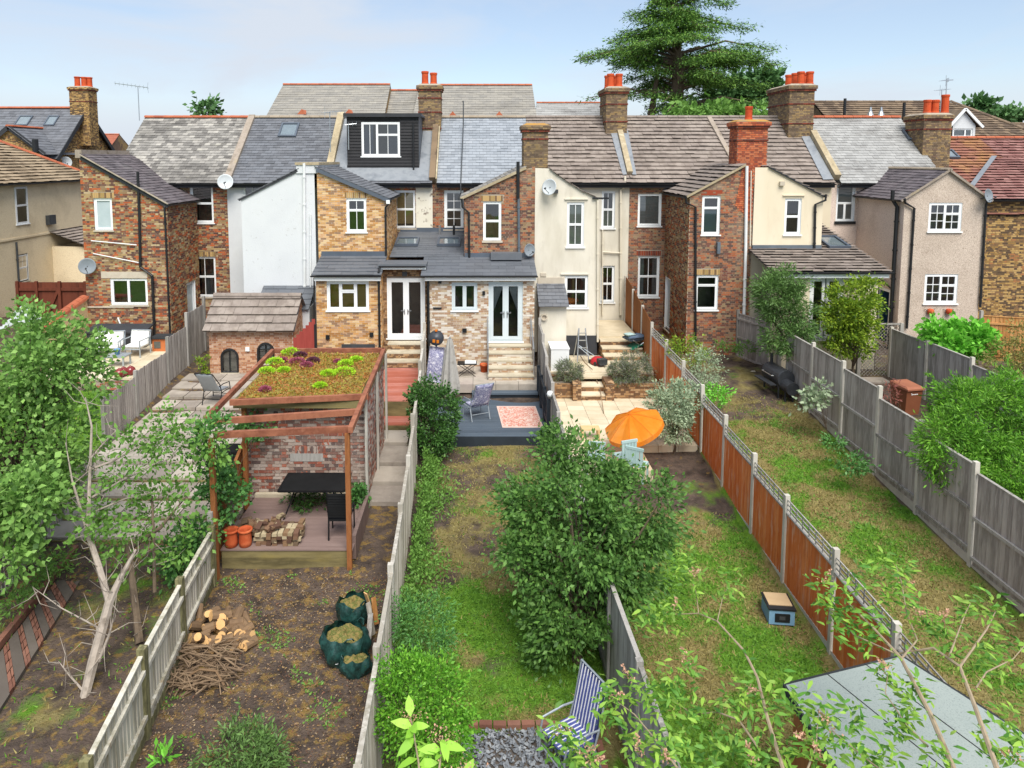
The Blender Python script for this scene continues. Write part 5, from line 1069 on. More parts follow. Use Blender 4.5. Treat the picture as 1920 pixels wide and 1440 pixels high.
fence('tall grey vertical board fence left of the brick playhouse', [(-10.75, 27.4, 1.0, 3.2), (-10.7, 25.6, .95, 2.95), (-10.65, 23.8, .8, 2.5), (-10.6, 21.4, .5, 2.05), (-10.55, 19.4, .38, 1.9)], 'wood_grey_dark', face=1, gravel=.05, posth=.05, pm='wood_grey', gm='wood_grey', cap=False)
fence('low grey picket fence at bottom left beside the path', [(-9.95, 17.6, .2, 1.1), (-9.7, 15.8, .15, 1.05), (-9.45, 14.0, .1, 1.0), (-9.25, 12.2, .05, .95), (-9.1, 10.4, .0, .9)], 'wood_grey', face=1, gravel=.0, bw=.13, gap=.035, rails=(.75,), posth=.05, pm='wood_grey', cap=False, top='slope')
p = [atZ(1410, 690, .75), atZ(1456, 700, .75)]
fence('short grey panel by the orange house pipe at the end of the right lawn', [(p[0].x-.1, p[0].y+1.3, .75, 2.65), (p[1].x, p[1].y-.2, .7, 2.55)], 'wood_grey_dark', rails=(.1, .5, .9), gravel=0, pm='wood_grey', posth=.05)
fence('new orange pine fence with diagonal braces at the right edge', [(19.2, 26.6, .9, 2.7), (21.0, 26.0, .9, 2.65), (22.6, 25.4, .9, 2.6)], 'wood_new', face=-1, gravel=0, rails=(.15, .85), pm='wood_grey', posth=.15)
gt = thing('gate', 'dark brown boarded double gate with diagonal brace at far left', 'gate', group=None)
gx0_, gx1_ = atY(36, 560, 30.).x, atY(163, 560, 30.).x; gz0, gz1 = 1.0, atY(100, 529, 30.).z
bme = unit_board(.14, .02, 'wood_redbrown'); n_ = int((gx1_-gx0_)/.145)
for i in range(n_): addpart('board', bme, gt, (gx0_+.07+i*.145, 30., gz0), 0, (1, 1, gz1-gz0))
for zz_ in (gz0+.35, gz1-.3): MB().beam((gx0_, 29.95, zz_), (gx1_, 29.95, zz_), .06, .12).build('rail', 'wood_redbrown', gt)
for x in (gx0_, gx0_+(gx1_-gx0_)*.28, gx0_+(gx1_-gx0_)*.62, gx1_): MB().box(x-.06, x+.06, 29.88, 29.97, gz0, gz1+.05).build('post', 'wood_redbrown', gt)
MB().beam((gx0_+(gx1_-gx0_)*.32, 29.93, gz0+.35), (gx0_+(gx1_-gx0_)*.6, 29.93, gz1-.3), .05, .11).build('brace', 'wood_redbrown', gt)
# lattice screen
tr = thing('trellis_screen', 'grey diamond lattice screen between two posts behind the bin', 'trellis'); ty = 24.75
t0, t1 = atY(1611, 650, ty).x, atY(1688, 650, ty).x; tz0, tz1 = .85, atY(1650, 606, ty).z
for x in (t0, t1): MB().box(x-.06, x+.06, ty-.05, ty+.05, tz0-.1, tz1).build('post', 'wood_grey', tr)
MB().box(t0, t1, ty-.03, ty+.03, tz1-.06, tz1).build('rail', 'wood_grey', tr)
hgt = tz1-tz0-.06; n_ = 26
for s_ in (1, -1):
    for i in range(n_):
        x = t0-hgt+(t1-t0+hgt)*i/n_; a = [x, tz0]; b = [x+hgt, tz1-.06]
        if a[0] < t0: a = [t0, tz0+(t0-x)]
        if b[0] > t1: b = [t1, tz0+(t1-x)]
        if b[0]-a[0] < .05: continue
        if s_ < 0: a[0], b[0] = t0+t1-a[0], t0+t1-b[0]
        MB().beam((a[0], ty+s_*.006, a[1]), (b[0], ty+s_*.006, b[1]), .01, .022, (0, 1, 0)).build('lattice_strip', 'wood_grey', tr)
# ------------------------------------------------------------------ central garden: steps, landing and blue deck
def slab(parent, name, x0, x1, y0, y1, z, th, m_, g_=.0): return MB().box(x0+g_, x1-g_, y0+g_, y1-g_, z-th, z).build(name, m_, parent)
st = thing('brick_steps', 'brick steps with stone treads up to the white french doors', 'steps')
sx0, sx1 = .38, 1.95; zt0 = 1.74; zb0 = .86; n_ = 5
for i in range(n_):
    z = zt0-(i)*(zt0-zb0)/n_; y0 = 25.98-(i+1)*.34; y1 = 25.98-i*.34
    o_ = brick_block(st, 'step', sx0, sx1, y0+.03, 25.97 if i == 0 else y1+.03, .5, z-.055, 'brick_pale', 'mortar_pale')
    slab(st, 'tread', sx0-.03, sx1+.03, y0, y1+.02, z, .055, 'tread_stone')
for x in (sx0-.02, sx1+.02):
    rl = MB(); rl.tube([(x, 25.9, 1.7), (x, 25.9, 2.75), (x, 24.4, 1.95), (x, 24.4, .9)], .02, 6); rl.tube([(x, 25.1, 1.3), (x, 25.1, 2.33)], .015, 5); rl.build('handrail', 'alu', st)
ld = thing('patio_landing', 'pale concrete landing behind the blue deck', 'patio')
for i in range(5):
    for j in range(3):
        slab(ld, 'paving_slab', -1.75+i*.79, -1.75+(i+1)*.79, 23.85+j*.72, 23.85+(j+1)*.72, .86, .3, 'paving_grey', .006)
dk = thing('blue_deck', 'dark slate-blue composite deck with rug and chair on it', 'deck')
DZ = .45; dx0, dx1, dy0, dy1 = -1.5, 2.12, 20.26, 23.84
n_ = 24; w_ = (dy1-dy0)/n_
for i in range(n_): slab(dk, 'deck_board', dx0, dx1, dy0+i*w_, dy0+(i+1)*w_, DZ, .03, 'deck_blue', .0025)
MB().box(dx0, dx1, dy0-.03, dy0, -.05, DZ-.005).build('fascia', 'deck_navy', dk)
slab(dk, 'step', -.2, 2.05, 23.5, 23.83, .66, .06, 'deck_blue'); MB().box(-.2, 2.05, 23.55, 23.83, .45, .6).build('riser', 'deck_navy', dk)
for (x, y) in ((2.08, 20.35), (2.08, 21.5), (2.08, 22.7), (2.08, 23.8)): MB().box(x-.05, x+.05, y-.05, y+.05, .45, 1.55).build('post', 'deck_navy', dk)
for z in (.75, 1.45): MB().beam((2.08, 20.35, z), (2.08, 23.8, z), .05, .08).build('rail', 'deck_navy', dk)
for i in range(18): MB().box(2.065, 2.095, 20.5+i*.185, 20.53+i*.185, .75, 1.45).build('baluster', 'deck_navy', dk)
MB().lathe([(0, -.1), (.07, -.08), (.1, 0), (.07, .08), (0, .1)], 12, c=(2.12, 20.3, 1.72)).build('lamp_globe', 'upvc', dk, True)
# rug
mat('rug', ['d8c2b4','c0705c','e0d0c4','b85c4a','d4aea0'], nscale=5, detail=6, contrast=(.38, .62), rough=.95)
mat('rug_edge', ['dcc4b8','d0b0a4'], rough=.95)
ra, rb, rc, rd = atZ(942, 802, DZ), atZ(1019, 802, DZ), atZ(1004, 762, DZ), atZ(931, 762, DZ)
rg = thing('rug', 'red and cream patterned outdoor rug on the blue deck', 'rug'); mb = MB()
mb.v += [(p.x, p.y, DZ+.012) for p in (ra, rb, rc, rd)]+[(p.x, p.y, DZ+.002) for p in (ra, rb, rc, rd)]; mb.f += [(0, 1, 2, 3), (4, 5, 1, 0), (5, 6, 2, 1), (6, 7, 3, 2), (7, 4, 0, 3)]; mb.build('border', 'rug_edge', rg)
cc = (ra+rb+rc+rd)/4; mb = MB(); mb.poly([(cc.x+(p.x-cc.x)*.93, cc.y+(p.y-cc.y)*.91, DZ+.016) for p in (ra, rb, rc, rd)]); mb.build('field', 'rug', rg)
# gravel seating corner with brick edging at the bottom
gv = thing('gravel_patch', 'grey slate chippings at the bottom with brick edging', 'gravel'); rr = np.random.default_rng(5)
n_ = 5200; gxp = rr.uniform(-.25, 1.75, n_); gyp = rr.uniform(6.5, 10.25, n_); sz = rr.uniform(.016, .038, n_)
Vv = np.zeros((n_, 4, 3)); an = rr.uniform(0, 6.28, n_); tl = rr.uniform(-.5, .5, (n_, 2))
for k in range(4):
    a = an+k*math.pi/2; dx = np.cos(a)*sz*(1.3 if k % 2 else .75); dy = np.sin(a)*sz*(1.3 if k % 2 else .75)
    Vv[:, k, 0] = gxp+dx; Vv[:, k, 1] = gyp+dy; Vv[:, k, 2] = -.255+tl[:, 0]*dx+tl[:, 1]*dy+rr.uniform(0, .03, n_)
np_mesh('slate_chippings', Vv.reshape(-1, 3), np.arange(n_*4).reshape(-1, 4), 'gravel', gv, 'stuff')
slab(gv, 'gravel_bed', -.3, 1.8, 6.4, 10.3, -.28, .1, 'paving_path')
for i in range(9): o_ = MB().box(-.1, .1, -.05, .05, -.1, 0).build('edging_brick', 'paving_brick', gv); o_.location = (-.1+i*.222, 10.33, -.2+rnd.uniform(-.01, .01)); o_.rotation_euler = (0, 0, rnd.uniform(-.04, .04))
for i in range(11): o_ = MB().box(-.05, .05, -.1, .1, -.1, 0).build('edging_brick', 'paving_brick', gv); o_.location = (1.84+.02*i/10, 9.9-i*.222, -.2); o_.rotation_euler = (0, 0, rnd.uniform(-.08, .08))
# ------------------------------------------------------------------ pergola garden
rs = thing('red_deck', 'worn red painted timber landing below the left french doors', 'deck'); RX0, RX1 = -3.35, -2.0
n_ = 22; ya_, yb_ = 21.5, 25.0
for i in range(n_): slab(rs, 'deck_board', RX0, RX1, ya_+(yb_-ya_)*i/n_, ya_+(yb_-ya_)*(i+1)/n_, 1.1, .04, 'deck_red', .003)
MB().box(RX0, RX1, ya_-.02, ya_, .3, 1.07).build('riser', 'sleeper', rs)
for i in range(4): slab(rs, 'deck_board', RX0, RX1, 20.75+.18*i, 20.75+.18*(i+1), .62, .04, 'deck_red', .003)
MB().box(RX0, RX1, 20.72, 20.75, .2, .59).build('riser', 'sleeper', rs)
ps = thing('porch_steps', 'three brown brick steps up to the left french doors', 'steps')
for i in range(3):
    z = 1.75-i*.22; y0 = 26.3-(i+1)*.42
    brick_block(ps, 'step', RX0, RX1, y0+.02, 26.5, .8, z-.05, 'brick_steps', 'mortar_dark'); slab(ps, 'tread', RX0-.02, RX1, y0, y0+.44, z, .05, 'tread_stone')
pt = thing('concrete_path', 'worn concrete slabs stepping down beside the pale fence', 'path')
for i, (y0, y1, z) in enumerate(((19.75, 20.7, .47), (18.55, 19.7, .4), (17.55, 18.5, .33), (16.6, 17.5, .26))): slab(pt, 'paving_slab', -3.2+.02*i, -2.02+.08*i, y0, y1, z, .2, 'paving_grey', .015)
# brick store with planted roof
bs = thing('brick_store', 'old brick garden store with flowering sedum roof under the pergola', 'outbuilding')
B0, B1, BY0, BY1, BZ0, BZ1 = -5.62, -2.72, 16.6, 19.9, .3, 2.78
mb = MB(); mb.box(B0+.01, B1-.01, BY0+.01, BY1, BZ0, BZ1); wl0 = mb.build('wall', 'mortar_pale', bs)
sg = []; brick_mesh(None, front(BY0), [(B0, BZ0), (B1, BZ0), (B1, BZ1), (B0, BZ1)], [(-4.55, -3.75, 1.32, 1.48)], single=sg, seed=5, j=.013)
sg.sort(key=lambda q: -(q[2])); unit = MB().box(0, 1, -.012, .02, 0, 1).mesh('brick'); unit.materials.append(MATS['brick_store'])
mass = MB(); full = [q for q in sg if q[1]-q[0] > .15]; keep = set(id(q) for q in full[:300])
for q in sg:
    if id(q) in keep: addpart('brick', unit, wl0, (q[0], BY0, q[2]), 0, (q[1]-q[0], .6+q[4]*40, q[3]-q[2]))
    else: mass.box(q[0], q[1], BY0-.012, BY0+.02, q[2], q[3])
brick_mesh(mass, sideR(B1), [(BY0, BZ0), (BY1, BZ0), (BY1, BZ1), (BY0, BZ1)], [], seed=6); brick_mesh(mass, sideL(B0), [(BY0, BZ0), (BY1, BZ0), (BY1, BZ1), (BY0, BZ1)], [], seed=7)
mass.build('brickwork', 'brick_store_mass', wl0, kind='stuff')
MB().box(-4.55, -3.75, BY0-.02, BY0+.05, 1.3, 1.5).build('lintel', 'wood_grey', bs)
for i, x in enumerate(np.arange(-4.5, -3.7, .075)): MB().box(x, x+.062, BY0-.018, BY0, 1.5, 1.68).build('soldier_brick', 'brick_store', bs)
RZ2 = 3.05
mb = MB(); mb.box(B0-.1, B1+.02, 16.1, 20.0, 2.8, RZ2-.06); mb.build('roof_deck', 'sleeper', bs)
nx2, ny2 = 60, 80; sv_ = np.random.default_rng(3); xs_ = np.linspace(B0-.02, B1-.08, nx2); ys_ = np.linspace(16.2, 19.95, ny2)
VV = [(x, y, RZ2-.04+.02*math.sin(x*9+y*3)*math.sin(y*7)+sv_.uniform(0, .025)) for y in ys_ for x in xs_]
np_mesh('sedum_mat', VV, [(r*nx2+c, r*nx2+c+1, (r+1)*nx2+c+1, (r+1)*nx2+c) for r in range(ny2-1) for c in range(nx2-1)], 'sedum_base', bs, 'stuff')
pg = thing('pergola', 'red-brown timber pergola frame round the sedum roof', 'pergola')
def pb(name, a, b, w=.1, h_=.12, m_='pergola'): return MB().beam(a, b, w, h_).build(name, m_, pg)
XL, XRr = -5.78, -2.6
pb('side_beam', (XL, 14.6, RZ2+.05), (XL-.12, 20.0, RZ2+.05)); pb('side_beam', (XRr, 14.0, RZ2+.05), (XRr-.12, 20.1, RZ2+.05))
for (ya2, yb2, x0_) in ((14.02, 14.05, -5.35), (14.75, 15.05, -5.72), (15.95, 16.05, -5.7)): pb('cross_beam', (x0_, ya2-.1, RZ2-.02), (XRr+.03, yb2+.1, RZ2+.02), .09, .13)
pb('back_beam', (XL-.1, 20.0, RZ2+.05), (XRr-.1, 20.08, RZ2+.05))
pb('post', (-2.68, 14.1, -.1), (-2.68, 14.1, RZ2-.05), .1, .1, 'pergola_post'); pb('post', (-5.36, 13.8, -.1), (-5.36, 13.8, RZ2-.05), .1, .1, 'pergola_post'); pb('post', (-5.5, 16.2, .3), (-5.5, 16.2, RZ2-.05), .1, .1, 'pergola_post')
# drainage board down the right side of the store
for y_ in (16.35, 18.2, 20.0): MB().box(B1+.03, B1+.09, y_, y_+.09, .3, 3.0).build('batten', 'wood_pale', pg)
bd2 = thing('brown_deck', 'brown composite deck under the pergola on mossy sleepers', 'deck')
n_ = 17
for i in range(n_): slab(bd2, 'deck_board', -5.4, -2.62, 14.15+.144*i, 14.15+.144*(i+1), .45, .03, 'deck_brown', .0025)
for k in range(3): MB().box(-5.38, -2.75, 14.17, 14.27, -.05+k*.155, .1+k*.155).build('sleeper', 'sleeper', bd2)
MB().box(-2.68, -2.6, 14.4, 16.2, .1, .62).build('edge_board', 'deck_brown', bd2); MB().box(-5.4, -2.8, 16.45, 16.58, .45, .53).build('back_kerb', 'tread_stone', bd2)
# ------------------------------------------------------------------ playhouse shed of the white house garden
ph = thing('brick_playhouse', 'small orange brick playhouse with arched windows and tiled roof', 'outbuilding')
sy = 25.0; s0, s1 = atY(393, 660, sy).x, atY(550, 660, sy).x; szb, szt = .7, 2.58
aw = [FR(416, 655, 446, 698, sy), FR(484, 644, 513, 680, sy)]
wall(ph, 'wall', front(sy), [(s0, szb), (s1, szb), (s1, szt), (s0, szt)], aw, 'mortar_pale', 'brick_orange')
MB().box(s0+.01, s1-.01, sy+.5, sy+2, szb, szt).build('body', 'mortar_pale', ph); wall(ph, 'side_wall', sideR(s1), [(sy, szb), (sy+2, szb), (sy+2, szt+.0), (sy+1, szt+.9), (sy, szt)], [], 'mortar_pale', 'brick_orange')
for a_ in aw:
    fr_ = MB(); uc = (a_[0]+a_[1])/2; rw = (a_[1]-a_[0])/2; vc = a_[3]-rw; pts = [(a_[0], a_[2])]+[(uc-rw*math.cos(t_), vc+rw*math.sin(t_)) for t_ in np.linspace(0, math.pi, 11)]+[(a_[1], a_[2]), (a_[0], a_[2])]
    fr_.tube([front(sy)(u, v, .02) for u, v in pts], .045, 6); fr_.tube([front(sy)(uc, a_[2], .02), front(sy)(uc, a_[3], .02)], .02, 5); fo = fr_.build('arched_window', 'black_plastic', ph)
    q = MB(); q.poly([front(sy)(u, v, -.02) for u, v in pts[:-1]]); q.build('pane', 'glass', fo)
    q = MB(); q.poly([front(sy)(a_[0], a_[2], -.2), front(sy)(a_[1], a_[2], -.2), front(sy)(a_[1], a_[3], -.2), front(sy)(a_[0], a_[3], -.2)]); q.build('interior', 'room', fo)
    q = MB(); n0 = [front(sy)(a_[0], a_[3]+.03, .015)]+[front(sy)(u, v, .015) for u, v in pts[1:-1]]+[front(sy)(a_[1], a_[3]+.03, .015)]
    for k in range(1, len(n0)-2):
        u_ = a_[0] if k < len(n0)//2 else a_[1]; q.poly([n0[k], n0[k+1], Vector((n0[k+1].x, n0[k+1].y, a_[3]+.03)), Vector((n0[k].x, n0[k].y, a_[3]+.03))])
    q.build('arch_infill', 'brick_orange', fo)
    MB().box(a_[0]-.06, a_[1]+.06, sy-.08, sy, a_[2]-.07, a_[2]).build('sill', 'tread_stone', fo)
roofplane(ph, 'roof', (s0-.12, sy-.25, szt-.08), (s1+.12, sy-.25, szt-.08), (s1+.12, sy+.95, szt+.98), (s0-.12, sy+.95, szt+.98), .33, .36, 'tile_brown', courses=True, seed=140, lift=.06, th=.03)
mb = MB(); mb.poly([(s0-.12, sy+2.1, szt-.05), (s1+.12, sy+2.1, szt-.05), (s1+.12, sy+.95, szt+.98), (s0-.12, sy+.95, szt+.98)]); mb.build('far_slope', 'tile_brown', ph)
ridge(ph, (s0-.12, sy+.95, szt+1.0), (s1+.12, sy+.95, szt+1.0), 'tile_brown', .12)
q = atY(465, 654, sy); MB().box(q.x-.07, q.x+.07, sy-.08, sy, q.z-.07, q.z+.07).build('wall_lamp', 'upvc', ph)
# red gate beside the playhouse
rgt = thing('red_gate', 'small red stained gate with sloping top beside the golden extension', 'gate'); bme = unit_board(.11, .02, 'wood_orange')
mat('wood_red', ['8c3a34','9c463e','7d322d'], rnd=.5, src='object', nscale=2.5, stretch=(4, 4, .6), rough=.8); bme.materials[0] = MATS['wood_red']
a_ = atY(553, 640, 24.6); b_2 = atY(590, 640, 24.6); n_ = int((b_2.x-a_.x)/.112)
for i in range(n_+1): x = a_.x+i*.112; zt_ = atY(553, 633, 24.6).z+(atY(590, 598, 24.6).z-atY(553, 633, 24.6).z)*i/n_; addpart('board', bme, rgt, (x, 24.6, .8), 0, (1, 1, zt_-.8))
MB().box(b_2.x, b_2.x+.08, 24.55, 24.65, .8, 2.8).build('post', 'black_plastic', rgt); MB().beam((a_.x, 24.63, 1.3), (b_2.x, 24.63, 1.4), .04, .1).build('rail', 'wood_red', rgt)
# ------------------------------------------------------------------ far-left gardens
pv = thing('grey_patio', 'weathered slab patio and broad steps behind the bare tree', 'patio')
for i in range(6):
    for j in range(9):
        y0 = 18.2+j*.75; z = max(zg(-8.5, y0+.4)+.05, .6); slab(pv, 'paving_slab', -10.4+i*.7, -9.7+i*.7, y0, y0+.75, z, .3, 'paving_grey', .015)
for k, (y0, z) in enumerate(((17.4, .5), (16.6, .41), (15.8, .32), (15.0, .24))):
    for i in range(6): slab(pv, 'step_slab', -10.0+i*.7+.1*k, -9.3+i*.7+.1*k, y0, y0+.8, z, .3, 'paving_grey', .015); MB().box(-10.0+i*.7+.1*k, -9.3+i*.7+.1*k, y0-.05, y0-.002, z-.3, z-.05).build('riser', 'sleeper', pv)
pth = thing('garden_path', 'brick and slab banded path at bottom left', 'path'); la, lb, ra_, rb_ = atZ(150, 1032, .13), atZ(-60, 1297, .1), atZ(174, 1052, .13), atZ(-60, 1425, .1)
def P_(t_, s2): return la.lerp(lb, t_).lerp(ra_.lerp(rb_, t_), s2)
t0_ = 0.; row = 0
while t0_ < 1:
    cols = (1, 5, 5)[row % 3]; t1_ = t0_+(.062, .021, .021)[row % 3]*rnd.uniform(.85, 1.2)
    for c_ in range(cols):
        a0, a1, a2, a3 = P_(t0_, c_/cols+.012), P_(t0_, (c_+1)/cols-.012), P_(t1_-.0025, (c_+1)/cols-.012), P_(t1_-.0025, c_/cols+.012)
        mb = MB(); e_ = rnd.uniform(-.008, .012); mb.v += [(p.x+rnd.uniform(-.006, .006), p.y, p.z+e_) for p in (a0, a1, a2, a3)]+[(p.x, p.y, p.z-.1) for p in (a0, a1, a2, a3)]; mb.f += [(0, 1, 2, 3), (4, 5, 1, 0), (5, 6, 2, 1), (6, 7, 3, 2), (7, 4, 0, 3)]
        mb.build('paving_brick' if cols > 1 else 'paving_slab', 'paving_brick' if cols > 1 else 'paving_path', pth)
    t0_ = t1_; row += 1
for i in range(22):
    p = la.lerp(lb, i/22); q = la.lerp(lb, (i+.94)/22); o_ = MB().beam(p+Vector((-.08, 0, .05)), q+Vector((-.08, 0, .05)), .1, .14).build('kerb_brick', 'paving_brick', pth)
# raised terrace of the left-hand house
tc_ = thing('raised_terrace', 'raised paved terrace with brick retaining wall at left', 'terrace')
brick_block(tc_, 'retaining_wall', -15.0, -10.95, 23.1, 23.35, .3, 1.26, 'brick_store_mass', 'mortar_pale'); MB().box(-15, -10.95, 23.35, 28, .3, 1.24).build('fill', 'paving_pale', tc_)
for i in range(6):
    for j in range(7): slab(tc_, 'paving_slab', -15+i*.68, -15+(i+1)*.68, 23.1+j*.7, 23.1+(j+1)*.7, 1.32, .06, 'paving_pale', .005)
bw_ = thing('boundary_wall', 'rendered garden wall with sloping orange coping at left', 'wall')
ya3, yb3 = 24.6, 28.0; xw = -15.75
mb = MB(); mb.v += [(xw-.12, ya3, .3), (xw+.12, ya3, .3), (xw+.12, yb3, .3), (xw-.12, yb3, .3), (xw-.12, ya3, 2.35), (xw+.12, ya3, 2.35), (xw+.12, yb3, 3.0), (xw-.12, yb3, 3.0)]; mb.f += [(4, 5, 6, 7), (0, 1, 5, 4), (1, 2, 6, 5), (2, 3, 7, 6), (3, 0, 4, 7)]; mb.build('wall_body', 'brick_golden', bw_)
ridge(bw_, (xw, ya3, 2.42), (xw, yb3, 3.07), 'ridge_terracotta', .17, 'coping_tiles', .3)
# ------------------------------------------------------------------ cream house patio
cp = thing('cream_patio', 'cream paved two-level patio with brick planters and steps', 'patio')
PZ = .24
for i in range(7):
    for j in range(14):
        y0 = 18.4+j*.42
        if i > 3 and y0 < 20.0: continue
        slab(cp, 'paving_slab', 2.45+i*.57, 2.45+(i+1)*.57, y0, y0+.42, PZ, .3, 'paving_pale', .005)
for i in range(7):
    for j in range(4): slab(cp, 'paving_slab', 2.45+i*.57, 2.45+(i+1)*.57, 25.32+j*.55, 25.32+(j+1)*.55, .85, .06, 'paving_pale', .005)
yw = 24.2
for (x0_, x1_) in ((2.4, 3.3), (4.72, 6.4)): brick_block(cp, 'planter_wall', x0_, x1_, yw, yw+.2, -.1, .78, 'brick_steps'); MB().box(x0_, x1_, yw+.2, 25.2, -.1, .7).build('planter_soil', 'sleeper', cp)
for x in (3.3, 4.44): brick_block(cp, 'pier', x, x+.28, yw-.25, yw+.5, -.1, .84, 'brick_steps'); slab(cp, 'pier_cap', x-.01, x+.29, yw-.26, yw+.5, .88, .04, 'brick_steps')
for k, (y0, z) in enumerate(((yw-.2, .44), (yw+.18, .64))): brick_block(cp, 'step', 3.58, 4.44, y0, y0+.5, -.1, z-.05, 'brick_steps'); slab(cp, 'tread', 3.58, 4.44, y0-.02, y0+.5, z, .05, 'paving_pale')
for j in range(2): slab(cp, 'tread', 3.32, 4.7, yw+.55+j*.28, yw+.55+(j+1)*.28, .83+.004*j, .06, 'paving_pale', .004)
brick_block(cp, 'step_wall', 2.45, 6.4, 25.2, 25.32, .2, .8, 'brick_steps')
for k in range(4): brick_block(cp, 'step', 4.85, 6.42, 26.2+k*.45, 26.6+k*.45, .5, .85+k*.18, 'brick_steps'); slab(cp, 'tread', 4.85, 6.42, 26.18+k*.45, 26.65+k*.45, .9+k*.18, .05, 'paving_pale')
slab(cp, 'landing', 4.85, 6.42, 28.0, 30.9, 1.5, .3, 'paving_pale')
# steps beside the bin
sp = thing('garden_steps', 'rough pale steps between the lattice and grey fence', 'steps')
for k in range(4): slab(sp, 'step_slab', 12.2, 14.3, 22.4+k*.5, 22.95+k*.5, .66+k*.09, .14, 'paving_grey', .01)
# ------------------------------------------------------------------ felt roofed shed at bottom right
fs = thing('garden_shed', 'shed with pale grey-green mineral felt roof at bottom right', 'shed'); EZs = 1.75
c = [atZ(1470, 1287, EZs), atZ(1690, 1229, EZs), atZ(1925, 1390, EZs)]
c = [c[0], c[1], c[2], c[2]+Vector((-.2, -1.9, 0)), c[0]+Vector((-.0, -1.6, 0))]; apx = sum(c, Vector())/5
def lift_(p): return Vector((p.x, p.y, p.z+.05*(c[1].y-p.y)))
rp_ = [lift_(p) for p in c]; mb = MB(); mb.poly(rp_); mb.poly([p-Zv*.05 for p in rp_]); mb.build('roof_felt', 'felt', fs)
for i in range(5):
    a, b = rp_[i], rp_[(i+1) % 5]; MB().beam(a-Zv*.05, b-Zv*.05, .03, .11).build('roof_edge', 'felt_edge', fs)
    ai = a.lerp(apx, .08); bi = b.lerp(apx, .08); mb = MB(); mb.poly([(ai.x, ai.y, -.6), (bi.x, bi.y, -.6), (bi.x, bi.y, bi.z), (ai.x, ai.y, ai.z)]); mb.build('wall', 'wood_brown_orange', fs)
for t_ in (.35, .68): p0 = c[0].lerp(c[1], t_); p1 = p0+Vector((.55, -1.6, 0)); MB().beam(lift_(p0)+Zv*.004, lift_(p1)+Zv*.004, .009, .008).build('felt_seam', 'felt_edge', fs)
# ------------------------------------------------------------------ garden furniture and loose things
mat('cushion_floral', ['8c8cae','c9c8d8','6a6a98','b5b4cc','dcdbe4'], nscale=9, detail=3, contrast=(.36, .64), rough=.95)
mat('metal_light', ['9ba4ab','adb5bb'], rough=.4, metal=.4)
mat('metal_black', ['1b1c1e','28292b'], rough=.5, metal=.3)
mat('mesh_black', ['151617','1e1f20'], rough=.8)
mat('fabric_grey', ['98958f','aaa7a1','85827c'], rough=.95, nscale=4)
mat('fabric_white', ['dcdcd8','e8e8e4'], rough=.95)
mat('fabric_orange', ['f08a1c','f89c34','f8b060'], nscale=1.5, rough=.85, trans=.45)
mat('fabric_seam', ['c8641a','d4742a'], rough=.9); mat('stripe_blue', ['4a528c','565e98'], rough=.9); mat('stripe_white', ['d8d8dc','e2e2e6'], rough=.9)
mat('bag_green', ['1a3e3a','234c47','122f2c','2c5650'], nscale=7, rough=.45, spec=.5, bump=.5, bscale=9)
mat('bag_fill', ['6a6a38','8c7a4c','54602e','9a8a5c'], nscale=16, rough=1)
mat('log_bark', ['6b5646','80684f','54443a'], rnd=.6, nscale=6, rough=.95); mat('log_end', ['c99a60','d8b07a','b5844c'], rnd=.7, nscale=6, rough=.9)
mat('twig', ['7a6552','8f7a62','5c4a3c'], rnd=.8, nscale=4, rough=.95)
mat('loose_brick', ['9a8a6c','6b5a48','b0a284','5c4438','84694f','7a5f4a','705444'], rnd=.85, src='object', const=True, nscale=4, rough=.95)
mat('bin_brown', ['7a4a34','86543c'], rough=.5, nscale=2); mat('bin_lid', ['96604a','a36a52'], rough=.5)
mat('steel_dark', ['3c3f44','4a4d52','33363a'], rough=.45, metal=.4); mat('steel_grey', ['7c8288','8d9398'], rough=.5, metal=.3)
mat('hutch_wood', ['b5683c','c27648'], rough=.8); mat('ceramic_red', ['7d2f30','8c3838'], rough=.15, spec=.6); mat('bucket_blue', ['5c88b0','6a96bc'], rough=.5)
mat('pale_teal', ['9cb8b6','b0c8c6'], rough=.7, rnd=.5, src='object'); mat('stool_wood', ['cdb07c','d8be90'], rough=.8); mat('red_plastic', ['a8242c','b82c34'], rough=.4)
mat('green_metal', ['1f6a52','2a7a60'], rough=.5); mat('cardboard', ['b59a76','c2a884'], rough=.9); mat('toy_blue', ['7098b8','82a8c4'], rough=.5)
mat('print_white', ['dfe2e2','e8eaea'], rough=.6)
def grid_surf(f_, nu, nv):
    mb = MB(); mb.v = [tuple(f_(i/nu, j/nv)) for j in range(nv+1) for i in range(nu+1)]
    mb.f = [(j*(nu+1)+i, j*(nu+1)+i+1, (j+1)*(nu+1)+i+1, (j+1)*(nu+1)+i) for j in range(nv) for i in range(nu)]; return mb
def cushion(parent, name, M, w, l, th, m_, bev=.25):
    mb = MB(); nu, nv = 8, 8; 
    for sgn in (1, -1):
        b0 = len(mb.v)
        for j in range(nv+1):
            for i in range(nu+1):
                u, v = i/nu*2-1, j/nv*2-1; e = (1-abs(u)**6)*(1-abs(v)**6); mb.v.append(tuple(M @ Vector((u*w/2, (v+1)/2*l, sgn*th/2*(.35+.65*e**.5)+.01*math.sin(u*9)*math.sin(v*14)))))
        mb.f += [(b0+j*(nu+1)+i, b0+j*(nu+1)+i+1, b0+(j+1)*(nu+1)+i+1, b0+(j+1)*(nu+1)+i) for j in range(nv) for i in range(nu)]
    k = (nu+1)*(nv+1); ring = [i for i in range(nu+1)]+[j*(nu+1)+nu for j in range(1, nv+1)]+[nv*(nu+1)+i for i in range(nu-1, -1, -1)]+[j*(nu+1) for j in range(nv-1, 0, -1)]
    for a, b in zip(ring, ring[1:]+ring[:1]): mb.f.append((a, b, b+k, a+k))
    return mb.build(name, m_, parent, True)
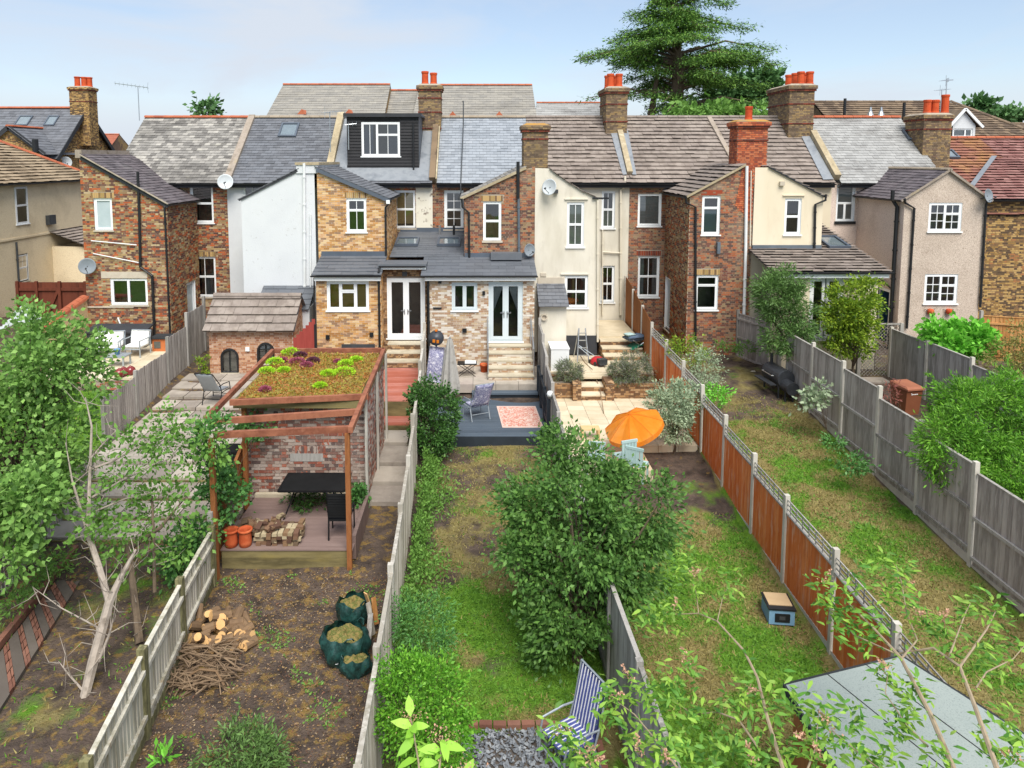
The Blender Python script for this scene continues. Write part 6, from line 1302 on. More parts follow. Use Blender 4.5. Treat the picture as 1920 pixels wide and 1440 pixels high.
def rotX(a): return Matrix.Rotation(a, 4, 'X')
T = Matrix.Translation
def garden_chair(name, label, cat, loc, rz, cm, fm, arms=True, stripes=False, back=1.0, rec=-.35):
    # faces local -Y; seat at .42
    t_ = thing(name, label, cat, loc, rz); w_ = .56
    def pad(nm, M, l):
        if not stripes: return cushion(t_, nm, M, w_, l, .07, cm)
        o_ = cushion(t_, nm, M, w_, l, .05, 'stripe_blue')
        for i in range(8): x = -w_/2+.05+i*(w_-.1)/7; mb = MB(); mb.box(x-.008, x+.008, .01, l-.01, .022, .032, M); mb.build('stripe', 'stripe_white', o_)
        return o_
    pad('seat', T((0, -.28, .43)) @ rotX(.06), .55); pad('backrest', T((0, .25, .45)) @ rotX(math.pi/2+rec), back*.85)
    for s_ in (-1, 1):
        x = s_*(w_/2+.03); f_ = MB(); f_.tube([(x, -.32, 0), (x, -.3, .42), (x, -.26, .62), (x, .1, .66), (x, .36, .64)], .016, 6); f_.build('armrest', fm, t_)
        f_ = MB(); f_.tube([(x, .36, 0), (x, .22, .4), (x, .32, .7), (x, .25+.85*back*math.sin(-rec), .45+.85*back*math.cos(rec))], .016, 6); f_.build('leg', fm, t_)
        f_ = MB(); f_.tube([(x, -.3, .4), (x, .24, .4)], .014, 6); f_.build('seat_rail', fm, t_)
    f_ = MB(); f_.tube([(-w_/2, -.3, .2), (w_/2, -.3, .2)], .012, 6); f_.tube([(-w_/2, .3, .2), (w_/2, .3, .2)], .012, 6); f_.tube([(-w_/2-.03, .25+.85*back*math.sin(-rec), .45+.85*back*math.cos(rec)), (w_/2+.03, .25+.85*back*math.sin(-rec), .45+.85*back*math.cos(rec))], .016, 6); f_.build('crossbar', fm, t_)
    return t_
q = atZ(893, 785, DZ); garden_chair('recliner_chair', 'folding recliner with purple floral cushion on the blue deck', 'chair', (q.x, q.y+.15, DZ), R(205), 'cushion_floral', 'metal_light', back=1.05, rec=-.45)
fc = thing('folded_recliner', 'folded recliner with purple floral cushion leaning on the pale fence', 'chair', (-1.55, 23.95, .86), 0)
M_ = T((0, 0, .05)) @ Matrix.Rotation(.12, 4, 'Y') @ rotX(math.pi/2); cushion(fc, 'cushion', M_, .5, 1.25, .1, 'cushion_floral')
f_ = MB(); f_.tube([(-.27, .05, 0), (-.1, .05, 1.3), (.42, .05, 1.25), (.25, .05, 0)], .016, 6); f_.build('frame', 'metal_light', fc)
q = atZ(1062, 1385, -.25); garden_chair('striped_armchair', 'blue and white striped garden armchair on the slate chippings', 'chair', (q.x-.02, 9.62, -.25), R(-62), None, 'metal_light', stripes=True, rec=-.22)
garden_chair('striped_armchair', 'second striped garden chair cut off by the bottom edge', 'chair', (1.12, 7.95, -.25), R(-120), None, 'metal_light', stripes=True, rec=-.25)
# closed parasol
q = atZ(846, 735, .7); pr_ = thing('closed_parasol', 'closed grey garden parasol standing at the back of the blue deck', 'parasol', (q.x, 22.6, DZ))
MB().tube([(0, 0, 0), (0, 0, 2.4)], .022, 8).build('pole', 'metal_light', pr_)
mb = MB(); nn = 32; prf = [(.05, 2.35), (.1, 2.1), (.17, 1.5), (.26, .75), (.24, .5)]
for (r_, z) in prf:
    for k in range(nn): a = 2*math.pi*k/nn; r2 = r_*(1+.28*(1 if k % 4 == 0 else -.3 if k % 4 == 2 else 0)); mb.v.append((r2*math.cos(a), r2*math.sin(a), z-.0+(.05*math.sin(k*2.3) if z < .6 else 0)))
for i in range(len(prf)-1):
    for k in range(nn): a = i*nn+k; b = i*nn+(k+1) % nn; mb.f.append((a, b, b+nn, a+nn))
mb.build('canopy', 'fabric_grey', pr_); MB().lathe([(0, 0), (.25, 0), (.25, .06), (.05, .1), (0, .1)], 14).build('base', 'metal_black', pr_)
ht = thing('patio_heater', 'slim dark patio heater with orange elements by the pale fence', 'heater', (atY(818, 640, 24.2).x, 24.2, .86))
MB().tube([(0, 0, 0), (0, 0, 1.65)], .035, 8).build('pole', 'steel_dark', ht); MB().lathe([(0, 0), (.2, 0), (.2, .04), (0, .06)], 14).build('base', 'steel_dark', ht)
M_ = T((0, -.02, 1.55)) @ rotX(1.2); MB().lathe([(0, .1), (.26, .05), (.27, 0), (.2, -.03), (0, -.03)], 18, M_).build('head', 'steel_dark', ht, True); MB().box(-.12, -.03, -.16, -.1, 1.42, 1.52).box(.02, .1, -.16, -.1, 1.4, 1.5).box(-.04, .04, -.04, 0, 1.78, 1.84).build('element', 'fabric_orange', ht)
tb = thing('side_table', 'small black folding table against the white-flecked brick wall', 'table', (atZ(876, 700, .9).x, 24.9, .86))
MB().box(-.35, .35, -.2, .2, .43, .46).build('tabletop', 'metal_black', tb)
for s_ in (-1, 1): MB().tube([(-.3, s_*.17, 0), (.3, s_*.17, .43)], .012, 5).tube([(.3, s_*.17, 0), (-.3, s_*.17, .43)], .012, 5).build('leg', 'metal_black', tb)
tp = thing('white_tray', 'white tray on the small black folding table', 'tray', (tb.location.x+.12, 24.9, 1.32)); MB().box(-.2, .2, -.14, .14, 0, .015).box(-.2, .2, -.14, -.125, .015, .04).box(-.2, .2, .125, .14, .015, .04).box(-.2, -.185, -.125, .125, .015, .04).box(.185, .2, -.125, .125, .015, .04).build('tray_body', 'print_white', tp)
def flowerpot(label, loc, r, h_, m_, name='flower_pot', rim=True):
    t_ = thing(name, label, 'pot', loc); MB().lathe([(0, 0), (r*.72, 0), (r*.95, h_*.8), (r*1.05, h_*.8), (r*1.07, h_), (r*.92, h_), (r*.86, h_*.8), (0, h_*.78)], 18).build('pot_body', m_, t_, True); MB().lathe([(0, h_*.8), (r*.85, h_*.8)], 14).build('soil', 'bag_fill', t_); return t_
flowerpot('terracotta pot at the foot of the brick steps', (.22, 25.3, .86), .15, .3, 'terracotta')
# pergola deck: table, chair, bricks, chimney pots
q = atZ(600, 915, .45); tbl = thing('patio_table', 'black rectangular patio table under the pergola', 'table', (-3.75, 15.75, .45))
MB().box(-.72, .72, -.42, .42, .7, .73).build('tabletop', 'mesh_black', tbl)
f_ = MB(); 
for (a, b) in (((-.74, -.44), (.74, -.44)), ((.74, -.44), (.74, .44)), ((.74, .44), (-.74, .44)), ((-.74, .44), (-.74, -.44))): f_.beam((a[0], a[1], .715), (b[0], b[1], .715), .04, .045)
f_.build('table_edge', 'metal_black', tbl)
for sx in (-1, 1):
    for s_ in (-1, 1): MB().tube([(sx*.42, s_*.2, .7), (sx*.52, s_*.27, .35), (sx*.66, s_*.36, 0)], .018, 6).build('leg', 'metal_black', tbl)
ch = thing('slatted_chair', 'black high-backed chair seen from behind at the patio table', 'chair', (-2.98, 14.75, .45), R(180))
for s_ in (-1, 1):
    MB().tube([(s_*.24, -.28, 0), (s_*.24, -.26, .6), (s_*.24, .2, .62)], .018, 6).build('armrest', 'metal_black', ch); MB().tube([(s_*.22, .24, 0), (s_*.22, .2, .45), (s_*.22, .34, 1.12)], .02, 6).build('leg', 'metal_black', ch)
MB().box(-.23, .23, -.26, .22, .42, .45).build('seat', 'mesh_black', ch)
for i in range(9): z = .52+i*.065; MB().box(-.21, .21, .215+(z-.45)*.19, .235+(z-.45)*.19, z, z+(.05 if i > 3 else .066)).build('back_slat', 'mesh_black', ch)
bp_ = thing('brick_pile', 'heap of reclaimed pale bricks on the front of the pergola deck', 'bricks', (0, 0, 0)); bme = MB().box(-.1075, .1075, -.05, .05, -.0325, .0325).mesh('brick'); bme.materials.append(MATS['loose_brick'])
x0_, x1_ = atZ(478, 1025, .45).x, atZ(566, 1020, .45).x; yb0 = 14.3
for r_ in range(6):
    for yy in range(3):
        n_ = int((x1_-x0_-.1*r_*(r_ > 3))/.115)
        for i in range(n_):
            if r_ > 3 and rnd.random() < .35: continue
            if yy == 2 and r_ > 2 and rnd.random() < .5: continue
            end = rnd.random() < .75
            o_ = addpart('brick', bme, bp_, (x0_+.06+i*.113+rnd.uniform(-.012, .012), yb0+.1+yy*.22+rnd.uniform(-.02, .02), .485+r_*.068), (math.pi/2 if end else 0)+rnd.uniform(-.12, .12))
            if r_ > 3: o_.rotation_euler = (rnd.uniform(-.3, .3), rnd.uniform(-.4, .4), rnd.uniform(0, 3))
for i in range(34):
    o_ = addpart('brick', bme, bp_, (x0_-.33+rnd.uniform(-.12, .3), yb0+.42+rnd.uniform(-.15, .2), .5+rnd.random()*.34*(1-abs(rnd.uniform(-.6, .6)))), 0); o_.rotation_euler = (rnd.uniform(-.5, .5), rnd.uniform(-.5, .5), rnd.uniform(0, 3))
def lathe_pot(label, x, y):
    t_ = thing('chimney_pot', label, 'chimney pot', (x, y, .45), group='terracotta chimney pots on the pergola deck'); MB().lathe([(.1, 0), (.125, .01), (.135, .1), (.125, .28), (.13, .31), (.155, .33), (.155, .37), (.12, .37), (.11, .3), (.1, .02)], 20).build('pot_body', 'terracotta', t_, True); return t_
lathe_pot('left terracotta chimney pot on the pergola deck edge', atZ(430, 1030, .45).x, 14.3); lathe_pot('right terracotta chimney pot next to the brick heap', atZ(457, 1028, .45).x, 14.32)
# log pile and brushwood
lg = thing('log_pile', 'pile of sawn logs with pale cut ends beside the old fence', 'logs')
for i in range(72):
    px_, py_ = rnd.uniform(330, 470), rnd.uniform(1160, 1215); p = atZ(px_, py_, .0); zz_ = zg(p.x, p.y)+.06+rnd.random()*.26*(1-abs(px_-400)/75)
    L_ = rnd.uniform(.18, .32); r_ = rnd.uniform(.05, .095); d = Vector((rnd.uniform(-1, 1), rnd.uniform(-1.3, -.2), rnd.uniform(-.3, .5))).normalized(); a = Vector((p.x, p.y, zz_)); mb = MB(); mb.tube([a-d*L_/2, a+d*L_/2], [r_, r_*rnd.uniform(.85, 1)], 9, cap=False); o_ = mb.build('log', 'log_bark', lg)
    for s_ in (-1, 1):
        c_ = a+d*s_*(L_/2+.001); x = d.orthogonal().normalized(); y = d.cross(x); mb = MB(); mb.poly([c_+(x*math.cos(k*.698)+y*math.sin(k*.698))*r_*.97 for k in range(9)]); mb.build('cut_end', 'log_end', o_)
br = thing('brushwood_heap', 'heap of cut twigs and thin branches below the log pile', 'brushwood'); mb = MB()
for i in range(210):
    p = atZ(rnd.uniform(305, 440), rnd.uniform(1215, 1290), 0); a = rnd.uniform(0, math.pi); L_ = rnd.uniform(.25, .8); z0 = zg(p.x, p.y)+rnd.uniform(.02, .22); d = Vector((math.cos(a), math.sin(a)*.6, rnd.uniform(-.25, .3))); m_ = p+Vector((rnd.uniform(-.06, .06), rnd.uniform(-.06, .06), 0)); p.z = m_.z = z0; m_.z += .04
    mb.tube([p-d*L_/2, m_, p+d*L_/2], [rnd.uniform(.006, .016), .01, .004], 4, False)
mb.build('twigs', 'twig', br, kind='stuff')
for pts in (((1300, 0),), ):
    p = [atZ(x, y, z) for x, y, z in ((352, 1268, .05), (375, 1255, .2), (405, 1258, .22), (420, 1285, .05))]; MB().tube(p, .02, 6).build('bent_branch', 'log_bark', br); p = [atZ(x, y, z) for x, y, z in ((330, 1215, .1), (390, 1212, .15), (430, 1240, .12), (455, 1258, .03))]; MB().tube(p, .015, 6).build('bent_branch', 'twig', br)
# green waste bags
def bag(label, px_, py_, r_, h_, sd_, fill=True):
    p = atZ(px_, py_, -.08); t_ = thing('waste_bag', label, 'bag', (p.x, p.y, zg(p.x, p.y))); rr_ = random.Random(sd_); ph_ = [rr_.uniform(0, 6) for _ in range(8)]
    def f_(u, v):
        a = 2*math.pi*u; k = 1+.09*math.sin(3*a+ph_[0]+v*3)+.07*math.sin(7*a+ph_[1]-v*5)+.05*math.sin(11*a+ph_[2]+v*9); rad = r_*k*(.9+.28*math.sin(v*2.6)-.12*max(0, v-.8)*5*.3); return (rad*math.cos(a), rad*math.sin(a)*.9, h_*v*(1+.1*math.sin(2*a+ph_[3])+.06*math.sin(5*a+ph_[4])))
    grid_surf(f_, 40, 14).build('bag_body', 'bag_green', t_, True)
    def g_(u, v): a = 2*math.pi*u; return (r_*.95*v*math.cos(a), r_*.86*v*math.sin(a), h_*(.78+.16*(1-v*v)+.05*math.sin(a*5+v*7)+.04*math.sin(a*9)*v))
    grid_surf(g_, 30, 8).build('garden_waste', 'bag_fill', t_, kind='stuff')
    for k in range(2): a = ph_[k]; MB().tube([(r_*math.cos(a-.25), r_*math.sin(a-.25)*.9, h_*.95), (r_*1.12*math.cos(a-.1), r_*1.1*math.sin(a-.1)*.9, h_*1.08), (r_*1.12*math.cos(a+.1), r_*1.1*math.sin(a+.1)*.9, h_*1.08), (r_*math.cos(a+.25), r_*math.sin(a+.25)*.9, h_*.95)], .014, 5).build('handle', 'bag_green', t_)
    a = -1.9; MB().lathe([(0, .0), (.075, .0)], 14, T((r_*1.05*math.cos(a), r_*1.03*math.sin(a)*.93, h_*.35)) @ Matrix.Rotation(a-math.pi*1.5, 4, 'Z') @ rotX(1.45)).build('emblem', 'print_white', t_) if fill else None
bag('large green garden waste bag full of clippings by the pale fence', 648, 1235, .34, .52, 1); bag('tall green waste bag behind the largest one', 662, 1172, .26, .5, 2, False); bag('small slumped green waste bag nearest the camera', 668, 1262, .22, .3, 3, False)
of = thing('timber_offcuts', 'broken timber offcuts propped beside the green waste bags', 'timber')
for a, b, m_ in (((690, 1130, .6), (700, 1190, .05), 'wood_pale'), ((685, 1112, .7), (702, 1160, .1), 'log_end'), ((695, 1150, .45), (690, 1210, .1), 'wood_grey'), ((700, 1120, .55), (706, 1170, .1), 'wood_new')): MB().beam(atZ(*a), atZ(*b), .09, .02).build('plank', m_, of)
# far-left patio: recliner, covered barbecue
q = atZ(405, 765, .55); garden_chair('lounge_chair', 'grey-blue mesh lounge chair by the brick playhouse', 'chair', (q.x, q.y+.1, zg(q.x, q.y)+.05), R(170), 'metal_light', 'metal_black', rec=-.6)
cb = thing('covered_barbecue', 'black covered barbecue behind the pergola post', 'barbecue', (-6.15, 17.2, .32)); grid_surf(lambda u, v: ((.42-.06*v)*math.copysign(abs(math.cos(2*math.pi*u))**.5, math.cos(2*math.pi*u)), (.3-.05*v)*math.copysign(abs(math.sin(2*math.pi*u))**.5, math.sin(2*math.pi*u)), 1.05*v+.02*math.sin(u*60)*(1-v)), 40, 8).build('cover', 'mesh_black', cb, True); grid_surf(lambda u, v: (.36*v*math.copysign(abs(math.cos(2*math.pi*u))**.5, math.cos(2*math.pi*u)), .25*v*math.copysign(abs(math.sin(2*math.pi*u))**.5, math.sin(2*math.pi*u)), 1.05+.1*(1-v*v)), 40, 4).build('cover_top', 'mesh_black', cb, True)
# raised terrace furniture
sb = thing('storage_box', 'long dark storage bench against the left brick wall', 'storage box', (-13.9, 27.3, 1.32)); MB().box(-1.25, 1.0, -.35, .35, 0, .55).build('box_body', 'steel_dark', sb); mb = MB(); mb.v += [(-1.28, -.4, .56), (1.03, -.4, .56), (1.03, .38, .72), (-1.28, .38, .72), (-1.28, -.4, .62), (1.03, -.4, .62), (1.03, .38, .78), (-1.28, .38, .78)]; mb.f += [(4, 5, 6, 7), (0, 1, 5, 4), (1, 2, 6, 5), (3, 0, 4, 7), (2, 3, 7, 6)]; mb.build('lid', 'black_plinth', sb)
def bench(label, x, y, rz, w_):
    t_ = thing('garden_sofa', label, 'sofa', (x, y, 1.32), rz)
    for sx in (-1, 1):
        MB().tube([(sx*w_/2, -.35, 0), (sx*w_/2, -.35, .62), (sx*w_/2, .33, .62), (sx*w_/2, .33, 0)], .025, 6).build('side_frame', 'metal_light', t_)
    MB().tube([(-w_/2, .33, .62), (-w_/2, .42, .85), (w_/2, .42, .85), (w_/2, .33, .62)], .025, 6).tube([(-w_/2, .3, .3), (w_/2, .3, .3)], .02, 6).tube([(-w_/2, -.33, .3), (w_/2, -.33, .3)], .02, 6).build('back_frame', 'metal_light', t_)
    cushion(t_, 'seat', T((0, -.33, .36)), w_*.94, .64, .12, 'fabric_white'); cushion(t_, 'backrest', T((0, .28, .4)) @ rotX(1.35), w_*.94, .46, .12, 'fabric_white'); return t_
bench('grey metal sofa with white cushions on the raised terrace', -13.75, 25.7, R(8), 1.1); bench('narrow white cushioned armchair beside the sofa on the terrace', -12.75, 25.9, R(-6), .75)
tt = thing('terrace_table', 'low grey table with a blue bucket on the terrace', 'table', (-12.65, 24.5, 1.32)); MB().box(-.45, .3, -.3, .3, .36, .4).build('tabletop', 'metal_light', tt)
for sx in (-.4, .25):
    for s_ in (-.25, .25): MB().box(sx-.025, sx+.025, s_-.025, s_+.025, 0, .36).build('leg', 'metal_light', tt)
flowerpot('small blue bucket on the low terrace table', (-12.75, 24.55, 1.72), .1, .2, 'bucket_blue', 'bucket')
hc = thing('rabbit_hutch', 'orange wooden hutch with dark felt top on the terrace', 'hutch', (-11.95, 26.7, 1.32)); MB().box(-.42, .36, -.3, .3, 0, .48).build('hutch_body', 'hutch_wood', hc); MB().box(-.5, .42, -.36, .34, .48, .53).build('hutch_roof', 'felt_edge', hc); MB().box(-.34, -.1, -.315, -.3, .12, .38).build('hutch_opening', 'room', hc)
bt = thing('barrel_planter', 'banded cream and green barrel planter by the grey fence', 'planter', (-11.25, 26.6, 1.32)); MB().lathe([(0, 0), (.22, 0), (.25, .16)], 16).build('lower_band', 'green_metal', bt, True); MB().lathe([(.25, .16), (.27, .2), (.27, .27)], 16).build('middle_band', 'stool_wood', bt, True); MB().lathe([(.27, .27), (.28, .3), (.27, .38), (.23, .38), (.2, .3), (0, .3)], 16).build('upper_band', 'tread_stone', bt, True)
for i, (px_, py_, lb_) in enumerate(((224, 703, 'leftmost of three glossy dark red ceramic balls on the terrace'), (232, 700, 'middle glossy dark red ceramic ball on the terrace'), (245, 698, 'right-hand glossy dark red ceramic ball on the terrace'))):
    p = atZ(px_, py_+5, 1.32); t_ = thing('ceramic_ball', lb_, 'ornament', (p.x, p.y, 1.32), group='red ceramic balls'); MB().lathe([(0, 0), (.09, .01), (.15, .07), (.17, .15), (.15, .23), (.08, .29), (.03, .3), (.03, .33), (0, .33)], 18).build('ball_body', 'ceramic_red', t_, True)
cv = thing('plastic_cover', 'crumpled white and blue plastic sheet by the far left wall', 'sheet', atY(48, 600, 25.5)); grid_surf(lambda u, v: ((u-.5)*1.6, (v-.5)*.8, .9*math.exp(-((u-.5)**2*9+(v-.5)**2*5))+.09*math.sin(u*22+v*5)*math.sin(v*17)-.3), 24, 14).build('sheet_body', 'net', cv)
# ------------------------------------------------------------------ cream patio things
um = thing('orange_parasol', 'open orange parasol tilted over the pale blue chairs', 'parasol', (0, 0, 0)); pc = atY(1188, 797, 19.3); tilt = Vector((-.36, -.16, .92)).normalized().to_track_quat('Z', 'Y').to_matrix().to_4x4(); M_ = T(pc) @ tilt
mb = MB(); nn = 8; Rr = .84; rings = 5
mb.v.append(tuple(M_ @ Vector((0, 0, .36))))
for r_ in range(1, rings+1):
    for k in range(nn*4):
        a = 2*math.pi*k/(nn*4); sag = .5+.5*math.cos(k*math.pi/2); rr_ = Rr*r_/rings*(1-.06*(1-sag)); z = .36*(1-(r_/rings)**1.4)-.05*(1-sag)*(r_/rings); mb.v.append(tuple(M_ @ Vector((rr_*math.cos(a), rr_*math.sin(a), z))))
m4 = nn*4
for k in range(m4): mb.f.append((0, 1+k, 1+(k+1) % m4))
for r_ in range(rings-1):
    for k in range(m4): a = 1+r_*m4+k; b = 1+r_*m4+(k+1) % m4; mb.f.append((a, b, b+m4, a+m4))
mb.build('canopy', 'fabric_orange', um)
mb = MB(); e0 = 1+(rings-1)*m4
for k in range(m4):
    a = 2*math.pi*k/m4; a2 = 2*math.pi*(k+1)/m4
    def rim(aa, kk, dz): sag = .5+.5*math.cos(kk*math.pi/2); return M_ @ Vector((Rr*(1-.06*(1-sag))*math.cos(aa)*1.003, Rr*(1-.06*(1-sag))*math.sin(aa)*1.003, -.05*(1-sag)+dz))
    mb.poly([rim(a, k, 0), rim(a2, k+1, 0), rim(a2, k+1, -.13), rim(a, k, -.13)])
mb.build('valance', 'fabric_orange', um)
for k in range(nn): a = 2*math.pi*k/nn; MB().tube([M_ @ Vector((Rr*q_*math.cos(a), Rr*q_*math.sin(a), .36*(1-q_**1.4)+.004)) for q_ in (0, .25, .5, .75, 1)], .006, 4).build('seam', 'fabric_seam', um); MB().tube([M_ @ Vector((0, 0, .23)), M_ @ Vector((Rr*.96*math.cos(a), Rr*.96*math.sin(a), -.02))], .008, 5).build('rib', 'alu', um)
zf = PZ; hub = M_ @ Vector((0, 0, .2)); MB().tube([(hub.x, hub.y, hub.z+.1), (hub.x-.1, hub.y, hub.z-.3), (hub.x-.18, hub.y, zf)], .02, 8).build('pole', 'alu', um); MB().lathe([(0, 0), (.28, 0), (.28, .06), (.05, .1), (0, .1)], 16, c=(hub.x-.18, hub.y, zf)).build('base', 'tread_stone', um)
def slat_chair(label, x, y, rz):
    t_ = thing('slatted_garden_chair', label, 'chair', (x, y, zf), rz, 'pale blue slatted chairs')
    for i in range(5): MB().box(-.24, .24, -.22+i*.095, -.135+i*.095, .42, .445).build('seat_slat', 'pale_teal', t_)
    for i in range(5): MB().box(-.22+i*.092, -.145+i*.092, .23, .255, .46, .92).build('back_slat', 'pale_teal', t_)
    MB().box(-.24, .24, .22, .265, .88, .95).build('top_rail', 'pale_teal', t_)
    for sx in (-.22, .22):
        for sy_ in (-.2, .22): MB().box(sx-.022, sx+.022, sy_-.022, sy_+.022, 0, .42).build('leg', 'pale_teal', t_)
    return t_
slat_chair('pale blue slatted chair left of the orange parasol', atZ(1100, 855, 0).x, 18.3, R(170)); slat_chair('pale blue slatted chair directly under the orange parasol', atZ(1145, 845, 0).x, 18.4, R(200)); slat_chair('pale blue slatted chair nearest the orange parasol tip', atZ(1172, 870, 0).x, 17.9, R(150))
sl_ = thing('wooden_stool', 'small pale wooden slatted stool on the cream patio', 'stool', (atZ(1102, 812, PZ).x, 20.6, zf)); 
for i in range(4): MB().box(-.28, .28, -.17+i*.09, -.09+i*.09, .32, .345).build('seat_slat', 'stool_wood', sl_)
for sx in (-.24, .24):
    for s_ in (-.14, .14): MB().box(sx-.03, sx+.03, s_-.03, s_+.03, 0, .32).build('leg', 'stool_wood', sl_)
wbx = thing('white_appliance', 'white covered appliance beside the weathered fence on the cream patio', 'appliance', (2.98, 25.9, .85)); mb = MB(); mb.box(-.3, .36, -.5, .5, 0, .82); o_ = mb.build('appliance_body', 'print_white', wbx); MB().box(-.32, .38, -.52, .52, .82, .86).build('lid', 'upvc', wbx)
la_ = thing('step_ladder', 'open aluminium step ladder against the cream wall', 'ladder', (atZ(1082, 660, .8).x, 26.9, .85))
for s_ in (-1, 1): MB().tube([(s_*.22, -.35, 0), (s_*.12, 0, 1.25)], .022, 6).build('front_rail', 'alu', la_); MB().tube([(s_*.26, .4, 0), (s_*.13, .03, 1.22)], .018, 6).build('rear_rail', 'alu', la_)
for k in range(4): z = .25+.27*k; MB().box(-.2+.02*k, .2-.02*k, -.35+z*.28-.05, -.35+z*.28+.04, z, z+.02).build('tread', 'alu', la_)
mw = thing('lawnmower', 'small red and black lawnmower on the cream patio', 'lawnmower', (atZ(1112, 668, .85).x, 26.3, .85), R(20)); MB().lathe([(0, .3), (.15, .28), (.25, .2), (.28, .1), (.28, .04), (0, .04)], 14).build('deck_housing', 'red_plastic', mw, True); MB().box(-.16, .16, -.45, -.2, .08, .3).build('grass_box', 'steel_dark', mw); MB().tube([(-.15, .1, .2), (-.55, .5, .6), (-.45, .65, .6), (.05, .2, .22)], .014, 6).build('handlebar', 'metal_light', mw)
for sx in (-.22, .22):
    for s_ in (-.18, .2): MB().lathe([(0, -.03), (.08, -.03), (.08, .03), (0, .03)], 12, T((sx, s_, .08)) @ Matrix.Rotation(math.pi/2, 4, 'Y')).build('wheel', 'black_plastic', mw)
sl2_ = thing('folding_lounger', 'green folding lounger heaped with dark cushions by the brown fence', 'lounger', (atZ(1178, 630, 1.1).x, 27.2, 1.1), R(25))
MB().tube([(-.55, -.2, .55), (.5, .2, -.1)], .018, 6).tube([(-.5, .2, -.1), (.55, -.2, .7)], .018, 6).tube([(-.55, .25, .55), (.5, .55, -.1)], .018, 6).build('frame', 'alu', sl2_); grid_surf(lambda u, v: (-.5+u*.9, -.1+v*.5, .12+.15*math.sin(u*3)), 8, 4).build('sling', 'green_metal', sl2_); cushion(sl2_, 'cushion', T((-.2, -.1, .55)), .85, .5, .22, 'curtain_blue'); cushion(sl2_, 'towel', T((-.45, .0, .68)), .35, .35, .1, 'pale_teal')
# right lawn: smoker barbecue; bin; toy box; hose
q = atZ(1475, 757, .45); sm = thing('barrel_barbecue', 'dark steel barrel barbecue with side firebox on the right lawn', 'barbecue', (q.x-.1, q.y+.55, .42), R(-84)); sm.scale = (1.1, 1.1, 1.1)
My = Matrix.Rotation(math.pi/2, 4, 'Y'); MB().lathe([(0, -.5), (.27, -.5), (.28, -.48), (.28, .48), (.27, .5), (0, .5)], 20, T((0, 0, .78)) @ My).build('barrel', 'steel_dark', sm, False)
MB().lathe([(0, -.2), (.19, -.2), (.2, -.18), (.2, .2), (0, .2)], 18, T((.68, 0, .6)) @ My).build('firebox', 'steel_dark', sm); MB().tube([(-.4, 0, 1.0), (-.4, 0, 1.35)], .05, 10).build('flue', 'steel_dark', sm); MB().tube([(-.3, -.3, .85), (-.3, -.36, .85), (.3, -.36, .85), (.3, -.3, .85)], .014, 6).build('handle', 'alu', sm); MB().box(-.5, .48, -.5, -.3, .6, .63).build('shelf', 'steel_dark', sm)
for sx in (-.42, .42):
    for s_ in (-.2, .2): MB().box(sx-.02, sx+.02, s_-.02, s_+.02, 0, .62).build('leg', 'steel_dark', sm)
for s_ in (-.12, .12): MB().box(.66, .7, s_-.02, s_+.02, 0, .45).build('leg', 'steel_dark', sm)
q = atZ(1704, 782, .55); bn = thing('wheelie_bin', 'brown wheelie bin with lighter lid beside the grey fence', 'bin', (q.x, q.y+.2, .5), R(12)); mb = MB(); mb.v += [(-.24, -.24, 0), (.24, -.24, 0), (.24, .26, 0), (-.24, .26, 0), (-.29, -.33, .95), (.29, -.33, .95), (.29, .33, .95), (-.29, .33, .95)]; mb.f += [(0, 3, 2, 1), (0, 1, 5, 4), (1, 2, 6, 5), (2, 3, 7, 6), (3, 0, 4, 7), (4, 5, 6, 7)]; mb.build('bin_body', 'bin_brown', bn)
mb = MB(); mb.v += [(-.31, -.38, .95), (.31, -.38, .95), (.31, .36, .95), (-.31, .36, .95), (-.31, -.38, 1.0), (.31, -.38, 1.0), (.3, .36, 1.07), (-.3, .36, 1.07), (-.27, -.3, 1.05), (.27, -.3, 1.05), (.27, .3, 1.1), (-.27, .3, 1.1)]; mb.f += [(0, 1, 5, 4), (1, 2, 6, 5), (2, 3, 7, 6), (3, 0, 4, 7), (4, 5, 9, 8), (5, 6, 10, 9), (6, 7, 11, 10), (7, 4, 8, 11), (8, 9, 10, 11)]; mb.build('lid', 'bin_lid', bn)
for s_ in (-1, 1): MB().lathe([(0, -.03), (.1, -.03), (.1, .03), (0, .03)], 12, T((s_*.27, .26, .1)) @ My).build('wheel', 'black_plastic', bn)
MB().tube([(-.22, .38, .96), (.22, .38, .96)], .018, 6).build('handle', 'bin_brown', bn); mb = MB()
for i, (a, b) in enumerate(((-.11, -.06), (-.05, -.01), (0, .04), (.05, .08), (.09, .12))): mb.box(a, b, -.322, -.315, .8+.006*(i % 2), .83)
mb.box(-.12, -.09, -.322, -.315, .84, .86); mb.build('lettering', 'print_white', bn)
q = atZ(1468, 1182, zg(5.2, 11.8)); ty_ = thing('toy_oven', 'small pale blue and black box with tan top on the lawn', 'box', (q.x, q.y+.22, zg(q.x, q.y)), R(-6)); MB().box(-.24, .24, -.2, .3, .04, .34).build('box_body', 'toy_blue', ty_); MB().box(-.26, .26, -.22, .32, .34, .37).build('box_rim', 'black_plastic', ty_); MB().box(-.22, .22, -.1, .3, .37, .385).build('box_top', 'cardboard', ty_); MB().box(-.13, .15, -.215, -.2, .1, .27).build('front_panel', 'black_plastic', ty_); MB().box(-.05, .06, -.22, -.212, .15, .22).build('window', 'iron_grey', ty_)
for sx in (-.2, .2): MB().box(sx-.03, sx+.03, -.18, .28, 0, .04).build('foot', 'black_plastic', ty_)
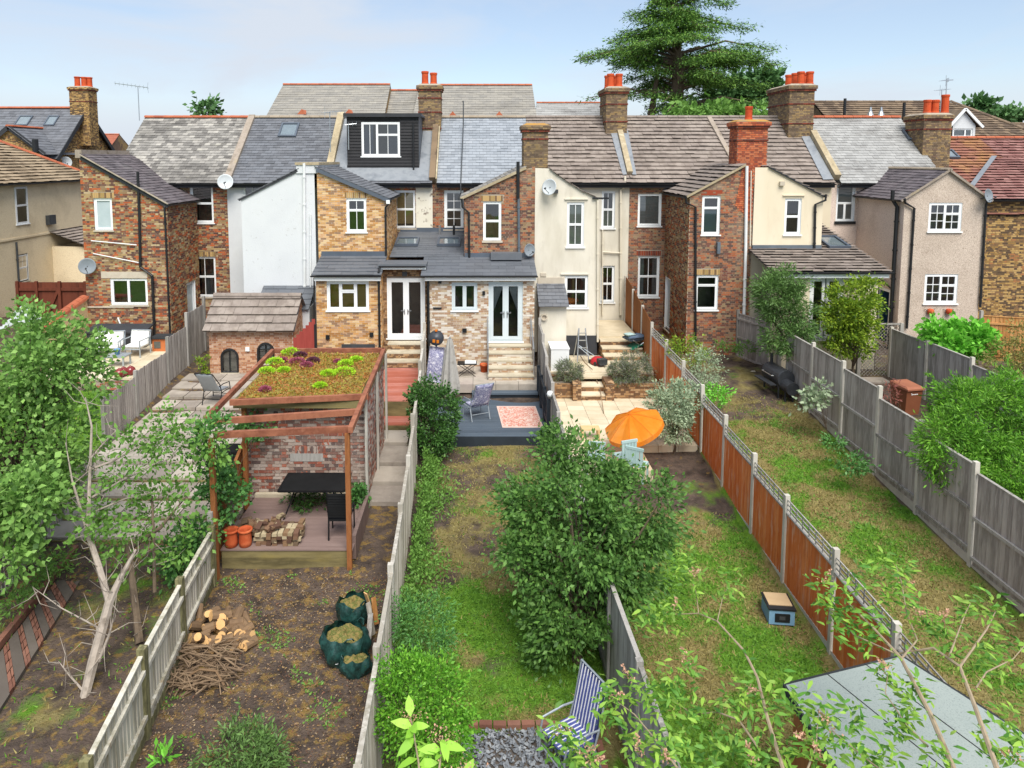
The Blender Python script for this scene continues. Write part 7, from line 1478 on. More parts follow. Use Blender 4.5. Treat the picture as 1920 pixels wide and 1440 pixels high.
q = atZ(1715, 635, 1.3); hr = thing('hose_arch', 'dark green tubular hose reel by the pebbledash wall', 'hose reel', (q.x, 25.6, .9)); MB().tube([(-.3, 0, 0), (-.3, 0, .7), (-.15, 0, .95), (.12, 0, .95), (.28, 0, .7), (.28, 0, 0)], .03, 7).build('frame', 'green_metal', hr); MB().box(.15, .42, -.2, .15, .35, .8).build('drum', 'green_metal', hr)
hs = thing('garden_hose', 'thin dark hose trailing down the cream patio steps', 'hose'); MB().tube([atZ(x, y, z) for x, y, z in ((1085, 662, .87), (1097, 680, .87), (1110, 692, .86), (1120, 716, .68), (1126, 735, .48), (1132, 775, .26))], .014, 5).build('hose_line', 'twig', hs)
rk = thing('pale_rubble', 'scatter of pale rubble and stones by the end fence of the right lawn', 'rubble')
for i in range(16):
    p = atZ(rnd.uniform(1400, 1445), rnd.uniform(668, 700), .72); s_ = rnd.uniform(.04, .11); mb = MB(); mb.lathe([(0, 0), (s_, .2*s_), (s_*.8, s_*.8), (0, s_)], 6, T(p) @ Matrix.Rotation(rnd.random(), 4, 'X')); mb.build('stone', 'tread_stone', rk)
# ------------------------------------------------------------------ plants
def leafmat(name, cols, tr=.28, rough=.55, nscale=1.2, spec=.35, k=1.6): return mat(name, cols, rnd=.75, nscale=nscale, rough=rough, spec=spec, trans=tr, k=k)
leafmat('leaf_apple', ['2f4a22','3e5e2a','4e7234','5e803c','385628','72904c'])
leafmat('leaf_holly', ['24401c','304e22','3c5e2a','4c6c32'], .15, .4)
leafmat('leaf_lime', ['467a1c','588c26','3a681a','70a032','30581a'])
leafmat('leaf_maple', ['44642c','587a38','688c44','7a9c50','3e5c2c','8ca85c'])
leafmat('leaf_mid', ['44662a','567a34','668a3e','3a5826'])
leafmat('leaf_hebe', ['3a661a','4a7820','6a9a30','2f5418','84ae40'])
leafmat('leaf_greygreen', ['7a8a6c','8f9c80','65775a','a3ad94'], .2)
leafmat('leaf_lavender', ['4c5a3a','5e6a4a','6a6868','54603f','5e6a44'], .2)
leafmat('leaf_olive', ['466030','56743a','3a522a','68864a'], .2)
leafmat('leaf_yellow', ['667a1e','7e922a','4e6a1c','3e5818'])
leafmat('leaf_vine', ['5c9a30','6eac3c','4c8628','82bc4c'])
leafmat('leaf_ivy', ['33562a','3f6632','4e7a3c','2a4824'], .15, .45)
leafmat('leaf_brown', ['6a6a34','7c743c','5a6030','8a7a44'])
leafmat('leaf_buddleia', ['3c6626','4c7a2e','6c923a','86a642','365e24','9cb250'], .35)
leafmat('leaf_bigpale', ['6c9a30','82b03c','96bc50','5c8a2c'], .35)
leafmat('leaf_cedar', ['263e22','385828','507230','6a8c3a','223a1e'], .12, .7, nscale=.25)
leafmat('leaf_far', ['34522a','44663a','547444'], .1, .7, nscale=.3)
leafmat('leaf_red', ['6a3a34','7a4a40','5c3430'], .2)
leafmat('grass_green', ['43661f','527a28','618a2e','3a5a22','6c8c34'], .25, .7)
leafmat('grass_straw', ['766c40','877c4e','686038','918656'], .2, .8)
leafmat('dead_flower', ['8f6a52','a3806a','b5907c','7d5a48'], .15, .9)
leafmat('sedum_lime', ['88ac20','98bc2c','789c1e'], .2, k=1.5); leafmat('sedum_pink', ['94485c','a0586a','864052'], .2, k=1.2); leafmat('sedum_dark', ['4a2c36','5a3440'], .1); leafmat('sedum_orange', ['8a4a24','96602e','74702c','8c8238','7d4026'], .1, k=1.4)
mat('bark', ['5a4e42','6e6050','4a4038'], nscale=5, rough=.95, bump=.4, bscale=25)
mat('bark_pale', ['8c7c68','a09078','776855'], nscale=5, rough=.95)
mat('bark_dead', ['8f857a','a59a8e','756b60'], nscale=5, rough=.95, bump=.4, bscale=25)
def unit(a): return a/np.maximum(np.linalg.norm(a, axis=-1, keepdims=True), 1e-6)
def leaves(name, parent, P, D, size, aspect, m_, rg, kind='stuff', fold=.25, var=.5, flat=0.):
    n = len(P); D = unit(D); rv = unit(rg.normal(size=(n, 3))+np.array([0, 0, flat])); S_ = unit(np.cross(D, rv)); Nn = np.cross(S_, D)
    L_ = size*(1+var*rg.uniform(-1, 1, (n, 1))); W_ = L_*aspect*.5
    V_ = np.empty((n, 4, 3)); V_[:, 0] = P; V_[:, 1] = P+D*L_*.45+S_*W_+Nn*W_*fold; V_[:, 2] = P+D*L_; V_[:, 3] = P+D*L_*.45-S_*W_+Nn*W_*fold
    return np_mesh(name, V_.reshape(-1, 3), np.arange(n*4).reshape(-1, 4), m_, parent, kind)
def crown_pts(ells, n, rg, nclump, cr, shell=.55, droop=.15):
    w_ = np.array([e[3]*e[4]*e[5] for e in ells])**.7; w_ = w_/w_.sum(); C = []; O = []
    for e, ww in zip(ells, w_):
        k = max(3, int(nclump*ww)); d = unit(rg.normal(size=(k, 3))); r = rg.uniform(shell**3, 1, (k, 1))**(1/3.); C.append(np.array(e[:3])+d*r*np.array(e[3:6])); O.append(d)
    C = np.concatenate(C); O = np.concatenate(O); cs = rg.uniform(.55, 1.35, len(C)); idx = rg.integers(0, len(C), n)
    off = rg.normal(size=(n, 3))*cr*cs[idx][:, None]*np.array([1, 1, .8]); P = C[idx]+off; D = unit(O[idx]*.8+unit(off)*.9+rg.normal(size=(n, 3))*.55-np.array([0, 0, droop]))
    m = int(n*.13); ks = max(6, len(C)//2); si = rg.integers(0, len(C), ks); sdir = unit(O[si]+rg.normal(size=(ks, 3))*.5+np.array([0, 0, .35])); sl = rg.uniform(1.2, 3.0, ks)*cr; q = rg.integers(0, ks, m); t_ = rg.random(m)
    P[:m] = C[si[q]]+sdir[q]*(sl[q]*(.4+t_))[:, None]+rg.normal(size=(m, 3))*cr*.22; D[:m] = unit(sdir[q]*.7+rg.normal(size=(m, 3))*.8)
    return P, D, C
def limbs(parent, base, C, rg, k, r0, m_, fork=.45, name='branches', top=None):
    mb = MB(); base = np.array(base, float); top = C.mean(0) if top is None else np.array(top); hub = base+(top-base)*fork
    mb.tube([base, base*.5+hub*.5+rg.normal(size=3)*r0, hub], [r0, r0*.8, r0*.65], 8); o1 = mb.build('trunk', m_, parent)
    mb = MB()
    for i in rg.choice(len(C), min(k, len(C)), replace=False):
        c_ = C[i]; s_ = rg.uniform(.55, 1); st_ = base+(hub-base)*s_; mid = st_*.5+c_*.5+np.array([0, 0, .12*np.linalg.norm(c_-st_)])+rg.normal(size=3)*.06*np.linalg.norm(c_-st_); mb.tube([st_, mid, c_], [r0*.4, r0*.22, r0*.06], 5, False)
    mb.build(name, m_, parent, kind='stuff')
def plant(name, label, cat, base, ells, n, size, aspect, m_, nclump, cr, seed, trunk=None, bark='bark', k=18, shell=.55, fork=.45, group=None, droop=.15, flat=0.):
    t_ = thing(name, label, cat, group=group); rg = np.random.default_rng(seed); P, D, C = crown_pts(ells, n, rg, nclump, cr, shell, droop); leaves('crown', t_, P, D, size, aspect, m_, rg, flat=flat)
    if trunk: limbs(t_, base, C, rg, k, trunk, bark, fork)
    return t_
def EL(x, y, Y, rx, rz, ry=None):       # ellipsoid seen at pixel x,y at depth Y with pixel radii
    p = atY(x, y, Y); d = math.hypot(Y, CAM_H-p.z)*.98; s_ = d/1331*1.0; rx2 = rx*Y*1.04/1331; return (p.x, p.y, p.z, rx2, ry or rx2, rz*s_*1.0)
# central fruit tree
plant('fruit_tree', 'leafy green fruit tree on the fence line of the central lawn', 'tree', (1.75, 11.7, -.3), [EL(1100, 985, 12.2, 122, 110), EL(1010, 960, 12.4, 65, 70), EL(1195, 965, 12.2, 72, 80), EL(1080, 880, 12.6, 85, 55), EL(1095, 1090, 11.9, 105, 90), EL(1175, 1060, 12, 60, 65), EL(1075, 1180, 11.6, 75, 60), EL(985, 1040, 12, 45, 50)], 34000, .088, .55, 'leaf_apple', 210, .16, 1, .1, 'bark', 40, droop=.35)
plant('holly_bush', 'dense rounded dark green bush left of the blue deck', 'bush', (-1.25, 19.3, .1), [EL(815, 775, 19.5, 46, 56), EL(812, 815, 19.3, 42, 36), EL(800, 740, 19.6, 30, 28)], 11000, .075, .55, 'leaf_holly', 150, .09, 2, .05, 'bark', 20, .75)
plant('box_bush', 'bright lime green clipped bush at bottom centre', 'bush', (-.65, 9.2, -.3), [EL(795, 1335, 9.2, 86, 85), EL(760, 1300, 9.3, 60, 60), EL(830, 1390, 9.0, 58, 60)], 13000, .048, .5, 'leaf_lime', 240, .065, 3, .04, 'bark', 20, .75)
# left-hand trees
plant('sycamore', 'big-leaved green tree filling the left edge', 'tree', (-9.7, 13.6, .1), [EL(40, 680, 14, 95, 95), EL(115, 690, 14.2, 75, 80), EL(30, 830, 13.6, 100, 100), EL(110, 840, 14, 70, 85), EL(60, 950, 13.2, 70, 60), EL(165, 700, 14.3, 38, 45)], 15500, .1, .7, 'leaf_maple', 150, .2, 4, .13, 'bark', 40, .45)
plant('fig_sapling', 'pale large-leaved shoots at lower left edge', 'bush', (-8.6, 11.6, .1), [EL(10, 950, 11.8, 70, 50), EL(60, 925, 12, 50, 35), EL(20, 1040, 11.6, 40, 30)], 2600, .11, .8, 'leaf_maple', 60, .14, 5, .03, 'bark', 12)
# sparse tree with dead leaning trunk
sp_ = thing('bare_tree', 'half-dead tree with pale bare branches and thin foliage at left', 'tree'); mb = MB()
def PX(l): return [atY(x, y, Y) for x, y, Y in l]
bt_ = [([(150, 1345, 10.4), (175, 1240, 10.9), (205, 1130, 11.4), (225, 1085, 11.6), (255, 1030, 11.9)], [.07, .085, .075, .05, .02]), ([(205, 1130, 11.4), (185, 1060, 11.8), (165, 1000, 12.2), (168, 900, 12.7), (172, 800, 13), (160, 745, 13.2)], [.06, .055, .05, .03, .02, .008]), ([(165, 1000, 12.2), (150, 950, 12.4), (135, 900, 12.6), (123, 830, 12.9)], [.035, .025, .018, .006]),
    ([(170, 880, 12.8), (210, 865, 12.9), (265, 835, 13.1), (305, 810, 13.3)], [.022, .02, .014, .006]), ([(168, 935, 12.6), (230, 900, 12.8), (290, 870, 13), (330, 855, 13.2)], [.022, .02, .014, .006]), ([(170, 860, 12.8), (195, 830, 13), (225, 800, 13.2)], [.018, .012, .005]), ([(175, 960, 12.4), (235, 935, 12.7), (300, 920, 12.9)], [.02, .014, .006]),
    ([(185, 1240, 10.9), (205, 1190, 11), (215, 1150, 11.1)], [.03, .02, .008]), ([(160, 1300, 10.6), (125, 1260, 10.7), (110, 1240, 10.8)], [.02, .012, .005]), ([(190, 1180, 11.15), (115, 1140, 11.3), (60, 1100, 11.6)], [.016, .01, .005]), ([(262, 1205, 11.75), (252, 1120, 12.1), (240, 1020, 12.5)], [.075, .065, .055]), ([(240, 1030, 12.5), (300, 990, 12.8), (350, 930, 13.1)], [.05, .035, .01]), ([(290, 1110, 12.4), (288, 1000, 12.7), (285, 930, 13)], [.035, .03, .02])]
rg = np.random.default_rng(6); md = MB(); tw_ = MB()
for l, r_ in bt_:
    (md if l[0][0] > 235 else mb).tube(PX(l), r_, 7); pts = np.array(PX(l))
    for q in range(len(l)*3):
        i = rg.integers(0, len(pts)-1); p0 = pts[i]+(pts[i+1]-pts[i])*rg.random(); d = unit(rg.normal(size=3)+np.array([0, 0, .5])); L_ = rg.uniform(.15, .75); p1 = p0+d*L_*.5+rg.normal(size=3)*.04; p2 = p0+d*L_+rg.normal(size=3)*.08+np.array([0, 0, .05]); tw_.tube([p0, p1, p2], [.009, .006, .002], 4, False)
mb.build('trunk', 'bark_dead', sp_); md.build('stem', 'bark', sp_); tw_.build('twigs', 'bark_dead', sp_, kind='stuff')
P, D, C = crown_pts([EL(330, 815, 13.3, 85, 40), EL(250, 870, 13, 75, 60), EL(380, 850, 13.5, 45, 55), EL(210, 960, 12.6, 70, 50), EL(290, 985, 12.8, 80, 55), EL(345, 1020, 13, 50, 50), EL(225, 1045, 12.4, 40, 25)], 3300, rg, 110, .15, .3, .25); leaves('crown', sp_, P, D, .095, .6, 'leaf_mid', rg)
# ivy
plant('ivy', 'ivy climbing over the brown fence and left pergola post', 'ivy', (-5.5, 14.5, .2), [EL(405, 870, 14.2, 26, 80), EL(420, 930, 14.4, 26, 45), EL(440, 900, 15.2, 22, 30), EL(395, 820, 14, 22, 40), EL(370, 1010, 13.8, 26, 50), EL(335, 1045, 13.4, 34, 34), EL(470, 800, 16.2, 22, 26)], 4600, .085, .8, 'leaf_ivy', 100, .11, 7, .02, 'bark', 14)
plant('ivy', 'low dark fern-like growth under the black table', 'fern', (-3.6, 16.3, .4), [EL(585, 935, 16.2, 34, 16), EL(555, 930, 16.3, 18, 10)], 900, .1, .35, 'leaf_holly', 30, .1, 8)
plant('ivy', 'small ivy patch at the corner of the brick store by the path', 'ivy', (-2.6, 15.9, .2), [EL(672, 928, 16.1, 18, 14)], 500, .08, .8, 'leaf_ivy', 14, .08, 9)
# weeds along the pale fence
wd_ = thing('border_weeds', 'tangle of weeds and wild flowers along the pale fence', 'weeds'); rg = np.random.default_rng(10); n = 9500
yy = rg.uniform(10.2, 19., n); xx = -1.45+np.abs(rg.normal(size=n))*(.3+.12*np.sin(yy*1.9)); hh = rg.uniform(0, 1, n)**1.4*(.45+.35*np.sin(yy*2.3+1)**2)*np.exp(-(xx+1.4)*.8); P = np.stack([xx, yy, np.array([zg(a, b) for a, b in zip(xx, yy)])+hh], 1); leaves('crown', wd_, P, unit(rg.normal(size=(n, 3))+np.array([.3, -.2, .5])), .075, .45, 'leaf_mid', rg)
plant('weed_clump', 'grey-green leafy clump beside the pale fence above the lime bush', 'weeds', (-.9, 11, -.2), [EL(800, 1175, 11.2, 60, 38), EL(760, 1160, 11.3, 30, 30)], 2600, .06, .35, 'leaf_ivy', 70, .09, 11)
plant('weed_clump', 'tall weeds in front of the holly bush roots', 'weeds', (-1.0, 18.3, 0), [EL(800, 875, 18.3, 22, 20), EL(775, 930, 17.4, 14, 22)], 900, .07, .45, 'leaf_mid', 25, .08, 12)
# cream patio plants
plant('lavender', 'left lavender bush in the brick planter', 'shrub', (2.85, 24.7, .6), [EL(1066, 697, 24.6, 24, 20)], 3200, .11, .16, 'leaf_lavender', 60, .06, 13, .02, group='lavender bushes in the planters')
plant('lavender', 'right larger lavender bush in the brick planter', 'shrub', (5.6, 24.7, .6), [EL(1187, 690, 24.6, 38, 26), EL(1165, 700, 24.5, 24, 18)], 6000, .11, .16, 'leaf_lavender', 90, .07, 14, .02, group='lavender bushes in the planters')
plant('variegated_shrub', 'pale variegated bush against the orange fence', 'bush', (5.75, 20.05, 0), [EL(1260, 752, 20.1, 46, 36), EL(1256, 780, 20, 38, 30), EL(1288, 745, 20.2, 22, 25), EL(1262, 800, 19.9, 34, 24), EL(1250, 770, 20, 34, 34)], 9000, .085, .4, 'leaf_greygreen', 120, .09, 15, .04, 'bark', 24, .5)
# right garden plants
plant('yellow_shrub', 'yellow-green shrub behind the orange fence', 'shrub', (7.6, 23.5, .6), [EL(1290, 660, 23.3, 34, 22), EL(1275, 650, 23.5, 18, 16)], 1600, .08, .45, 'leaf_yellow', 45, .1, 16, .03)
plant('grey_shrub', 'silver-leaved shrub beyond the orange fence', 'shrub', (7.6, 22, .5), [EL(1318, 690, 22.2, 34, 32), EL(1310, 720, 21.6, 26, 24)], 2600, .07, .35, 'leaf_greygreen', 60, .1, 17, .03)
plant('green_shrub', 'low fresh green plant below the silver shrub', 'shrub', (7.6, 20.6, .4), [EL(1340, 738, 20.6, 22, 15)], 700, .09, .45, 'leaf_vine', 20, .09, 18)
plant('olive_bush', 'feathery grey-green bush in front of the cream extension', 'bush', (11.3, 24.0, .8), [EL(1465, 560, 24.2, 46, 48), EL(1490, 585, 24, 36, 45), EL(1440, 545, 24.3, 30, 30), EL(1478, 525, 24.3, 28, 24), EL(1475, 630, 23.9, 40, 35), EL(1500, 650, 23.8, 24, 24)], 16000, .13, .24, 'leaf_olive', 150, .14, 19, .05, 'bark', 30)
plant('yellow_bush', 'yellow-green evergreen bush beside the patio door', 'bush', (13.2, 24.2, .8), [EL(1595, 575, 24.2, 44, 48), EL(1580, 600, 24, 36, 36), EL(1615, 550, 24.4, 26, 30), EL(1590, 640, 23.9, 38, 30), EL(1622, 610, 24.1, 26, 36)], 14000, .1, .5, 'leaf_yellow', 150, .12, 20, .05, 'bark', 24)
plant('grape_vine', 'bright green vine spilling over the grey fence at right', 'vine', (15.2, 22.6, .9), [EL(1790, 640, 22.6, 48, 30), EL(1825, 632, 22.4, 30, 30), EL(1760, 625, 23, 30, 20)], 4200, .15, .8, 'leaf_vine', 80, .12, 21, .03, 'bark', 14)
plant('hebe', 'large bright green feathery bush overhanging the grey fence at right', 'bush', (12.7, 16.8, .2), [EL(1850, 785, 16.4, 88, 72), EL(1905, 770, 16.8, 70, 80), EL(1790, 850, 15.7, 58, 48), EL(1870, 880, 15.4, 75, 55), EL(1800, 755, 16.8, 40, 35), EL(1760, 815, 15.9, 34, 30), EL(1900, 915, 15.2, 50, 30)], 36000, .105, .24, 'leaf_hebe', 240, .14, 22, .06, 'bark', 30, .6)
plant('brown_shrub', 'olive-brown shrub at the right edge above the bright bush', 'shrub', (16.0, 20.5, .6), [EL(1895, 665, 20.5, 40, 35), EL(1920, 640, 20.8, 30, 35)], 2200, .09, .45, 'leaf_brown', 60, .13, 23, .03)
plant('red_stemmed_shrub', 'thin dark red shrub left of the brown bin', 'shrub', (12.9, 20.8, .5), [EL(1668, 738, 20.8, 8, 24)], 200, .1, .3, 'leaf_red', 14, .1, 24, .02)
plant('mallow', 'pale green weeds climbing the grey fence by the barrel barbecue', 'weeds', (10.3, 20, .4), [EL(1530, 738, 20.2, 16, 22), EL(1520, 755, 20, 20, 10)], 420, .12, .7, 'leaf_greygreen', 14, .1, 25, .015)
plant('fence_weeds', 'dark weeds at the foot of the grey fence midway along the right lawn', 'weeds', (10.1, 17.5, .2), [EL(1600, 870, 17.4, 26, 12), EL(1565, 830, 18.4, 16, 9)], 900, .08, .5, 'leaf_ivy', 24, .09, 26)
plant('patio_shrub', 'small yellow-green plant by the playhouse corner', 'plant', (-10.0, 24.9, .9), [EL(383, 678, 25, 9, 14), EL(378, 700, 24.6, 8, 6)], 420, .08, .5, 'leaf_yellow', 12, .07, 27)
plant('wall_plant', 'small green plant with hose by the white pipe', 'plant', (10.1, 26.6, .8), [EL(1395, 655, 26.4, 14, 14), EL(1355, 648, 26.6, 12, 9)], 500, .09, .5, 'leaf_mid', 14, .09, 28)
plant('path_weeds', 'green weeds beside the left picket fence and path', 'weeds', (-8.9, 13, .1), [EL(105, 1055, 13.6, 26, 14), EL(60, 1090, 12.8, 24, 12), EL(30, 1130, 12, 22, 14)], 1300, .08, .35, 'leaf_mid', 40, .1, 29)
# pile of clippings and sprout at the bottom
plant('clippings_heap', 'heap of cut green branches on the soil at bottom left', 'clippings', (-3.3, 9, -.1), [EL(445, 1415, 9.3, 80, 22), EL(500, 1425, 9.2, 45, 16)], 3400, .075, .3, 'leaf_olive', 70, .1, 30)
plant('soil_sprout', 'small bright green seedling on the soil at the bottom edge', 'plant', (-4, 8.9, -.1), [EL(305, 1428, 9.2, 14, 7)], 60, .14, .3, 'leaf_vine', 6, .05, 31)
# sedum cushions
sd_t = [((545, 662, 13), 'sedum_lime'), ((515, 680, 12), 'sedum_lime'), ((500, 697, 11), 'sedum_lime'), ((532, 695, 9), 'sedum_lime'), ((615, 702, 11), 'sedum_lime'), ((645, 700, 16), 'sedum_lime'), ((648, 683, 11), 'sedum_lime'), ((668, 675, 9), 'sedum_lime'), ((600, 724, 9), 'sedum_lime'), ((563, 667, 9), 'sedum_dark'), ((587, 677, 9), 'sedum_dark'), ((530, 676, 7), 'sedum_pink'), ((557, 679, 11), 'sedum_pink'), ((575, 686, 9), 'sedum_pink'), ((633, 679, 6), 'sedum_pink'), ((497, 731, 8), 'sedum_pink')]
for i, ((x, y, r_), m_) in enumerate(sd_t):
    p = atZ(x, y, RZ2); rg = np.random.default_rng(100+i); rr_ = r_*1.4*p.y/1331; n = 700; d = unit(rg.normal(size=(n, 3))); d[:, 2] = np.abs(d[:, 2]); P = np.array(p)+d*np.array([rr_, rr_*.9, rr_*.52])*rg.uniform(.75, 1, (n, 1))
    o_ = leaves('sedum_cushion', bs, P, d+rg.normal(size=(n, 3))*.3, .035, .8, m_, rg)
rg = np.random.default_rng(150); n = 6500; P = np.stack([rg.uniform(B0, B1-.1, n), rg.uniform(16.2, 19.95, n), RZ2-.02+rg.uniform(0, .03, n)], 1); leaves('sedum_carpet', bs, P, rg.normal(size=(n, 3))+np.array([0, 0, .8]), .045, .8, 'sedum_orange', rg)
# cedar behind the row
cdr = thing('cedar_tree', 'tall spreading cedar behind the terrace roofs', 'tree'); tx, ty2 = atY(1272, 150, 58).x, 58.; rg = np.random.default_rng(40); mb = MB(); mb.tube([(tx-.3, ty2, .5), (tx-.1, ty2, 10), (tx, ty2, 16), (tx-.5, ty2, 19.5), (tx-.6, ty2, 22.6)], [.7, .6, .45, .25, .04], 9); mb.tube([(tx-2.6, ty2+.5, .5), (tx-2.2, ty2+.3, 11), (tx-1.6, ty2, 16)], [.45, .38, .1], 8); mb.build('trunk', 'bark', cdr)
mb = MB(); PP = []; DD = []
spec = []
for i in range(125):
    z = 11+11.6*rg.random()**.75; f_ = np.interp(z, [11, 13, 15, 17.2, 18.5, 19.5, 21, 22.5], [4.5, 5.4, 6.6, 7.6, 5.2, 4.2, 2.6, 1.0]); spec.append((z, rg.uniform(0, 6.283), f_*rg.uniform(.5, .98)))
spec += [(16.8, math.pi*1.02, 7.9), (17.2, math.pi*.95, 7.0), (16.3, .03, 8.2), (17.4, -.08, 7.6), (19.2, .1, 6.2), (18.2, math.pi, 5.4), (20.3, 2.9, 3.8), (21.2, .2, 5.0), (13.6, 3.3, 7.6), (14.6, 0.1, 7.4), (13, -.3, 7), (22.6, .15, 2.2), (22.3, 3.3, 2.6)]
for z, a, l in spec:
    z = min(z, 22.4-.2*l)
    cx = tx-.1-.5*max(0, (z-16)/6); d = np.array([math.cos(a), math.sin(a)*.9, 0]); p0 = np.array([cx, ty2, z-.5]); p2 = p0+d*l+np.array([0, 0, .25]); p1 = (p0+p2)/2+np.array([0, 0, .25+.09*l]); mb.tube([p0, p1, p2], [.13, .08, .02], 5, False)
    m_n = int((22 if z > 14.5 else 9)*l); t_ = rg.uniform(.22, 1, m_n)**.75; c_ = (1-t_)[:, None]**2*p0+2*(t_*(1-t_))[:, None]*p1+(t_**2)[:, None]*p2; sd = np.array([-d[1], d[0], 0]); wdt = (.25+.28*l*np.sin(np.clip(t_, 0, 1)*2.6))*.45; off = rg.normal(size=m_n)*wdt
    P = c_+sd*off[:, None]+np.array([0, 0, 1])*(rg.normal(size=m_n)*.12-.08*np.abs(off)+.1)[:, None]
    for q in range(8): PP.append(P+rg.normal(size=P.shape)*np.array([.24, .24, .12])-np.array([0, 0, .05*(q % 3)])); DD.append(d*.8+sd*np.sign(off)[:, None]*.6+rg.normal(size=P.shape)*.5-np.array([0, 0, .25]))
mb.build('branches', 'bark', cdr, kind='stuff'); PP = np.concatenate(PP); DD = np.concatenate(DD); leaves('crown', cdr, PP, DD, .24, .3, 'leaf_cedar', rg, flat=2.2)
# other far trees
def ftree(label, ells, n, size, seed, base, m_='leaf_far', name='tree'): return plant(name, label, 'tree', base, ells, n, size, .6, m_, 70, .3, seed, .25, 'bark', 14)
ftree('mass of green trees low behind the cedar and right chimneys', [EL(1400, 175, 66, 70, 40), EL(1440, 165, 66, 35, 28), EL(1320, 212, 66, 60, 10)], 4500, .55, 50, (22, 66, .5)); ftree('light green treetops just above the brown tiled ridge', [EL(1330, 212, 46, 60, 9), EL(1430, 212, 46, 45, 9)], 2600, .32, 51, (16, 46, .5), 'leaf_mid')
ftree('small treetop above the left slate roof', [EL(388, 205, 60, 18, 12)], 420, .4, 52, (-22, 60, .5)); ftree('rounded green tree beyond the aerials at right', [EL(1832, 206, 80, 28, 16), EL(1868, 215, 82, 30, 10), EL(1905, 216, 84, 26, 9)], 1800, .6, 53, (57, 80, .5))
# ------------------------------------------------------------------ foreground buddleia
def lance(name, parent, P, D, Ls, m_, rg, asp=.2):         # bent lance-shaped leaves, 6 points each
    n = len(P); D = unit(D); S_ = unit(np.cross(D, rg.normal(size=(n, 3))*.5+np.array([0, 0, 1]))); Nn = np.cross(S_, D); L_ = Ls[:, None]; W_ = L_*asp*.5
    V_ = np.empty((n, 6, 3)); dn = np.array([0, 0, -1])*L_*.16; V_[:, 0] = P; V_[:, 1] = P+D*L_*.3+S_*W_+Nn*W_*.3; V_[:, 2] = P+D*L_*.65+S_*W_*.8+Nn*W_*.2+dn*.4; V_[:, 3] = P+D*L_+dn; V_[:, 4] = P+D*L_*.65-S_*W_*.8+Nn*W_*.2+dn*.4; V_[:, 5] = P+D*L_*.3-S_*W_+Nn*W_*.3
    b0 = np.arange(n)[:, None]*6; F_ = np.concatenate([b0+np.array([[0, 1, 5, 5]]), ], 0)
    F4 = np.concatenate([b0+np.array([[1, 2, 4, 5]])], 0); T3 = np.concatenate([b0+np.array([[0, 1, 5]]), b0+np.array([[2, 3, 4]])], 0)
    me = bpy.data.meshes.new(name); me.from_pydata(V_.reshape(-1, 3).tolist(), [], F4.tolist()+T3.tolist()); return put(name, me, parent, m_, 'stuff')
bu = thing('buddleia', 'leggy buddleia with bare pale stems and seed heads in the right foreground', 'shrub'); rg = np.random.default_rng(60); mb = MB()
stems = [([(1800, 1470, 5.6), (1745, 1340, 6.2), (1690, 1235, 6.8), (1640, 1180, 7.2), (1590, 1130, 7.5)], [.036, .03, .024, .016, .008]), ([(1890, 1500, 5.4), (1830, 1330, 6.1), (1800, 1250, 6.5), (1750, 1215, 6.8), (1680, 1226, 7), (1600, 1190, 7.3), (1555, 1140, 7.6)], [.034, .028, .022, .018, .014, .01, .005]), ([(1800, 1250, 6.5), (1850, 1180, 6.9), (1870, 1140, 7.1)], [.016, .012, .006]), ([(1690, 1235, 6.8), (1720, 1200, 7), (1700, 1150, 7.3), (1690, 1090, 7.6), (1680, 1060, 7.7)], [.016, .012, .01, .007, .004]), ([(1780, 1230, 6.6), (1810, 1150, 7), (1820, 1130, 7.1)], [.012, .008, .004]), ([(1830, 1290, 6.3), (1850, 1260, 6.5), (1900, 1235, 6.7), (1930, 1200, 6.8)], [.012, .01, .007, .004]),
    ([(1480, 1480, 5.8), (1440, 1350, 6.4), (1420, 1270, 6.8), (1395, 1220, 7.1), (1345, 1165, 7.5), (1310, 1150, 7.7), (1265, 1152, 7.9)], [.028, .024, .02, .017, .013, .01, .006]), ([(1420, 1400, 6.2), (1385, 1350, 6.5), (1345, 1335, 6.7), (1300, 1340, 6.9), (1265, 1315, 7.1)], [.016, .013, .011, .008, .005]), ([(1310, 1150, 7.7), (1305, 1110, 7.9), (1295, 1080, 8)], [.008, .006, .003]), ([(1345, 1165, 7.5), (1355, 1120, 7.7), (1365, 1100, 7.8)], [.008, .005, .003]), ([(1740, 1400, 5.9), (1700, 1360, 6.1), (1660, 1300, 6.5), (1665, 1260, 6.7)], [.014, .01, .007, .004]), ([(1700, 1480, 5.5), (1620, 1420, 5.9), (1560, 1370, 6.2)], [.014, .01, .005]), ([(1500, 1480, 5.6), (1530, 1400, 6), (1535, 1330, 6.4)], [.014, .01, .005]), ([(1300, 1480, 5.8), (1240, 1400, 6.2), (1190, 1340, 6.6), (1150, 1310, 6.9)], [.016, .012, .009, .005]), ([(1120, 1500, 5.6), (1090, 1420, 6), (1060, 1390, 6.2)], [.012, .009, .005]), ([(1620, 1080, 7.8), (1600, 1050, 8)], [.006, .003])]
for l, r_ in stems: mb.tube(PX(l), [q*.74 for q in r_], 6)
rt = Vector((4.0, 4.6, -.6))
for l in ((1800, 1470, 5.6), (1890, 1500, 5.4), (1480, 1480, 5.8), (1700, 1480, 5.5), (1500, 1480, 5.6), (1300, 1480, 5.8)): p = atY(*l); mb.tube([rt+Vector((rnd.uniform(-.3, .3), 0, 0)), rt.lerp(p, .5)+Vector((0, 0, .3)), p], [.06, .045, .03], 6)
mb.build('stems', 'bark_pale', bu)
P, D, Ls = [], [], []
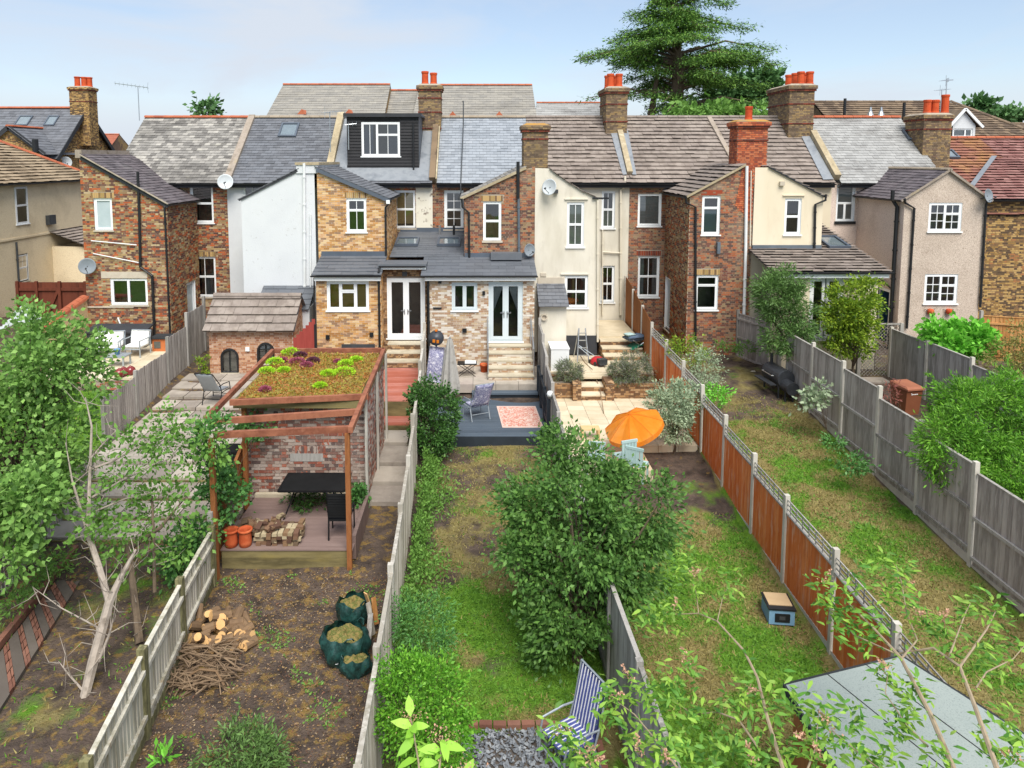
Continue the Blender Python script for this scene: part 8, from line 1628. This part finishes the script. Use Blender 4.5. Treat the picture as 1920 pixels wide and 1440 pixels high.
tips = [(1590, 1120, 7.5), (1620, 1075, 7.8), (1575, 1160, 7.5), (1555, 1130, 7.6), (1545, 1095, 7.7), (1690, 1065, 7.7), (1680, 1100, 7.6), (1660, 1060, 7.8), (1760, 1170, 7), (1815, 1130, 7.1), (1870, 1140, 7.1), (1880, 1210, 6.9), (1850, 1230, 6.8), (1775, 1190, 6.9), (1640, 1160, 7.3), (1610, 1180, 7.3), (1720, 1150, 7.2), (1265, 1150, 7.9), (1215, 1150, 8), (1295, 1075, 8), (1280, 1050, 8.1), (1365, 1095, 7.8), (1255, 1310, 7.1), (1220, 1290, 7.2), (1185, 1280, 7.2), (1150, 1310, 6.9), (1260, 1270, 7.2), (1290, 1250, 7.3), (1130, 1330, 6.8), (1180, 1370, 6.6), (1230, 1390, 6.3), (1280, 1390, 6.4), (1330, 1400, 6.3), (1380, 1310, 6.7), (1400, 1290, 6.8), (1390, 1390, 6.3), (1440, 1330, 6.5), (1470, 1400, 6.1), (1480, 1300, 6.6), (1530, 1330, 6.4), (1510, 1380, 6.1), (1560, 1370, 6.2), (1600, 1330, 6.4), (1620, 1400, 6), (1650, 1420, 5.9), (1665, 1255, 6.7), (1700, 1330, 6.3), (1690, 1360, 6.2), (1720, 1290, 6.5), (1760, 1420, 5.8), (1860, 1390, 5.9), (1890, 1340, 6.1), (1910, 1420, 5.8), (1420, 1440, 6), (1550, 1430, 5.8), (1060, 1390, 6.2), (1085, 1410, 6), (1040, 1375, 6.3), (1100, 1430, 5.9), (1340, 1440, 6), (1250, 1430, 6.1), (1200, 1420, 6.2), (1310, 1330, 6.8)]
FP, FD = [], []
for (x, y, Y) in tips:
    p = np.array(atY(x, y, Y)); k = int(rg.integers(40, 66))
    for i in range(k):
        P.append(p+rg.normal(size=3)*np.array([.075, .075, .1])-np.array([0, 0, .1*rg.random()])); a = rg.uniform(0, 6.28); D.append([math.cos(a), math.sin(a), rg.uniform(-.25, .75)]); Ls.append(rg.uniform(.06, .145))
    if rg.random() < .4:
        dd_ = unit(np.array([rg.normal()*.6, rg.normal()*.6, .6])); 
        for i in range(70): t_ = rg.random(); FP.append(p+dd_*.2*t_+rg.normal(size=3)*.03*(1.1-t_)); FD.append(rg.normal(size=3))
for l, r_ in stems:
    pts = np.array(PX(l)); 
    for i in range(len(pts)-1):
        for q in range(4): P.append(pts[i]+(pts[i+1]-pts[i])*rg.random()); D.append([rg.normal(), rg.normal(), .3]); Ls.append(rg.uniform(.05, .12))
lance('leaves', bu, np.array(P), np.array(D, float), np.array(Ls), 'leaf_buddleia', rg, .3); leaves('seed_heads', bu, np.array(FP), np.array(FD), .022, .7, 'dead_flower', rg)
bl_ = thing('elder_shoots', 'pale large-leaved shoots with seed heads at the bottom edge in front of the lime bush', 'shrub'); rg = np.random.default_rng(61); P, D, Ls, FP, FD = [], [], [], [], []; mb = MB()
for l in ([(790, 1500, 6.6), (785, 1430, 6.9), (775, 1370, 7.2), (770, 1345, 7.3)], [(815, 1500, 6.6), (825, 1430, 6.8), (830, 1380, 7)], [(870, 1510, 6.2), (870, 1450, 6.5)]):
    pp = PX(l); mb.tube(pp, [.014, .011, .007, .004][:len(pp)], 6); pp = np.array(pp)
    for i in range(len(pp)-1):
        for q in range(7): P.append(pp[i]+(pp[i+1]-pp[i])*rg.random()); a = rg.uniform(0, 6.28); D.append([math.cos(a), math.sin(a)*.7, rg.uniform(-.2, .5)]); Ls.append(rg.uniform(.16, .27))
    for i in range(130): FP.append(pp[-1]+np.array([rg.normal()*.09, rg.normal()*.07, .02+rg.normal()*.05])); FD.append(rg.normal(size=3))
mb.tube([atY(790, 1500, 6.6), (-.55, 6.3, 1), (-.5, 6.2, -.35)], .016, 6); mb.tube([atY(815, 1500, 6.6), (-.5, 6.3, 1), (-.45, 6.2, -.35)], .016, 6); mb.tube([atY(870, 1510, 6.2), (-.3, 6.2, 1), (-.4, 6.2, -.35)], .014, 6); mb.build('stems', 'bark_pale', bl_); lance('leaves', bl_, np.array(P), np.array(D, float), np.array(Ls), 'leaf_bigpale', rg, .4); leaves('seed_heads', bl_, np.array(FP), np.array(FD), .02, .7, 'dead_flower', rg)
# ------------------------------------------------------------------ grass blades and soil litter
def scatter(x0, x1, y0, y1, n, rg): return rg.uniform(x0, x1, n), rg.uniform(y0, y1, n)
GP = {'g': [], 's': []}; rg = np.random.default_rng(70)
def vnoise(x, y, s, ph): return (np.sin(x*s+ph)*np.sin(y*s*1.1+ph*2)+np.sin(x*s*2.3+y*s*1.7+ph)*.6+np.sin(x*s*.6-y*s*2.9+ph*3)*.5)/2.1
for (x0, x1, y0, y1, n) in ((-1.5, 2.2, 10.15, 20.2, 34000), (2.3, 6.4, 9.0, 17.0, 34000), (6.6, 10.5, 9.5, 23.5, 52000), (-10.4, -5.7, 9.3, 14.8, 6000), (10.7, 14.6, 12, 22, 5000), (-15, -10.8, 16, 22.8, 12000)):
    x, y = scatter(x0, x1, y0, y1, n, rg); tf = np.array([turf(a, b) for a, b in zip(x, y)]); keep_ = rg.random(n) < np.clip(tf[:, 0]*1.15-np.where(tf[:, 1] > .6, .25, 0), .04, 1); st_ = rg.random(n) < np.clip((tf[:, 1]-.5)*1.8+.5, .03, .97)
    z = np.array([zg(a, b) for a, b in zip(x, y)]); Pp = np.stack([x, y, z], 1); GP['g'].append(Pp[keep_ & ~st_]); GP['s'].append(Pp[keep_ & st_])
for key, nm, m_, lb_ in (('g', 'green_grass', 'grass_green', 'short green grass growing on the lawns'), ('s', 'dry_grass', 'grass_straw', 'dry straw-coloured grass in the lawns')):
    P = np.concatenate(GP[key]); n = len(P); d = unit(rg.normal(size=(n, 3))*np.array([1, 1, .35])+np.array([0, 0, .75])); s_ = unit(np.cross(d, rg.normal(size=(n, 3)))); L_ = rg.uniform(.04, .1, (n, 1)); V_ = np.empty((n, 3, 3)); V_[:, 0] = P-s_*.012; V_[:, 1] = P+s_*.012; V_[:, 2] = P+d*L_
    o_ = np_mesh(nm, V_.reshape(-1, 3), np.arange(n*3).reshape(-1, 3), m_, None, 'stuff'); tag(o_, lb_, 'grass')
n = 10000; x = rg.uniform(-5.3, -1.6, n); y = rg.uniform(9, 14, n); z = np.array([zg(a, b) for a, b in zip(x, y)])+.012; k = rg.random(n); P = np.stack([x, y, z], 1)
mat('litter', ['7a6a58','a08458','6b5238','a8977c','74503e','5c4c40'], rnd=.95, rough=.95)
o_ = leaves('leaf_litter', None, P[k < .8], rg.normal(size=((k < .8).sum(), 3))*np.array([1, 1, .25]), .036, .5, 'litter', rg, flat=1.5); tag(o_, 'dead leaves and wood chips littering the brown soil', 'leaf litter')
cl = vnoise(P[:, 0], P[:, 1], 2.2, .4)+.3*vnoise(P[:, 0], P[:, 1], 9., .4) > .42; o_ = leaves('seedlings', None, P[cl], rg.normal(size=(cl.sum(), 3))*np.array([1, 1, .3])+np.array([0, 0, .4]), .05, .5, 'leaf_mid', rg); tag(o_, 'scattered green seedlings on the brown soil', 'weeds')
n = 700; x = rg.uniform(6.7, 10.4, n); y = rg.uniform(12, 22, n); cl = vnoise(x, y, 1.3, 2.) > .2; P = np.stack([x, y, np.array([zg(a, b) for a, b in zip(x, y)])+.03], 1)[cl]; PQ = np.repeat(P, 9, 0)+rg.normal(size=(len(P)*9, 3))*np.array([.08, .08, .03]); o_ = leaves('lawn_weeds', None, PQ, rg.normal(size=PQ.shape)+np.array([0, 0, .6]), .06, .5, 'leaf_mid', rg); tag(o_, 'broad-leaved weeds growing through the right lawn', 'weeds')
